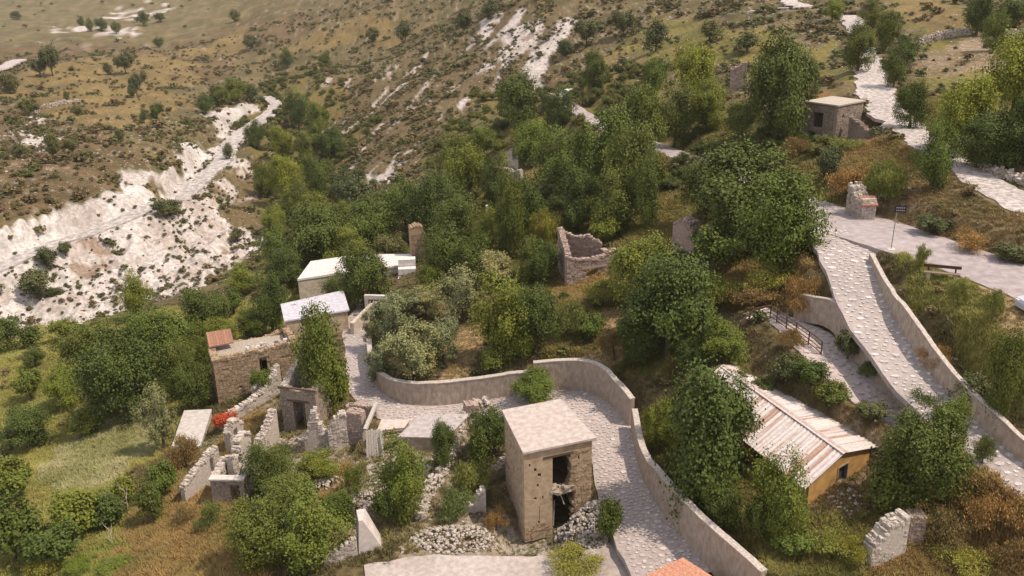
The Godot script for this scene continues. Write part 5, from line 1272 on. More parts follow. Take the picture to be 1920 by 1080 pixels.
func lower_ruins() -> void:
	# doorway house left of the lane bend
	var a: Vector2 = Vector2(-17.13, -59.62); var b: Vector2 = Vector2(-14.41, -58.92)
	var o := thing("doorway_ruin", "grey brown roofless house front with tall doorway under a lintel, beside lane tree", "ruin", Vector3(a.x, -1.2, a.y))
	var L := a.distance_to(b)
	masonry(o, a, b, -1.2, [Vector2(0, 4.5), Vector2(L * 0.5, 4.3), Vector2(L, 4.4)], 0.4, [[L * 0.32, L * 0.62, 1.0, 3.4]], "grey", true, 0.06, 0.7, 0.4)
	var n := Vector2((b - a).normalized().y, -(b - a).normalized().x)
	masonry(o, b, b + n * 3.2, -1.2, [Vector2(0, 4.4), Vector2(1.6, 4.7), Vector2(3.2, 4.6)], 0.4, [], "grey", true, 0.1, 0.7, 0.45)
	masonry(o, a + n * 4.0, a + n * 0.05, -1.2, [Vector2(0, 5.6), Vector2(2.0, 5.2), Vector2(4.0, 4.4)], 0.4, [], "white", true, 0.1, 0.65, 0.42)
	var t := Build.new(); t.xf = o.transform.affine_inverse() * Transform3D(Basis(Vector3.UP, yaw_of(a, b)), Vector3(a.x, -1.2, a.y))
	t.beam(Vector3(L * 0.18, 3.5, -0.1), Vector3(L * 0.8, 3.48, -0.1), 0.3, 0.14, Color(.13, .09, .06))
	t.beam(Vector3(-0.1, 4.55, 0.05), Vector3(L + 0.1, 4.5, 0.05), 0.14, 0.1, Color(.14, .10, .07))
	t.beam(Vector3(L * 0.6, 1.0, -0.2), Vector3(L * 0.6, 3.4, -0.2), 0.08, 0.1, Color(.16, .12, .09))
	part("timber", t, M.wood, o)
	ruin("ruined_wall", "white stone terrace wall running down left from the doorway ruin past the red bush", Vector2(-23.0, -63.8), Vector2(-19.4, -67.6), [Vector2(0, 0.9), Vector2(0.3, 1.1), Vector2(0.6, 1.5), Vector2(0.8, 2.2), Vector2(1, 3.2)], 0.5, [], "white")
	ruin("ruined_wall", "white upright wall stub with a narrow slit just left of the doorway ruin", Vector2(-21.4, -66.9), Vector2(-19.4, -68.3), [Vector2(0, 1.3), Vector2(0.25, 2.1), Vector2(0.5, 1.2), Vector2(0.7, 2.4), Vector2(1, 2.9)], 0.45, [], "white")
	# lower group
	ruin("ruined_wall", "long white ruined wall at the far left of the ruins, its top stepping down to the grass", Vector2(-21.9, -51.6), Vector2(-20.4, -54.7), [Vector2(0, 1.3), Vector2(0.4, 2.0), Vector2(0.75, 2.4), Vector2(0.95, 2.6), Vector2(1, 2.0)], 0.4, [[2.5, 2.85, 0.9, 2.0], [0.8, 0.92, 0.6, 0.75], [1.5, 1.62, 0.4, 0.55]], "white", 0.12)
	o = thing("ruined_store", "small grey walled ruin with narrow open doorway, lowest on the left", "ruin", at(Vector2(-19.7, -50.6), -0.3))
	a = Vector2(-19.7, -50.5); b = Vector2(-17.5, -50.4)
	L = a.distance_to(b)
	var y0 := ground(a.x, a.y) - 0.3
	masonry(o, a, b, y0, [Vector2(0, 2.3), Vector2(L, 2.3)], 0.35, [[L * 0.58, L * 0.84, 0.3, 1.95], [0.25, 0.36, 1.6, 1.8], [0.95, 1.03, 1.1, 1.3]], "grey", true, 0.03, 0.7, 0.4)
	n = Vector2((b - a).normalized().y, -(b - a).normalized().x)
	masonry(o, b + n * 0.05, b + n * 3.0, y0, [Vector2(0, 2.3), Vector2(1.5, 2.2), Vector2(3, 2.9)], 0.35, [], "white", true, 0.12, 0.65, 0.42)
	masonry(o, a + n * 2.4, a + n * 0.05, y0, [Vector2(0, 2.6), Vector2(2.4, 2.3)], 0.35, [], "white", true, 0.12, 0.65, 0.42)
	slab(o, "slab_edge", [a + n * -0.1, b + n * -0.1, b + n * 0.42, a + n * 0.42], y0 + 2.32, 0.12, 0.06, M.slab, Color(.58, .52, .47))
	ruin("ruined_wall", "white jagged wall with a window gap behind the lowest ruined store", Vector2(-18.7, -52.3), Vector2(-18.4, -55.7), [Vector2(0, 2.5), Vector2(0.3, 2.0), Vector2(0.45, 2.7), Vector2(0.7, 3.0), Vector2(1, 2.4)], 0.45, [[0.9, 1.4, 1.2, 2.2]], "white", 0.2)
	ruin("ruined_wall", "short stone wall with a dark gap above the lowest ruined store, left of its jagged wall", Vector2(-20.8, -58.3), Vector2(-20.4, -60.4), [Vector2(0, 1.8), Vector2(0.4, 2.4), Vector2(1, 1.6)], 0.45, [[0.7, 1.1, 0.6, 1.6]], "white", 0.2)
	ruin("ruined_wall", "sloping white wall between the lowest ruins and the doorway ruin", Vector2(-18.0, -55.6), Vector2(-17.2, -58.5), [Vector2(0, 1.2), Vector2(0.5, 1.9), Vector2(1, 2.6)], 0.5, [], "white", 0.2)
	ruin("ruined_wall", "low grey wall with fallen stones below the doorway ruin", Vector2(-16.6, -55.9), Vector2(-14.7, -55.7), [Vector2(0, 1.3), Vector2(0.5, 0.9), Vector2(1, 1.5)], 0.5, [], "grey", 0.15)
	ruin("ruined_pinnacle", "tall pointed white stone pinnacle in front of the lane tree", Vector2(-15.1, -55.8), Vector2(-13.1, -55.9), [Vector2(0, 0.9), Vector2(0.3, 1.6), Vector2(0.5, 3.1), Vector2(0.62, 3.3), Vector2(0.8, 2.0), Vector2(1, 0.9)], 0.6, [], "white", 0.2)
	ruin("ruined_wall", "white plastered wall leaning right of the pointed pinnacle", Vector2(-12.9, -55.4), Vector2(-11.6, -55.9), [Vector2(0, 1.4), Vector2(0.4, 2.3), Vector2(0.8, 2.9), Vector2(1, 2.7)], 0.5, [], "white", 0.12)
	ruin("ruined_wall", "square brown wall end between the plastered wall and the white boards", Vector2(-11.7, -55.9), Vector2(-10.6, -55.7), [Vector2(0, 2.5), Vector2(0.5, 2.6), Vector2(1, 2.5)], 0.9, [], "pink", 0.06)
	ruin("ruined_wall", "brown back wall behind the square wall end, against the lane", Vector2(-12.2, -59.0), Vector2(-10.1, -58.9), [Vector2(0, 1.4), Vector2(0.5, 1.4), Vector2(1, 1.2)], 0.4, [], "pink", 0.06)
	# white boards
	a = Vector2(-10.1, -53.8); b = Vector2(-8.9, -53.9)
	o = thing("board_screen", "screen of leaning white vertical boards beside the open store", "fence", at(a), yaw_of(a, b))
	for k in 7:
		var q := Build.new()
		q.hexa([Vector3(k * 0.17, -0.3, 0.05), Vector3(k * 0.17 + 0.15, -0.3, 0.05), Vector3(k * 0.17 + 0.15, -0.3, 0), Vector3(k * 0.17, -0.3, 0), Vector3(k * 0.17 + 0.04, 1.9 + 0.06 * (k % 3), -0.45), Vector3(k * 0.17 + 0.19, 1.9 + 0.06 * (k % 3), -0.45), Vector3(k * 0.17 + 0.19, 1.9 + 0.06 * (k % 3), -0.5), Vector3(k * 0.17 + 0.04, 1.9 + 0.06 * (k % 3), -0.5)], Color(.6, .535, .47) * (1.0 - 0.06 * (k % 2)))
		part("board", q, M.wood, o)
	var rl := Build.new()
	rl.beam(Vector3(0.0, 1.95, -0.6), Vector3(0.75, 3.0, -2.4), 0.25, 0.2, Color(.55, .49, .43))
	rl.beam(Vector3(1.2, 0.0, 0.15), Vector3(1.0, 1.7, -0.3), 0.07, 0.07, Color(.6, .53, .46))
	part("rail", rl, M.wood, o)
	# store with grey flat roof by the lane
	var c := [Vector2(-7.89, -54.43), Vector2(-4.67, -54.17), Vector2(-3.20, -57.44), Vector2(-6.61, -57.33)]
	o = plain_house("grey_roofed_store", "low store with a smooth grey flat roof just below the lane bend", "store", c, -0.6, 2.5, M.plaster, Color(.40, .32, .25))
	slab(o, "roof", c, 1.903, 0.1, 0.1, M.slab, Color(.42, .375, .36))
	c = [Vector2(-9.51, -54.26), Vector2(-7.94, -54.78), Vector2(-7.40, -56.71), Vector2(-9.37, -56.78)]
	o = plain_house("open_store", "roofless open store with a dark wide doorway, left of the grey roofed store", "store", c, -0.6, 2.3, M.plaster, Color(.40, .31, .24), [[0.25, 1.55, 0.3, 2.0]])
	var bm := Build.new(); bm.xf = o.transform.affine_inverse()
	for k in 4:
		var p0: Vector2 = c[0].lerp(c[3], 0.1 + k * 0.27); var p1: Vector2 = c[1].lerp(c[2], 0.1 + k * 0.27)
		bm.beam(Vector3(p0.x, 1.8, p0.y), Vector3(p1.x, 1.85, p1.y), 0.12, 0.12, Color(.3, .24, .18))
	part("beam", bm, M.wood, o)
	slab(o, "roof_remains", [c[3].lerp(c[0], 0.6), c[2].lerp(c[1], 0.55), c[2], c[3]], 1.92, 0.09, 0.05, M.slab, Color(.55, .46, .40))
	# dry stone walls between the little terraces
	stone_line("dry stone wall climbing between the yellow bush and the grassy terrace left of the tower", [Vector2(-5.7, -46.2), Vector2(-5.6, -48.6), Vector2(-4.8, -51.1), Vector2(-4.4, -53.9), Vector2(-3.9, -56.6), Vector2(-3.5, -58.7)], 0.75)
	stone_line("short dry stone wall below the bend of the lane, upper right of the grey roofed store", [Vector2(-3.5, -58.7), Vector2(-2.7, -59.2), Vector2(-1.9, -59.5)], 0.7)
	ruin("ruined_wall", "low white notched wall stub on the rubble left of the tower", Vector2(-3.8, -46.8), Vector2(-1.8, -47.1), [Vector2(0, 0.9), Vector2(0.3, 1.0), Vector2(0.6, 0.7), Vector2(0.8, 1.5), Vector2(1, 1.8)], 0.4, [], "white", 0.1)
	ruin("ruined_wall", "brown terrace wall end beside the bushes behind the tower", Vector2(-3.4, -57.7), Vector2(-2.5, -58.0), [Vector2(0, 1.3), Vector2(1, 1.2)], 0.9, [], "pink", 0.05)
	ruin("ruined_wall", "ragged grey stone wall half buried against the left side of the tower", Vector2(-2.1, -50.2), Vector2(0.1, -52.1), [Vector2(0, 0.5), Vector2(0.5, 1.0), Vector2(1, 1.6)], 0.5, [], "grey", 0.2)
	# concrete wedge
	a = Vector2(-9.0, -43.0); b = Vector2(-7.8, -43.4)
	o = thing("concrete_wedge", "pale concrete wedge with a shaded triangular side beside the courtyard", "ramp", at(a, -0.3), yaw_of(a, b))
	L = a.distance_to(b)
	var wd := Build.new()
	wd.hexa([Vector3(0, 0, 0), Vector3(L + 0.35, 0, 0), Vector3(L + 0.45, 0, -1.2), Vector3(0.1, 0, -1.2), Vector3(0.2, 2.5, -0.1), Vector3(0.42, 2.5, -0.1), Vector3(0.75, 2.55, -1.15), Vector3(0.25, 2.55, -1.15)], Color(.55, .49, .45))
	part("ramp", wd, M.slab, o)
	ruin("courtyard_wall", "white rendered low wall running left from the concrete wedge", Vector2(-10.8, -42.3), Vector2(-9.0, -42.9), [Vector2(0, 0.7), Vector2(0.6, 1.1), Vector2(1, 1.5)], 0.4, [], "white", 0.05)
	# ruins at the lower right
	ruin("ruined_wall", "thick white stone wall stub in the lower right between grass and rusty bushes", Vector2(17.7, -37.5), Vector2(19.7, -38.2), [Vector2(0, 0.5), Vector2(0.1, 1.5), Vector2(0.3, 1.8), Vector2(0.45, 2.3), Vector2(0.75, 2.5), Vector2(0.95, 2.6), Vector2(1, 2.2)], 0.8, [], "white", 0.16)
	ruin("stone_pillar", "square pinkish stone pillar just right of the thick wall stub", Vector2(20.1, -38.9), Vector2(20.9, -38.9), [Vector2(0, 1.7), Vector2(1, 1.65)], 0.8, [], "pink", 0.05)
	rubble_heap("pile of white rubble spilling from the tower's broken doorway", Vector2(4.0, -45.6), 1.7, 1.6, 0.8, 620, "white", 0.1, 0.34)
	rubble_heap("slope of white rubble left of the tower above the courtyard", Vector2(-3.5, -44.2), 2.7, 1.4, 0.5, 640, "white", 0.09, 0.3)
	rubble_heap("rubble strip in front of the tower along the courtyard edge", Vector2(2.5, -43.2), 2.6, 0.9, 0.25, 380, "white", 0.08, 0.26)
	rubble_heap("white stones tumbled among the lowest left ruins", Vector2(-12.5, -50.9), 1.5, 1.3, 0.6, 160, "white", 0.12, 0.4)
	rubble_heap("white stones heaped on the dry grass right of the tumbled lower ruins", Vector2(-9.5, -48.6), 1.1, 1.2, 0.5, 130, "white", 0.1, 0.36)
	rubble_heap("rubble filling the ground below the doorway ruin", Vector2(-14.4, -57.3), 2.4, 1.3, 0.4, 300, "white", 0.08, 0.32)
	rubble_heap("small stones and grit strewn over the paved yard at the lower edge", Vector2(-2.7, -42.5), 4.2, 0.9, 0.02, 150, "white", 0.04, 0.13)
	rubble_heap("broken stones beside the shed's doorstep", Vector2(18.4, -41.9), 1.6, 1.2, 0.3, 120, "white", 0.08, 0.28)
	rubble_heap("white stones edging the grass below the lowest ruined store", Vector2(-20.1, -49.6), 1.8, 0.5, 0.15, 90, "white", 0.1, 0.4)
	stone_line("tumbled dry stone wall across the upper right meadow", [Vector2(59.6, -135.5), Vector2(63.6, -137.7), Vector2(65.9, -137.7), Vector2(67.9, -137.3)], 1.0)
	stone_line("tumbled dry stone wall at the far upper right behind the trees", [Vector2(69.0, -132.6), Vector2(72.0, -134.4), Vector2(75.1, -133.8)], 1.0)
	stone_line("row of white stones beside the lower dirt path on the far right", [Vector2(41.1, -78.5), Vector2(41.4, -74.4), Vector2(42.1, -71.5)], 0.6)
	stone_line("pale stone row on the left plateau above the white slope", [Vector2(-114.6, -220.2), Vector2(-110.7, -224.2), Vector2(-107.9, -230.9)], 0.9)

func small_things() -> void:
	# road sign
	var p := at(Vector2(27.5, -62.3), -0.1)
	var o := thing("road_sign", "dark direction sign with pale print on a tall thin post at the junction", "sign", p, -0.25)
	var b := Build.new()
	b.tube([Vector3(0, 0, 0), Vector3(0.02, 1.7, 0), Vector3(0.06, 3.45, 0)], [0.035, 0.035, 0.035], 8, Color(.35, .32, .3))
	part("post", b, M.metal, o)
	b = Build.new()
	b.hexa([Vector3(-0.18, 2.98, 0.06), Vector3(0.62, 2.95, 0.06), Vector3(0.62, 2.95, 0.04), Vector3(-0.18, 2.98, 0.04), Vector3(-0.1, 3.5, 0.06), Vector3(0.66, 3.47, 0.06), Vector3(0.66, 3.47, 0.04), Vector3(-0.1, 3.5, 0.04)], Color(.055, .045, .055))
	part("board", b, M.metal, o)
	b = Build.new()
	for k in 2:
		for q in 5: b.box(Vector3(-0.02 + q * 0.12, 3.08 + k * 0.2, 0.062), Vector3(0.06 + q * 0.12, 3.16 + k * 0.2, 0.066), Color(.5, .45, .42))
	part("print", b, M.metal, o)
	b = Build.new()
	b.rough_box(Vector3(-0.25, 0, -0.25), Vector3(0.25, 0.22, 0.25), 0.03, rng, Color(.6, .52, .46))
	part("footing", b, M.slab, o)
	# bench
	o = thing("bench", "dark wooden bench with a thick backrest beam facing away on the verge", "bench", at(Vector2(28.6, -56.5)), -0.36)
	for k in 2:
		local_box("leg", o, Vector3(-0.95 + k * 1.6, -0.1, -0.2), Vector3(-0.75 + k * 1.6, 0.4, 0.2), M.slab, Color(.42, .35, .29))
		local_box("backrest_post", o, Vector3(-0.92 + k * 1.65, 0.3, -0.28), Vector3(-0.82 + k * 1.65, 0.85, -0.2), M.wood, Color(.10, .06, .04))
	for k in 3: local_box("seat_plank", o, Vector3(-1.15, 0.4, -0.2 + k * 0.15), Vector3(1.05, 0.46, -0.07 + k * 0.15), M.wood, Color(.30, .22, .16))
	local_box("backrest", o, Vector3(-1.2, 0.72, -0.2), Vector3(1.1, 0.92, -0.13), M.wood, Color(.095, .058, .042))
	# stair with white treads
	var a: Vector2 = Vector2(17.0, -60.2); var c: Vector2 = Vector2(19.1, -61.0)
	o = thing("stone_stair", "short stone stair with worn white treads at the end of the flagged path", "stair", at(a), yaw_of(a, c))
	var L := a.distance_to(c)
	var rise := (ground(c.x, c.y) - ground(a.x, a.y) + 0.1) / 7.0
	for k in 7:
		b = Build.new()
		b.rough_box(Vector3(L * k / 7.0, rise * k - 0.5, -1.0), Vector3(L * (k + 0.93) / 7.0, rise * (k + 1) + 0.05, 0.65), 0.02, rng, Color(.60, .53, .47))
		part("step", b, M.slab, o)
	# railing along the flagged path and down the stair
	railing("brown iron railing along the open edge of the flagged path", [Vector2(18.5, -60.1), Vector2(19.2, -56.4), Vector2(20.1, -53.8)], 6)
	railing("brown iron railing going down beside the worn stair", [Vector2(16.2, -59.4), Vector2(17.3, -59.8), Vector2(18.5, -60.1)], 4)
	# parked car at the right edge
	car(at(Vector2(30.4, -50.0), -0.02), 0.1)
	# small white car far up on the bend
	far_car(at(Vector2(8.5, -157.4)), 0.4)
	# white marker posts
	for q in [[Vector2(27.6, -102.6), "small white marker post in the scrub left of the square hut", 1.0], [Vector2(-2.9, -107.8), "white stone marker standing at the edge of the dark wood", 1.5]]:
		o = thing("marker_post", q[1], "post", at(q[0], -0.1))
		b = Build.new()
		b.hexa([Vector3(-0.2, 0, 0.18), Vector3(0.2, 0, 0.18), Vector3(0.2, 0, -0.18), Vector3(-0.2, 0, -0.18), Vector3(-0.12, q[2], 0.1), Vector3(0.12, q[2], 0.1), Vector3(0.12, q[2], -0.1), Vector3(-0.12, q[2], -0.1)], Color(.7, .65, .6))
		b.rough_box(Vector3(-0.16, q[2], -0.14), Vector3(0.16, q[2] + 0.14, 0.14), 0.03, rng, Color(.72, .67, .62))
		part("stone", b, M.slab, o)
	# timber lying by the tower, bare sticks
	var s0 := at(Vector2(5.9, -45.7)); var s1 := at(Vector2(6.5, -43.4))
	o = thing("timber_beam", "dark old timber beam lying on the lane edge right of the tower", "beam", s0)
	b = Build.new(); b.xf = o.transform.affine_inverse()
	b.beam(s0 + Vector3(0, 0.45, 0), s1 + Vector3(0, 0.12, 0), 0.14, 0.16, Color(.10, .075, .06))
	b.beam(s0 + Vector3(-0.1, 0.25, 0.1), s0 + Vector3(0.3, 0.6, -0.4), 0.1, 0.1, Color(.12, .09, .07))
	part("timber", b, M.wood, o)
	for q in [[Vector2(-25.7, -51.2), 2.6, "bare pale dead sapling standing in the grass at lower left"], [Vector2(-25.4, -47.8), 1.6, "small bare grey twiggy branches near the lower left edge"], [Vector2(24.7, -46.0), 1.5, "bare dead stem rising from the bushes beside the cobbled road"]]:
		o = thing("dead_sapling", q[2], "sapling", at(q[0], -0.1))
		b = Build.new()
		var h: float = q[1]
		b.tube([Vector3.ZERO, Vector3(0.05, h * 0.5, 0), Vector3(0.02, h, 0.05)], [0.05, 0.035, 0.012], 6, Color(.5, .42, .33))
		for k in 5:
			var y := h * (0.35 + 0.12 * k); var t := k * 2.4
			b.tube([Vector3(0.04, y, 0), Vector3(cos(t) * 0.25, y + 0.3, sin(t) * 0.25), Vector3(cos(t) * 0.4, y + 0.65, sin(t) * 0.4)], [0.022, 0.016, 0.006], 5, Color(.5, .42, .33))
		part("branches", b, M.bark_pale, o)

func railing(label: String, pts: Array, posts: int) -> void:
	var line := smooth_line(pts, 0.3)
	var o := thing("railing", label, "railing", at(line[0]))
	var inv := o.transform.affine_inverse()
	var col := Color(.115, .07, .05)
	for k in posts:
		var q: Vector2 = line[int(float(k) / (posts - 1) * (line.size() - 1))]
		var b := Build.new(); b.xf = inv
		b.beam(at(q, -0.1), at(q, 1.05), 0.07, 0.07, col)
		part("post", b, M.rusty, o)
	for r in 4:
		var b := Build.new(); b.xf = inv
		for k in range(0, line.size() - 1, 3):
			b.beam(at(line[k], 0.22 + r * 0.27), at(line[mini(k + 3, line.size() - 1)], 0.22 + r * 0.27), 0.05 if r < 3 else 0.075, 0.045, col)
		part("rail", b, M.rusty, o)

func car_body(o: Node3D, L: float, w: float, col: Color, m: Material) -> void:
	# side outline swept across the width, narrower at the top
	var out := [Vector2(0, 0.32), Vector2(0.02, 0.62), Vector2(0.12, 0.8), Vector2(0.95, 0.95), Vector2(1.55, 1.4), Vector2(2.2, 1.5), Vector2(3.1, 1.46), Vector2(3.75, 1.0), Vector2(L - 0.05, 0.92), Vector2(L, 0.6), Vector2(L - 0.02, 0.32)]
	var b := Build.new()
	var sl := func(p: Vector2, s: float) -> Vector3:
		var half := w * 0.5 - maxf(0.0, p.y - 0.85) * 0.32 - (0.08 if p.x < 0.1 or p.x > L - 0.1 else 0.0)
		return Vector3(p.x, p.y, half * s)
	for k in out.size() - 1:
		b.quad(sl.call(out[k], -1.0), sl.call(out[k], 1.0), sl.call(out[k + 1], 1.0), sl.call(out[k + 1], -1.0), col)
	for s in [-1.0, 1.0]:
		for k in out.size() - 2:
			var c := Vector2(2.0, 0.6)
			if s > 0: b.tri(sl.call(c, s), sl.call(out[k + 1], s), sl.call(out[k], s), col)
			else: b.tri(sl.call(c, s), sl.call(out[k], s), sl.call(out[k + 1], s), col)
	b.box(Vector3(0.1, 0.2, -w * 0.45), Vector3(L - 0.1, 0.34, w * 0.45), Color(.03, .03, .03))
	part("body", b, m, o)
	for s in [-1.0, 1.0]:
		var g := Build.new()
		var e: float = 0.012 * s
		for q in [[Vector2(1.35, 0.98), Vector2(2.15, 0.98), Vector2(2.15, 1.4), Vector2(1.66, 1.34)], [Vector2(2.25, 0.98), Vector2(3.45, 0.98), Vector2(3.0, 1.37), Vector2(2.25, 1.4)]]:
			var pt := []
			for z in q: pt.append(sl.call(z, s) + Vector3(0, 0, e))
			g.quad(pt[0], pt[1], pt[2], pt[3], Color(.03, .035, .04))
		part("side_window", g, M.glass_dark, o)
	var ws := Build.new()
	for q in [[Vector2(1.0, 1.0), Vector2(1.5, 1.37)], [Vector2(3.68, 1.05), Vector2(3.18, 1.42)]]:
		var u: float = -0.02 if q[0].x < 2.0 else 0.02
		ws.quad(sl.call(q[0], -0.88) + Vector3(u, 0.015, 0), sl.call(q[0], 0.88) + Vector3(u, 0.015, 0), sl.call(q[1], 0.86) + Vector3(u, 0.015, 0), sl.call(q[1], -0.86) + Vector3(u, 0.015, 0), Color(.03, .035, .04))
	part("windscreen", ws, M.glass_dark, o)
	for x in [0.75, L - 0.8]:
		for s in [-1.0, 1.0]:
			var t := MeshInstance3D.new()
			var cy := CylinderMesh.new(); cy.top_radius = 0.32; cy.bottom_radius = 0.32; cy.height = 0.2; cy.radial_segments = 20; cy.rings = 1
			t.mesh = cy; t.material_override = M.rubber; t.name = "wheel"
			t.rotation.x = PI / 2
			t.position = Vector3(x, 0.32, s * (w * 0.5 - 0.08))
			o.add_child(t, true)
			var h := MeshInstance3D.new()
			var c2 := CylinderMesh.new(); c2.top_radius = 0.19; c2.bottom_radius = 0.19; c2.height = 0.22; c2.radial_segments = 14; c2.rings = 1
			h.mesh = c2; h.material_override = M.metal; h.name = "rim"
			t.add_child(h)
	for s in [-1.0, 1.0]:
		local_box("headlight", o, Vector3(0.0, 0.62, s * 0.6 - 0.14), Vector3(0.12, 0.76, s * 0.6 + 0.14), M.glass_dark, Color(.6, .6, .62))
		local_box("tail_light", o, Vector3(L - 0.12, 0.7, s * 0.66 - 0.1), Vector3(L + 0.01, 0.86, s * 0.66 + 0.1), M.glass_dark, Color(.3, .02, .02))
		local_box("mirror", o, Vector3(1.35, 0.98, s * 0.9 - 0.1), Vector3(1.5, 1.12, s * 0.9 + 0.1), m, Color(.05, .05, .05))

func car(p: Vector3, yaw: float) -> void:
	var o := thing("parked_car", "pale grey parked car cut off by the right edge beside the road", "car", p, yaw)
	car_body(o, 4.1, 1.75, Color(.42, .42, .46), M.car_paint)

func far_car(p: Vector3, yaw: float) -> void:
	var o := thing("parked_car", "small white car far away on the road bend above the wood", "car", p, yaw)
	car_body(o, 4.1, 1.7, Color(.7, .68, .66), M.car_paint)

# ---------------------------------------------------------------- materials
func noise_texture(seed_: int, freq: float, low: Color, high: Color, octaves := 5, kind := FastNoiseLite.TYPE_SIMPLEX_SMOOTH, contrast := 0.25) -> NoiseTexture2D:
	var f := FastNoiseLite.new()
	f.seed = seed_; f.frequency = freq; f.noise_type = kind; f.fractal_octaves = octaves; f.fractal_gain = 0.62
	var t := NoiseTexture2D.new()
	t.width = 1024; t.height = 1024; t.seamless = true; t.noise = f
	var g := Gradient.new()
	g.offsets = PackedFloat32Array([0.5 - contrast, 0.5 + contrast]); g.colors = PackedColorArray([low, high])
	t.color_ramp = g
	return t

func bumps(seed_: int, freq: float, strength: float) -> NoiseTexture2D:
	var f := FastNoiseLite.new()
	f.seed = seed_; f.frequency = freq; f.fractal_octaves = 5; f.fractal_gain = 0.65
	var t := NoiseTexture2D.new()
	t.width = 1024; t.height = 1024; t.seamless = true; t.noise = f; t.as_normal_map = true; t.bump_strength = strength
	return t

func surface(tex: Texture2D, scale: float, rough := 0.95, normal: Texture2D = null, nscale := 1.0, tint := Color.WHITE) -> StandardMaterial3D:
	var m := StandardMaterial3D.new()
	m.albedo_color = tint
	m.vertex_color_use_as_albedo = true
	m.roughness = rough
	m.metallic_specular = 0.25
	m.cull_mode = BaseMaterial3D.CULL_DISABLED
	if tex:
		m.albedo_texture = tex
	if normal:
		m.normal_enabled = true; m.normal_texture = normal; m.normal_scale = nscale
	m.uv1_triplanar = true; m.uv1_world_triplanar = true
	m.uv1_scale = Vector3.ONE * scale
	return m

func leaf(c: Color, trans := 0.35) -> StandardMaterial3D:
	var m := StandardMaterial3D.new()
	m.albedo_color = c.linear_to_srgb()
	m.vertex_color_use_as_albedo = true
	m.roughness = 0.62
	m.metallic_specular = 0.3
	m.cull_mode = BaseMaterial3D.CULL_DISABLED
	m.backlight_enabled = true
	m.backlight = (c * trans * 2.0).linear_to_srgb()
	return m

func make_materials() -> void:
	var fine := noise_texture(3, 0.012, Color(.76, .76, .76), Color(1, 1, 1), 8, FastNoiseLite.TYPE_SIMPLEX_SMOOTH, 0.3)
	var speck := noise_texture(8, 0.009, Color(.70, .69, .68), Color(1, 1, 1), 8, FastNoiseLite.TYPE_SIMPLEX_SMOOTH, 0.3)
	var stain := noise_texture(14, 0.008, Color(.80, .775, .75), Color(1, 1, 1), 8, FastNoiseLite.TYPE_SIMPLEX_SMOOTH, 0.32)
	var blot := noise_texture(21, 0.006, Color(.86, .84, .835), Color(1, 1, 1), 8, FastNoiseLite.TYPE_SIMPLEX_SMOOTH, 0.35)
	var n1 := bumps(31, 0.04, 1.2)
	M.ground = surface(speck, 0.13, 1.0, n1, 0.8)
	M.masonry = surface(fine, 0.45, 0.95, n1, 0.6)
	M.plaster = surface(stain, 0.22, 0.95, n1, 0.5)
	M.wall_plaster = surface(stain, 0.17, 0.95, n1, 0.5, lin(.40, .325, .265))
	M.wall_plaster.uv1_scale = Vector3(0.34, 0.14, 0.34)
	M.coping = surface(fine, 0.4, 0.95, n1, 0.7, lin(.54, .46, .40))
	M.ochre = surface(stain, 0.2, 0.92, n1, 0.35)
	M.slab = surface(blot, 0.3, 0.9, n1, 0.3)
	M.earth = surface(fine, 0.4, 1.0, n1, 1.0)
	M.wood = surface(fine, 0.8, 0.85, n1, 0.5)
	M.tin = surface(blot, 0.5, 0.6)
	M.metal = surface(fine, 0.8, 0.5)
	M.rusty = surface(fine, 1.2, 0.8)
	M.bark = surface(fine, 0.8, 0.95, n1, 1.0, lin(.13, .095, .065))
	M.bark_pale = surface(fine, 0.8, 0.95)
	M.asphalt = surface(blot, 0.16, 0.95, n1, 0.3, lin(.385, .335, .325))
	M.cobble = surface(blot, 0.35, 0.95, n1, 0.6, lin(.40, .345, .32))
	M.lane = surface(blot, 0.35, 0.95, n1, 0.6, lin(.43, .365, .335))
	M.flagged = surface(blot, 0.35, 0.95, n1, 0.6, lin(.46, .385, .355))
	M.dirt = surface(speck, 0.15, 1.0, n1, 0.6, lin(.58, .51, .475))
	M.marl = surface(speck, 0.08, 1.0, n1, 0.6, lin(.53, .475, .445))
	M.paving = surface(fine, 0.5, 0.85, n1, 0.3)
	M.car_paint = surface(null, 1.0, 0.3)
	M.car_paint.clearcoat_enabled = true
	M.glass_dark = surface(null, 1.0, 0.08)
	M.rubber = surface(null, 1.0, 0.8, null, 1.0, lin(.025, .025, .025))
	M.grass = leaf(Color(1, 1, 1), 0.12)
	M.leaf_tinted = leaf(Color(1, 1, 1), 0.08)
	M.leaf_dark = leaf(Color(0.106, 0.121, 0.022))
	M.leaf_mid = leaf(Color(0.152, 0.168, 0.026))
	M.leaf_bright = leaf(Color(0.204, 0.220, 0.029))
	M.leaf_olive = leaf(Color(0.288, 0.265, 0.125), 0.25)
	M.leaf_yellow = leaf(Color(0.280, 0.260, 0.058))
	M.leaf_dry = leaf(Color(.33, .205, .085), 0.25)
	M.leaf_grassy = leaf(Color(0.208, 0.215, 0.065))
	M.leaf_scrub = leaf(Color(0.124, 0.120, 0.046), 0.25)
	for k in ["leaf_dark", "leaf_mid", "leaf_bright", "leaf_olive", "leaf_grassy", "leaf_scrub", "leaf_dry", "leaf_yellow"]:
		var c: Color = M[k].albedo_color.srgb_to_linear()
		M[k] = [leaf(c), leaf(Color(c.r * 1.28, c.g * 1.18, c.b * 1.1)), leaf(Color(c.r * 0.82, c.g * 0.9, c.b * 0.95))]
	M.leaf_red = leaf(Color(.62, .10, .045))

func tint_set(base: Material, list: Array) -> Array:
	var out := []
	for c in list:
		var m: StandardMaterial3D = base.duplicate()
		m.albedo_color = c.linear_to_srgb()
		out.append(m)
	return out

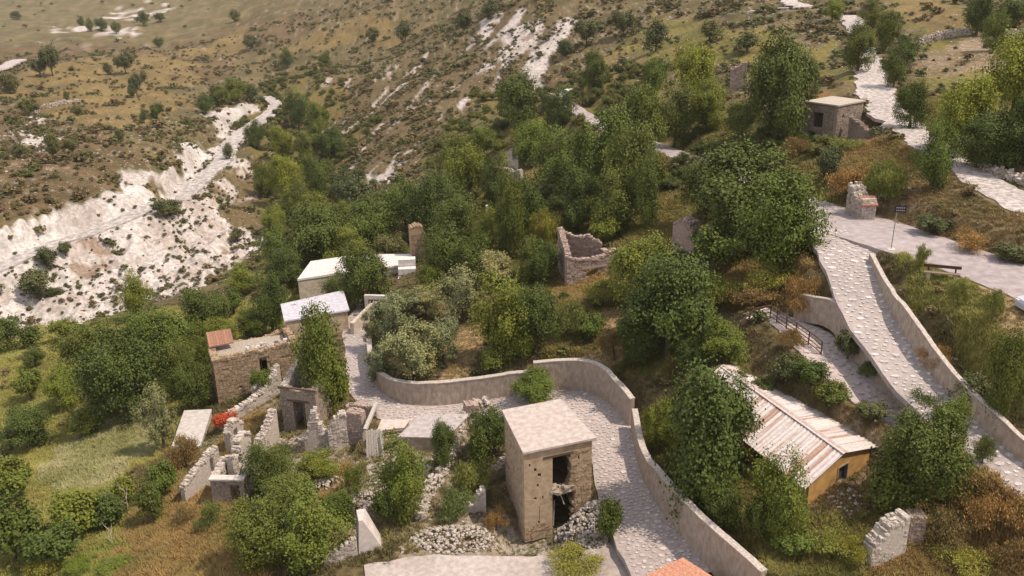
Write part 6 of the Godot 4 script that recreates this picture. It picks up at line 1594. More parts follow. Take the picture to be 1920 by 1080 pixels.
func _ready() -> void:
	# camera: a drone 33 m above the lane, looking down the valley
	var cam := Camera3D.new()
	cam.name = "camera"
	add_child(cam)
	cam.position = Vector3(0, 33, 0)
	cam.rotation = Vector3(deg_to_rad(-20.5), 0, deg_to_rad(-1.000))
	cam.fov = 35.26
	cam.near = 0.5
	cam.far = 4000.0
	cam.current = true
	# sky and sun: a clear noon, the sun high on the right and a little behind the hills
	var sky := ProceduralSkyMaterial.new()
	sky.sky_top_color = Color(.64, .65, .69)
	sky.sky_horizon_color = Color(.88, .85, .80)
	sky.sky_curve = 0.12
	sky.ground_bottom_color = Color(.32, .27, .20)
	sky.ground_horizon_color = Color(.66, .62, .56)
	sky.sky_energy_multiplier = 1.4
	var env := Environment.new()
	env.background_mode = Environment.BG_SKY
	env.sky = Sky.new()
	env.sky.sky_material = sky
	env.tonemap_mode = Environment.TONE_MAPPER_LINEAR
	env.tonemap_exposure = 1.13
	env.sdfgi_enabled = true
	env.ssao_enabled = true
	env.ssil_enabled = true
	env.fog_enabled = true
	env.fog_density = 0.00011
	env.fog_light_color = Color(.80, .78, .76)
	var we := WorldEnvironment.new()
	we.name = "environment"
	we.environment = env
	add_child(we)
	var sun := DirectionalLight3D.new()
	sun.name = "sun"
	add_child(sun)
	sun.look_at_from_position(Vector3.ZERO, -Vector3(0.50, 0.85, 0.11), Vector3.UP)
	sun.light_energy = 1.5
	sun.light_color = Color(1.0, .945, .875)
	sun.light_angular_distance = 0.5
	sun.shadow_enabled = true
	rng.seed = 2024
	broad.seed = 11; broad.frequency = 0.01; broad.fractal_octaves = 3
	grain.seed = 29; grain.frequency = 0.01; grain.fractal_octaves = 4
	for r in regions:
		var box := Rect2(r[1][0], Vector2.ZERO)
		for p in r[1]: box = box.expand(p)
		r.append(box)
	make_materials()
	for k in ["broad", "olive", "tall", "bush", "scrub", "spray"]:
		crowns[k] = []
		for v in (6 if k == "broad" else 3): crowns[k].append(make_crown(k, v))
	for k in 4: trunks.append(make_trunk(k))
	for k in 3: stones.append(make_stone(k))
	for k in 7: flags.append(make_flag(k))
	# the large structure
	make_ground()
	var lane := make_road("lane", "lane", "pale cobbled lane curving between the retaining walls", M.lane)
	make_road("courtyard", "courtyard", "pale paved yard along the lower edge", M.slab, 0.008, 0.3, Color(.46, .40, .365), Color(.34, .29, .255))
	var cob := make_road("cobbled", "cobbled_road", "pale cobbled road running down to the right", M.cobble, 0.006)
	make_road("asphalt", "road", "worn grey asphalt road", M.asphalt, 0.014, 0.12, Color.WHITE, Color(.84, .84, .84))
	make_road("dirt", "dirt_path", "pale dirt path on the right hillside", M.dirt, 0.0, 0.5)
	make_road("upper_dirt", "dirt_path", "pale dirt track end at the top", M.dirt, 0.0, 0.6)
	make_road("marl", "marl_road", "white marl road across the far slope", M.marl, 0.0, 0.4, Color.WHITE, Color(.86, .86, .86))
	var flg := make_road("flagged", "flagged_path", "path of irregular flagstones below the cobbled road", M.flagged, 0.004)
	make_road("far_track", "dirt_path", "short pale track at the far left", M.dirt, 0.0, 0.6)
	make_walls()
	tower()
	shed()
	other_buildings()
	lower_ruins()
	# trees and shrubs, each where it stands: x, z, height, width
	plant()
	small_things()
	scatter_grass()
	scatter_scrub()
	scatter_undergrowth()
	scatter_stones()
	var light := tint_set(M.paving, [Color(.66, .61, .585), Color(.60, .55, .53), Color(.72, .665, .64), Color(.55, .50, .48)])
	pave(cob, "cobbled", 300, 0.07, 0.8, Vector2(0.28, 0.78), 1.1, light)
	pave(lane, "lane", 300, 0.0, 1.0, Vector2(0.2, 0.48), 1.08, tint_set(M.paving, [Color(.56, .49, .46), Color(.50, .435, .41), Color(.62, .55, .52), Color(.46, .40, .375)]))
	pave(flg, "flagged", 240, 0.0, 1.0, Vector2(0.4, 0.85), 0.95, tint_set(M.paving, [Color(.52, .445, .41), Color(.58, .50, .46), Color(.46, .39, .355)]))

func plant() -> void:
	tree(-14.7, -43.3, 4.6, 4.3, "dark", "big dark round tree filling the lower edge left of the courtyard")
	tree(-11.5, -42.6, 4.9, 4.9, "broad", "large bright round tree on the lower edge beside the concrete wedge")
	tree(-13.9, -47.6, 3.3, 3.9, "dark", "dark tree just behind the two big trees of the lower edge")
	tree(-10.6, -46.3, 2.4, 2.4, "broad", "small tree at the right shoulder of the lower edge trees")
	tree(-15.9, -50.9, 3.9, 3.6, "dark", "dark round tree right beside the lowest ruined store")
	tree(-13.1, -51.8, 2.3, 3.2, "broad", "tree among ruins in front of the pointed pinnacle")
	tree(-6.7, -46.4, 5.8, 3.6, "broad", "loose yellowish green tree at the foot of the dry stone wall")
	tree(-7.5, -45.8, 2.9, 2.2, "darkbush", "dark bush under the yellowish tree near the courtyard")
	tree(-4.8, -51.9, 4.0, 2.2, "dark", "small deep green tree below the grey roofed store")
	tree(1.7, -59.6, 2.5, 4.4, "broad", "leafy tree on the lane directly behind the tower house roof")
	tree(-1.5, -53.7, 4.3, 3.4, "dark", "dark tree crowding the left side of the tower house")
	tree(-2.4, -52.0, 3.6, 2.2, "darkbush", "bush on the grassy terrace left of the tower house")
	tree(-2.8, -48.6, 2.8, 3.3, "grassy", "yellow green grassy shrub on the terrace left of the tower")
	tree(-3.8, -46.5, 2.1, 2.9, "grassy", "pale grassy shrub lower on the terrace, by the dry stone wall")
	tree(-1.2, -45.6, 1.7, 1.5, "dry", "small dry shrub in the shade of the tower")
	tree(3.1, -41.7, 1.3, 3.7, "yellow", "bright yellow green bush on the rubble at the lower edge")
	tree(5.3, -43.5, 3.4, 1.7, "darkbush", "dark weedy bush right of the tower's rubble")
	tree(10.6, -45.3, 9.5, 6.4, "dark", "largest dark green tree, standing over the lane's right wall")
	tree(9.5, -52.1, 3.9, 2.7, "broad", "left shoulder of the largest tree, over the wall")
	tree(11.3, -42.4, 3.9, 3.0, "dark", "lower skirt tree under the largest tree")
	tree(12.8, -48.5, 4.4, 3.8, "dark", "dark tree between the largest tree and the shed")
	tree(13.6, -39.9, 5.1, 3.3, "broad", "leafy fig tree in front of the shed's dark window")
	tree(12.8, -40.0, 2.8, 2.1, "darkbush", "bush squeezed between fig tree and the lane wall")
	tree(15.8, -39.1, 1.2, 3.3, "yellow", "yellowish shrub below the shed's lit gable")
	tree(14.1, -38.7, 1.7, 2.4, "bush", "green shrub in the grass right of the lane wall end")
	tree(21.2, -41.2, 6.5, 5.1, "dark", "big dark tree right of the shed's gable")
	tree(23.4, -42.6, 3.4, 2.4, "broad", "lighter tree right behind the big tree beside the shed")
	tree(23.8, -46.6, 2.9, 2.3, "grassy", "tall grassy shrub at the end of the flagged path")
	tree(24.7, -41.5, 1.9, 1.3, "grassy", "grassy shrub at the edge of the cobbled road, lower right")
	tree(19.5, -41.0, 3.1, 2.9, "darkbush", "dark bush in shade below the big tree beside the shed")
	tree(11.2, -59.9, 9.0, 7.5, "dark", "broad dark tree in the middle, right of the roofless ruin")
	tree(10.7, -68.9, 6.0, 5.8, "broad", "tree with lighter crown touching the roofless ruin's right side")
	tree(9.0, -60.6, 4.2, 3.2, "dark", "dark small tree under the broad middle tree")
	tree(13.5, -61.9, 3.7, 3.7, "broad", "tree on the right flank of the broad middle tree")
	tree(14.4, -56.9, 3.3, 3.8, "broad", "round tree left of the worn stair")
	tree(12.3, -57.4, 3.0, 3.5, "dark", "dark tree above the crown of the largest tree")
	tree(19.9, -74.6, 9.2, 10.0, "dark", "wide dark tree above the road junction's left side")
	tree(20.4, -66.1, 8.6, 7.1, "broad", "big tree with shining leaves right at the road junction")
	tree(18.3, -82.5, 6.8, 5.7, "dark", "dark tree left of the wide dark tree, over the road")
	tree(16.9, -70.7, 4.5, 5.0, "bush", "low spreading growth under the wide dark tree")
	tree(19.6, -64.8, 2.5, 5.1, "yellow", "yellow green weeds under the junction tree")
	tree(20.6, -60.0, 3.6, 3.6, "dry", "rusty dry shrubs by the left edge of the cobbled road")
	tree(18.5, -63.2, 2.0, 4.6, "dry", "rusty dry growth above the worn stair")
	tree(15.3, -64.9, 3.3, 3.8, "yellow", "yellowish weeds right of the broad middle tree")
	tree(10.3, -98.3, 11.7, 7.9, "broad", "tall mixed tree in the wood's upper middle", "tall trees of the wood in the middle")
	tree(12.8, -89.8, 10.6, 6.1, "dark", "dark tall tree at the wood's right flank by the road gap", "tall trees of the wood in the middle")
	tree(6.1, -108.0, 8.7, 7.3, "broad", "full tree in the wood right of the white ruin fragments", "tall trees of the wood in the middle")
	tree(3.4, -128.1, 7.0, 6.7, "bright", "bright tree on the wood's upper rim", "tall trees of the wood in the middle")
	tree(1.8, -148.4, 9.1, 8.2, "dark", "dark domed tree alone at the foot of the white scars")
	tree(16.6, -113.6, 8.9, 7.3, "broad", "tree at the wood's upper right rim near the road bend", "tall trees of the wood in the middle")
	tree(6.9, -91.5, 7.5, 5.4, "dark", "dark tree in the heart of the wood", "tall trees of the wood in the middle")
	tree(10.2, -86.7, 7.1, 5.9, "dark", "dark tree in the wood just above the roofless ruin", "tall trees of the wood in the middle")
	tree(13.3, -85.5, 7.7, 3.7, "dark", "slim dark tree at the wood's right edge", "tall trees of the wood in the middle")
	tree(8.0, -141.9, 6.0, 5.1, "dark", "dark tree below the far white car")
	tree(8.9, -95.4, 5.3, 4.7, "broad", "tree between the dark trees of the wood", "tall trees of the wood in the middle")
	tree(2.4, -92.3, 8.3, 4.8, "dark", "dark tall tree right beside the bare trunk gap in the wood", "tall trees of the wood in the middle")
	tree(0.0, -88.5, 9.0, 3.6, "tall", "slender dark tree in the shade left of the bare gap")
	tree(3.4, -89.5, 4.8, 3.9, "yellow", "yellowish shrub in the bare gap of the wood")
	tree(9.0, -84.7, 3.4, 3.5, "bush", "green bush inside the roofless ruin")
	tree(2.0, -79.7, 4.9, 4.0, "dark", "dark round tree left of the roofless ruin")
	tree(4.8, -66.4, 3.3, 3.9, "grassy", "grassy weeds in front of the roofless ruin")
	tree(7.6, -71.1, 2.5, 4.1, "yellow", "golden weeds along the front wall of the roofless ruin")
	tree(7.6, -62.0, 3.3, 2.9, "dry", "dry shrubs at the bare patch above the tall retaining wall")
	tree(6.0, -65.2, 2.5, 2.5, "bush", "green bush on the slope above the tall retaining wall")
	tree(-5.4, -114.9, 9.5, 6.7, "broad", "pale green tree at the wood's left rim", "trees on the left flank of the wood")
	tree(-1.9, -111.2, 7.0, 4.1, "dark", "dark tree behind the white ruin fragments", "trees on the left flank of the wood")
	tree(-4.2, -140.1, 5.9, 5.9, "broad", "tree above the pale green tree of the left rim", "trees on the left flank of the wood")
	tree(-8.8, -137.8, 6.7, 5.8, "dark", "scrubby tree at the foot of the slope left of the wood", "trees on the left flank of the wood")
	tree(-9.8, -107.8, 8.1, 7.0, "dark", "dark tree on the left flank of the wood above the beige ruin", "trees on the left flank of the wood")
	tree(-6.0, -98.6, 6.8, 6.1, "dark", "dark tree between wood and beige ruin", "trees on the left flank of the wood")
	tree(-13.8, -113.4, 6.7, 6.3, "broad", "tree on the rim over the ravine", "trees on the left flank of the wood")
	tree(-17.3, -107.8, 6.8, 7.4, "broad", "round green tree over the ravine behind the white house", "trees on the left flank of the wood")
	tree(-23.3, -103.8, 8.6, 8.6, "dark", "broad dark tree left behind the white house", "trees on the left flank of the wood")
	tree(-19.2, -101.0, 5.8, 5.8, "broad", "tree rising behind the white house's roof", "trees on the left flank of the wood")
	tree(-14.7, -83.7, 7.0, 5.6, "dark", "dark tree standing against the front of the white house")
	tree(-17.6, -86.5, 4.0, 3.4, "dark", "dark low tree between white house and grey roofed house")
	tree(-6.2, -81.7, 7.2, 5.2, "dark", "dark tree right of the beige ruin", "trees on the left flank of the wood")
	tree(-3.3, -80.0, 5.7, 4.5, "dark", "dark tree in the hollow left of the slender tree", "trees on the left flank of the wood")
	tree(-2.8, -90.6, 5.8, 3.6, "broad", "small bright tree beside the slender dark tree", "trees on the left flank of the wood")
	tree(-24.3, -138.9, 5.5, 6.9, "scrubby", "brownish shrub tree on the ravine rim")
	tree(-14.4, -101.3, 3.8, 3.8, "scrubby", "greyish shrub left of the beige ruin")
	tree(-11.9, -71.6, 4.1, 3.3, "olive", "small olive by the white arch's right post", "olive trees on the walled terrace")
	tree(-6.8, -63.4, 3.0, 3.8, "olive", "olive leaning over the middle of the curved wall", "olive trees on the walled terrace")
	tree(-9.4, -74.7, 3.5, 4.3, "olive", "olive behind the white arch", "olive trees on the walled terrace")
	tree(-10.0, -70.7, 4.8, 4.8, "olive", "grey green olive tree right of the white arch", "olive trees on the walled terrace")
	tree(-7.8, -63.4, 5.3, 5.9, "olive", "large pale olive tree at the bend of the curved wall", "olive trees on the walled terrace")
	tree(-10.4, -64.6, 3.7, 3.4, "olive", "olive tree leaning over the curved wall's left end", "olive trees on the walled terrace")
	tree(-5.5, -64.6, 4.4, 3.4, "olive", "olive tree beside the straw coloured clearing", "olive trees on the walled terrace")
	tree(-4.2, -72.1, 5.5, 5.5, "olive", "olive tree at the back of the terrace", "olive trees on the walled terrace")
	tree(-7.7, -74.9, 3.0, 3.8, "olive", "small olive on the terrace's upper edge", "olive trees on the walled terrace")
	tree(-0.7, -64.6, 7.0, 5.3, "broad", "green tree with a bare trunk right of the clearing on the terrace")
	tree(1.7, -63.8, 6.3, 4.6, "dark", "darker green tree right of the clearing, above the retaining wall")
	tree(-1.5, -79.5, 4.3, 5.5, "olive", "greyish tree in the terrace's back row", "olive trees on the walled terrace")
	tree(3.0, -79.2, 4.6, 3.8, "dark", "dark green tree at the terrace's upper right")
	tree(-1.6, -62.8, 2.3, 2.3, "bush", "dark bush on the terrace edge over the curved wall")
	tree(-7.2, -80.8, 3.5, 4.1, "broad", "bright bush right of the white stair")
	tree(0.9, -63.3, 2.6, 2.1, "bush", "bush beside bare trunk above the retaining wall")
	tree(-14.4, -61.6, 8.6, 4.2, "talllight", "tall leafy tree standing on the lane before the grey roofed house")
	tree(-13.3, -61.9, 3.0, 2.2, "bush", "low leafy growth at the foot of the tall lane tree")
	tree(-21.3, -68.5, 2.5, 1.7, "scrubby", "small plant growing on the tall stone house wall")
	tree(-20.7, -67.7, 2.9, 2.3, "bush", "weed bush at the foot of the tall stone house's right end")
	tree(-22.6, -63.0, 1.8, 2.1, "red", "round bush covered with red flowers below the tall stone house")
	tree(-41.9, -82.1, 6.4, 6.5, "dark", "tree at the upper left of the left thicket", "trees of the thicket on the left slope")
	tree(-33.0, -68.4, 8.4, 6.6, "dark", "large dark tree casting a shadow on the meadow", "trees of the thicket on the left slope")
	tree(-33.4, -78.5, 7.2, 6.1, "broad", "tree at the top of the left thicket", "trees of the thicket on the left slope")
	tree(-29.3, -72.1, 6.1, 4.6, "dark", "tree of the left thicket beside the tall stone house", "trees of the thicket on the left slope")
	tree(-31.6, -72.1, 4.0, 4.6, "dark", "shaded tree in the middle of the left thicket", "trees of the thicket on the left slope")
	tree(-28.6, -76.0, 5.6, 3.2, "broad", "tree touching the tall stone house's left corner", "trees of the thicket on the left slope")
	tree(-38.0, -84.3, 5.3, 5.3, "broad", "tree crowning the upper middle of the left thicket", "trees of the thicket on the left slope")
	tree(-36.3, -71.8, 4.7, 4.7, "broad", "leafy tree at the lower left of the left thicket", "trees of the thicket on the left slope")
	tree(-27.0, -67.9, 5.1, 3.4, "dark", "dark tree in front of the tall stone house's corner", "trees of the thicket on the left slope")
	tree(-41.4, -75.2, 4.2, 4.0, "bright", "bright round bush at the left side of the thicket")
	tree(-40.7, -66.6, 4.4, 4.3, "dark", "dark round tree alone in the far left meadow")
	tree(-27.1, -61.4, 6.2, 3.6, "olive", "grey green tree beside the sunken store")
	tree(-32.4, -88.6, 5.7, 5.5, "dark", "dark round tree on the meadow rim below the white slope")
	tree(-30.1, -85.2, 3.0, 3.8, "broad", "smaller tree at the foot of the round tree on the meadow rim")
	tree(-45.7, -102.9, 6.4, 4.4, "broad", "tree standing before the white slope, alone")
	tree(-24.1, -83.8, 6.8, 3.7, "dark", "tree left of the grey roofed house")
	tree(-26.0, -83.6, 3.4, 3.4, "broad", "tree between the tall stone house and the meadow")
	tree(-26.0, -78.2, 2.1, 2.3, "darkbush", "bush growing inside the tall stone house")
	tree(-31.1, -94.0, 3.5, 3.1, "bush", "bush on the meadow edge right of the round tree")
	tree(-32.5, -103.1, 4.0, 4.7, "broad", "tree at the lower end of the ravine")
	tree(-25.7, -97.0, 5.8, 4.4, "dark", "dark tree left of the white house")
	tree(-32.2, -118.1, 5.3, 5.8, "broad", "tree at the ravine's mouth", "trees in the ravine")
	tree(-25.0, -102.5, 5.0, 3.9, "broad", "tree right at the ravine's mouth behind the white house", "trees in the ravine")
	tree(-59.2, -95.7, 5.0, 6.8, "dark", "dark tree cut by the left edge under the white slope")
	tree(-55.9, -96.5, 3.2, 3.9, "darkbush", "dark bush under the white slope near the left edge")
	tree(-52.2, -97.3, 3.1, 3.5, "bush", "bush at the lower rim of the white slope, left")
	tree(-64.1, -118.9, 3.5, 3.2, "scrubby", "single dark bush high on the white slope")
	tree(-63.2, -122.4, 2.3, 2.2, "scrubby", "tiny dark bush on the white slope beside the single bush")
	tree(-63.4, -113.2, 4.5, 5.6, "scrubby", "wide olive bush on the white slope")
	tree(-61.3, -113.8, 1.9, 2.9, "scrubby", "small bush at the right foot of the wide olive bush")
	tree(-53.7, -138.2, 3.1, 4.9, "scrubby", "spreading bush just below the marl road")
	tree(-55.1, -137.1, 2.4, 2.2, "scrubby", "narrow dark bush left of the spreading bush below the road")
	tree(-43.9, -139.1, 2.7, 3.0, "scrubby", "bush at the right end of the white slope")
	tree(-31.4, -47.4, 4.9, 4.4, "darkbush", "dark bushes at the lower left corner")
	tree(-28.4, -46.6, 3.0, 3.8, "darkbush", "dark scrub mound near the lower left corner")
	tree(-28.4, -49.6, 3.8, 3.7, "bush", "bush mound right of the lower left corner")
	tree(-28.7, -46.0, 1.7, 2.4, "yellow", "bright yellow green bush at the lower left edge")
	tree(-26.8, -50.3, 2.7, 3.0, "darkbush", "dark shrub at the edge of the pale weeds")
	tree(-23.4, -49.7, 3.6, 2.3, "darkbush", "dark shrub in the rusty grass at lower left")
	tree(-26.5, -52.7, 2.7, 2.4, "bush", "shrub by the dead sapling")
	tree(-23.8, -56.9, 3.0, 2.8, "dry", "dry bush below the sunken store")
	tree(-24.0, -53.1, 3.0, 2.2, "bush", "green bush left of the lowest ruins")
	tree(-21.3, -49.1, 1.3, 1.9, "dry", "rusty shrub below the long white ruined wall")
	tree(-36.8, -56.4, 3.5, 4.1, "bush", "green bush in the left meadow near the edge")
	tree(-46.6, -78.5, 3.6, 2.9, "bush", "bush in the far left meadow")
	tree(-50.5, -87.2, 2.5, 2.8, "dark", "small dark tree in the far left meadow")
	tree(-35.9, -67.6, 2.9, 3.5, "bush", "pale bush below the left thicket")
	tree(-24.0, -44.8, 0.8, 2.5, "bush", "bush on the lower edge, left")
	tree(-26.4, -45.3, 1.0, 2.2, "bright", "bright bush on the lower edge beside the yellow one")
	tree(-19.0, -47.9, 2.2, 2.2, "grassy", "grassy weeds before the lowest ruined store")
	tree(-10.1, -49.5, 2.6, 2.1, "yellow", "yellow weeds right of the ruins, on dry ground")
	tree(-41.8, -165.4, 9.9, 6.8, "bright", "bright green tree in the ravine", "trees in the ravine")
	tree(-47.2, -171.0, 7.6, 5.4, "dark", "dark tree on the ravine's left side", "trees in the ravine")
	tree(-43.1, -188.9, 8.8, 7.0, "dark", "dark tree in the upper ravine", "trees in the ravine")
	tree(-37.9, -189.6, 7.6, 6.5, "dark", "dark tree right in the upper ravine", "trees in the ravine")
	tree(-55.3, -238.3, 10.3, 7.3, "dark", "dark tree far up the ravine", "trees in the ravine")
	tree(-46.2, -217.2, 9.4, 7.2, "broad", "green tree far up the ravine", "trees in the ravine")
	tree(-49.8, -196.3, 8.0, 5.6, "broad", "green tree beside the marl road bend", "trees in the ravine")
	tree(-36.4, -149.6, 7.7, 5.6, "dark", "dark tree in the ravine bottom", "trees in the ravine")
	tree(-33.6, -155.1, 8.9, 6.0, "dark", "dark tree in the ravine middle", "trees in the ravine")
	tree(-27.9, -147.0, 6.5, 4.9, "scrubby", "brownish tree on the ravine's right bank", "trees in the ravine")
	tree(-39.2, -145.8, 5.6, 5.6, "broad", "tree in the lower ravine", "trees in the ravine")
	tree(-31.6, -140.5, 6.2, 5.8, "broad", "tree in the ravine under the rim", "trees in the ravine")
	tree(-23.7, -121.2, 5.3, 5.0, "broad", "tree under the rim near the round green tree", "trees in the ravine")
	tree(-57.7, -204.9, 6.4, 4.8, "dark", "dark tree under the marl road bend", "trees in the ravine")
	tree(-76.7, -256.4, 7.1, 8.0, "broad", "green tree at the upper end of the white bank", "trees above the white bank")
	tree(-78.6, -248.0, 6.2, 6.2, "dark", "dark tree at the upper end of the white bank", "trees above the white bank")
	tree(-76.7, -230.8, 5.1, 5.2, "dark", "dark bushy tree over the jagged white bank", "trees above the white bank")
	tree(-73.7, -262.0, 5.7, 5.8, "scrubby", "brownish tree at the far bend", "trees above the white bank")
	tree(-58.5, -186.9, 4.2, 3.1, "scrubby", "small bush on the curve of the marl road")
	tree(30.0, -101.0, 12.4, 8.3, "dark", "big dark tree left of the square hut")
	tree(25.3, -124.6, 10.7, 7.3, "bright", "bright tree at the upper edge of the upper grove", "trees of the upper grove")
	tree(21.3, -115.9, 8.6, 5.9, "dark", "dark tree at the left of the upper grove", "trees of the upper grove")
	tree(25.4, -114.7, 7.1, 5.9, "broad", "tree in the middle of the upper grove", "trees of the upper grove")
	tree(22.0, -138.8, 7.6, 5.5, "broad", "tree at the upper left of the upper grove", "trees of the upper grove")
	tree(27.2, -105.5, 5.2, 5.2, "dark", "dark tree under the ruined gable", "trees of the upper grove")
	tree(35.0, -109.4, 7.3, 4.1, "dark", "dark tree right of the big tree beside the hut", "trees of the upper grove")
	tree(14.4, -153.6, 7.2, 4.2, "dark", "single dark tree beside the yellow meadow")
	tree(46.2, -122.2, 6.8, 4.6, "dark", "round dark tree left of the dirt path")
	tree(47.1, -112.2, 5.4, 3.5, "dark", "dark round tree right of the dirt path")
	tree(41.5, -93.5, 5.2, 3.7, "dark", "dark tree below the dry wall, right of the path")
	tree(41.5, -82.3, 7.4, 5.9, "bright", "bright topped tree above the dirt path on the right")
	tree(46.4, -83.5, 10.0, 6.6, "bright", "big bright tree at the upper right")
	tree(41.9, -76.7, 5.5, 5.8, "dark", "dark tree in the shade at right", "trees at the right edge above the path")
	tree(44.0, -75.2, 6.3, 4.7, "dark", "dark tree cut by the right edge", "trees at the right edge above the path")
	tree(40.7, -77.6, 4.2, 4.7, "dark", "dark low tree in front of the bright topped tree", "trees at the right edge above the path")
	tree(34.6, -72.6, 6.0, 4.0, "broad", "green tree on the bank between dirt path and road")
	tree(55.3, -136.4, 6.1, 4.0, "dark", "slim dark tree at the top by the path")
	tree(59.5, -153.9, 4.9, 4.3, "dark", "dark tree at the top edge above the path")
	tree(53.3, -123.6, 4.0, 4.1, "dark", "dark tree at the lower left of the upper meadow")
	tree(68.6, -136.9, 6.3, 4.5, "dark", "dark tree at the right of the upper meadow")
	tree(75.4, -139.6, 5.1, 6.6, "dark", "dark tree in the upper right corner")
	tree(66.0, -126.3, 5.5, 3.7, "broad", "green tree below the upper right corner")
	tree(29.7, -82.8, 4.0, 3.2, "scrubby", "brownish bush below the square hut")
	tree(30.3, -77.6, 3.1, 5.1, "dry", "rusty shrubs on the slope below the square hut")
	tree(31.5, -73.8, 3.9, 4.4, "yellow", "yellowish shrubs below the end of the broken wall")
	tree(30.0, -94.1, 2.7, 3.0, "dry", "dry shrubs left of the square hut")
	tree(34.0, -91.2, 1.6, 4.1, "grassy", "grassy weeds along the front of the square hut")
	tree(27.0, -44.4, 6.6, 2.6, "dark", "dark upright tree over the road wall near the right edge")
	tree(28.0, -52.9, 2.2, 1.4, "grassy", "single sapling right of the bench", "saplings on the bench verge")
	tree(28.9, -50.3, 2.5, 1.7, "grassy", "sapling between bench and parked car", "saplings on the bench verge")
	tree(27.9, -58.4, 2.0, 1.3, "grassy", "thin sapling between road sign and bench", "saplings on the bench verge")
	tree(26.3, -46.2, 2.7, 3.1, "scrubby", "brownish shrubs on the bank below the saplings")
	tree(25.7, -49.7, 2.5, 2.5, "dry", "dry weeds on the bank above the road wall")
	tree(18.6, -51.1, 2.2, 2.7, "darkbush", "dark bush below the railing", "bushes between railing and shed")
	tree(17.5, -52.4, 2.3, 2.5, "scrubby", "brownish bush below the railing's upper end", "bushes between railing and shed")
	tree(19.6, -49.4, 1.7, 2.7, "darkbush", "dark bush between flagged path and shed roof", "bushes between railing and shed")
	tree(21.1, -47.3, 1.4, 2.1, "scrubby", "brownish bush at the shed's far eave", "bushes between railing and shed")
	tree(21.7, -53.4, 2.3, 1.9, "scrubby", "dry bush at the foot of the low curved wall")
	tree(22.4, -51.7, 1.4, 1.5, "grassy", "grassy bush on the flagged path")
	tree(18.4, -54.7, 1.8, 2.2, "dry", "dry bush beside the stair railing")
	tree(33.1, -62.0, 1.7, 3.9, "dry", "dry shrubs on the bank above the asphalt road")
	tree(32.1, -66.0, 1.6, 3.1, "scrubby", "dark scrub on the bank behind the road sign")
	tree(34.6, -59.3, 1.6, 3.0, "scrubby", "dark scrub on the bank at the right edge")
	tree(21.6, -38.8, 2.2, 3.1, "dry", "rusty dry shrubs in the lower right", "rusty shrubs in the lower right corner")
	tree(24.3, -38.5, 2.6, 3.5, "dry", "rusty dry shrubs beside the cobbled road's lower end", "rusty shrubs in the lower right corner")
	tree(22.2, -37.4, 1.1, 3.4, "yellow", "yellowish shrubs on the lower right edge", "rusty shrubs in the lower right corner")
	tree(24.8, -36.7, 2.4, 3.1, "dry", "rusty dry shrubs in the corner", "rusty shrubs in the lower right corner")
	tree(17.1, -38.0, 1.6, 2.1, "yellow", "yellow weeds left of the thick wall stub")
	tree(-81.5, -161.0, 5.2, 3.7, "scrubby", "dark bush on the pale bare patch of the left plateau")
	tree(-79.3, -163.2, 3.2, 3.0, "scrubby", "round bush right of the pale bare patch")
	tree(-87.1, -159.7, 3.0, 3.3, "scrubby", "bush left of the pale bare patch")
	tree(-135.7, -275.9, 10.0, 6.2, "scrubby", "dark tree on the left plateau's upper edge", "dark bushes on the left plateau")
	tree(-138.9, -274.9, 5.5, 4.7, "scrubby", "dark bush on the left plateau's upper edge", "dark bushes on the left plateau")
	tree(-133.0, -246.1, 6.6, 6.6, "scrubby", "brown bush at the left edge of the plateau", "dark bushes on the left plateau")
	tree(-120.8, -292.7, 7.5, 6.7, "scrubby", "grey bush behind the golden field", "dark bushes on the left plateau")
	tree(-126.5, -292.5, 4.1, 4.1, "scrubby", "small bush behind the golden field", "dark bushes on the left plateau")
	tree(-102.2, -252.7, 6.8, 3.9, "scrubby", "dark bush on the golden field", "dark bushes on the left plateau")
	tree(-110.3, -279.8, 3.9, 3.2, "scrubby", "little dark bush on the golden field", "dark bushes on the left plateau")
	tree(-100.4, -245.3, 4.4, 2.8, "scrubby", "low bush on the golden field", "dark bushes on the left plateau")
	tree(-111.1, -230.6, 3.1, 2.1, "scrubby", "lone bush on the golden field's left part", "dark bushes on the left plateau")
	tree(-113.3, -216.2, 5.1, 5.2, "scrubby", "bush on the plateau's stony edge", "dark bushes on the left plateau")
	tree(-98.3, -207.8, 2.7, 3.3, "scrubby", "bush at the lower rim of golden field", "dark bushes on the left plateau")
	tree(-81.4, -210.9, 4.0, 4.0, "dark", "dark tree at the golden field's right rim", "dark bushes on the left plateau")
	tree(-81.9, -204.0, 3.0, 2.9, "scrubby", "bush at the golden field's right rim", "dark bushes on the left plateau")
	tree(-77.9, -181.0, 2.8, 2.8, "scrubby", "dark bush above the brown bank", "dark bushes on the left plateau")
	tree(-187.4, -486.2, 8.6, 6.8, "dark", "far round tree in the valley field", "far trees in the valley fields")
	tree(-207.9, -482.4, 7.4, 6.8, "dark", "far tree beside the pale strip", "far trees in the valley fields")
	tree(-210.5, -475.6, 6.7, 6.1, "dark", "far tree left of the pale strip", "far trees in the valley fields")
	tree(-194.6, -468.1, 6.0, 4.8, "dark", "far small tree on the pale strip", "far trees in the valley fields")
	tree(-184.6, -502.3, 5.7, 6.3, "dark", "far tree at the foot of the hill", "far trees in the valley fields")
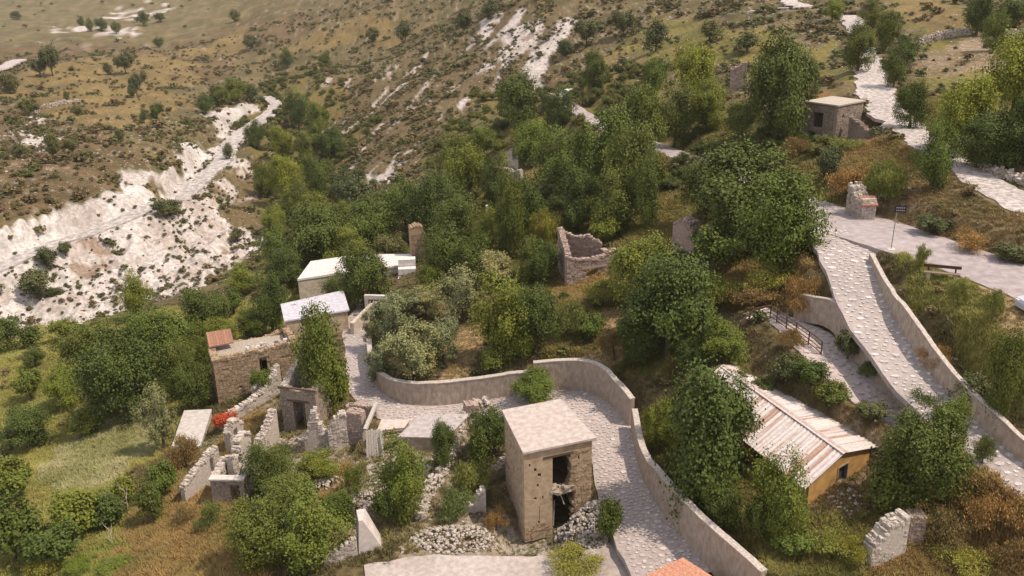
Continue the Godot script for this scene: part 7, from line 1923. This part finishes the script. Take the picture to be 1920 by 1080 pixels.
	tree(-230.8, -511.0, 6.6, 4.0, "dark", "far slender tree in the valley field", "far trees in the valley fields")
	tree(-313.3, -603.9, 5.6, 7.2, "dark", "far bush at the left edge", "far trees in the valley fields")
	tree(-153.1, -411.1, 4.4, 4.7, "dark", "far dark bush where valley meets hill", "far trees in the valley fields")
	tree(-101.0, -367.2, 6.3, 6.7, "scrubby", "dark shrub on the far brown hill", "bushes on the far brown hill")
	tree(-134.8, -467.0, 6.3, 8.0, "scrubby", "shrub on the far hill's rim", "bushes on the far brown hill")
	tree(-76.9, -323.9, 6.9, 5.9, "dark", "dark tree at the head of the ravine", "bushes on the far brown hill")
	tree(-61.6, -312.5, 5.7, 4.9, "dark", "dark bush at the head of the ravine", "bushes on the far brown hill")
	tree(-47.5, -330.8, 5.9, 5.9, "scrubby", "dark shrub on the hillside left of the scars", "bushes on the hillside above the scars")
	tree(-34.3, -313.3, 7.4, 7.4, "scrubby", "shrub on the hillside above the scars", "bushes on the hillside above the scars")
	tree(-12.4, -269.1, 5.6, 6.4, "scrubby", "shrub high over the scars", "bushes on the hillside above the scars")
	tree(-4.6, -260.5, 5.4, 6.8, "scrubby", "brown shrub at the top over the scars", "bushes on the hillside above the scars")
	tree(17.1, -202.7, 6.0, 6.0, "scrubby", "dark shrub right of the scars", "bushes on the hillside above the scars")
	tree(25.0, -201.5, 6.0, 6.0, "scrubby", "brown shrub at the top of the yellow meadow", "bushes on the hillside above the scars")
	tree(27.2, -171.1, 6.1, 6.1, "scrubby", "dark brown shrub over the yellow meadow", "bushes on the hillside above the scars")
	tree(35.7, -165.1, 4.0, 6.0, "scrubby", "shrub on the upper meadow's left", "bushes on the hillside above the scars")
	tree(39.6, -154.2, 3.7, 5.6, "scrubby", "stony shrub above the ruined gable", "bushes on the hillside above the scars")
	tree(55.6, -161.0, 4.0, 4.0, "bright", "yellow green bush beside the upper track", "bushes on the hillside above the scars")
	tree(12.4, -200.2, 4.1, 5.2, "scrubby", "shrub under the scars' right end", "bushes on the hillside above the scars")
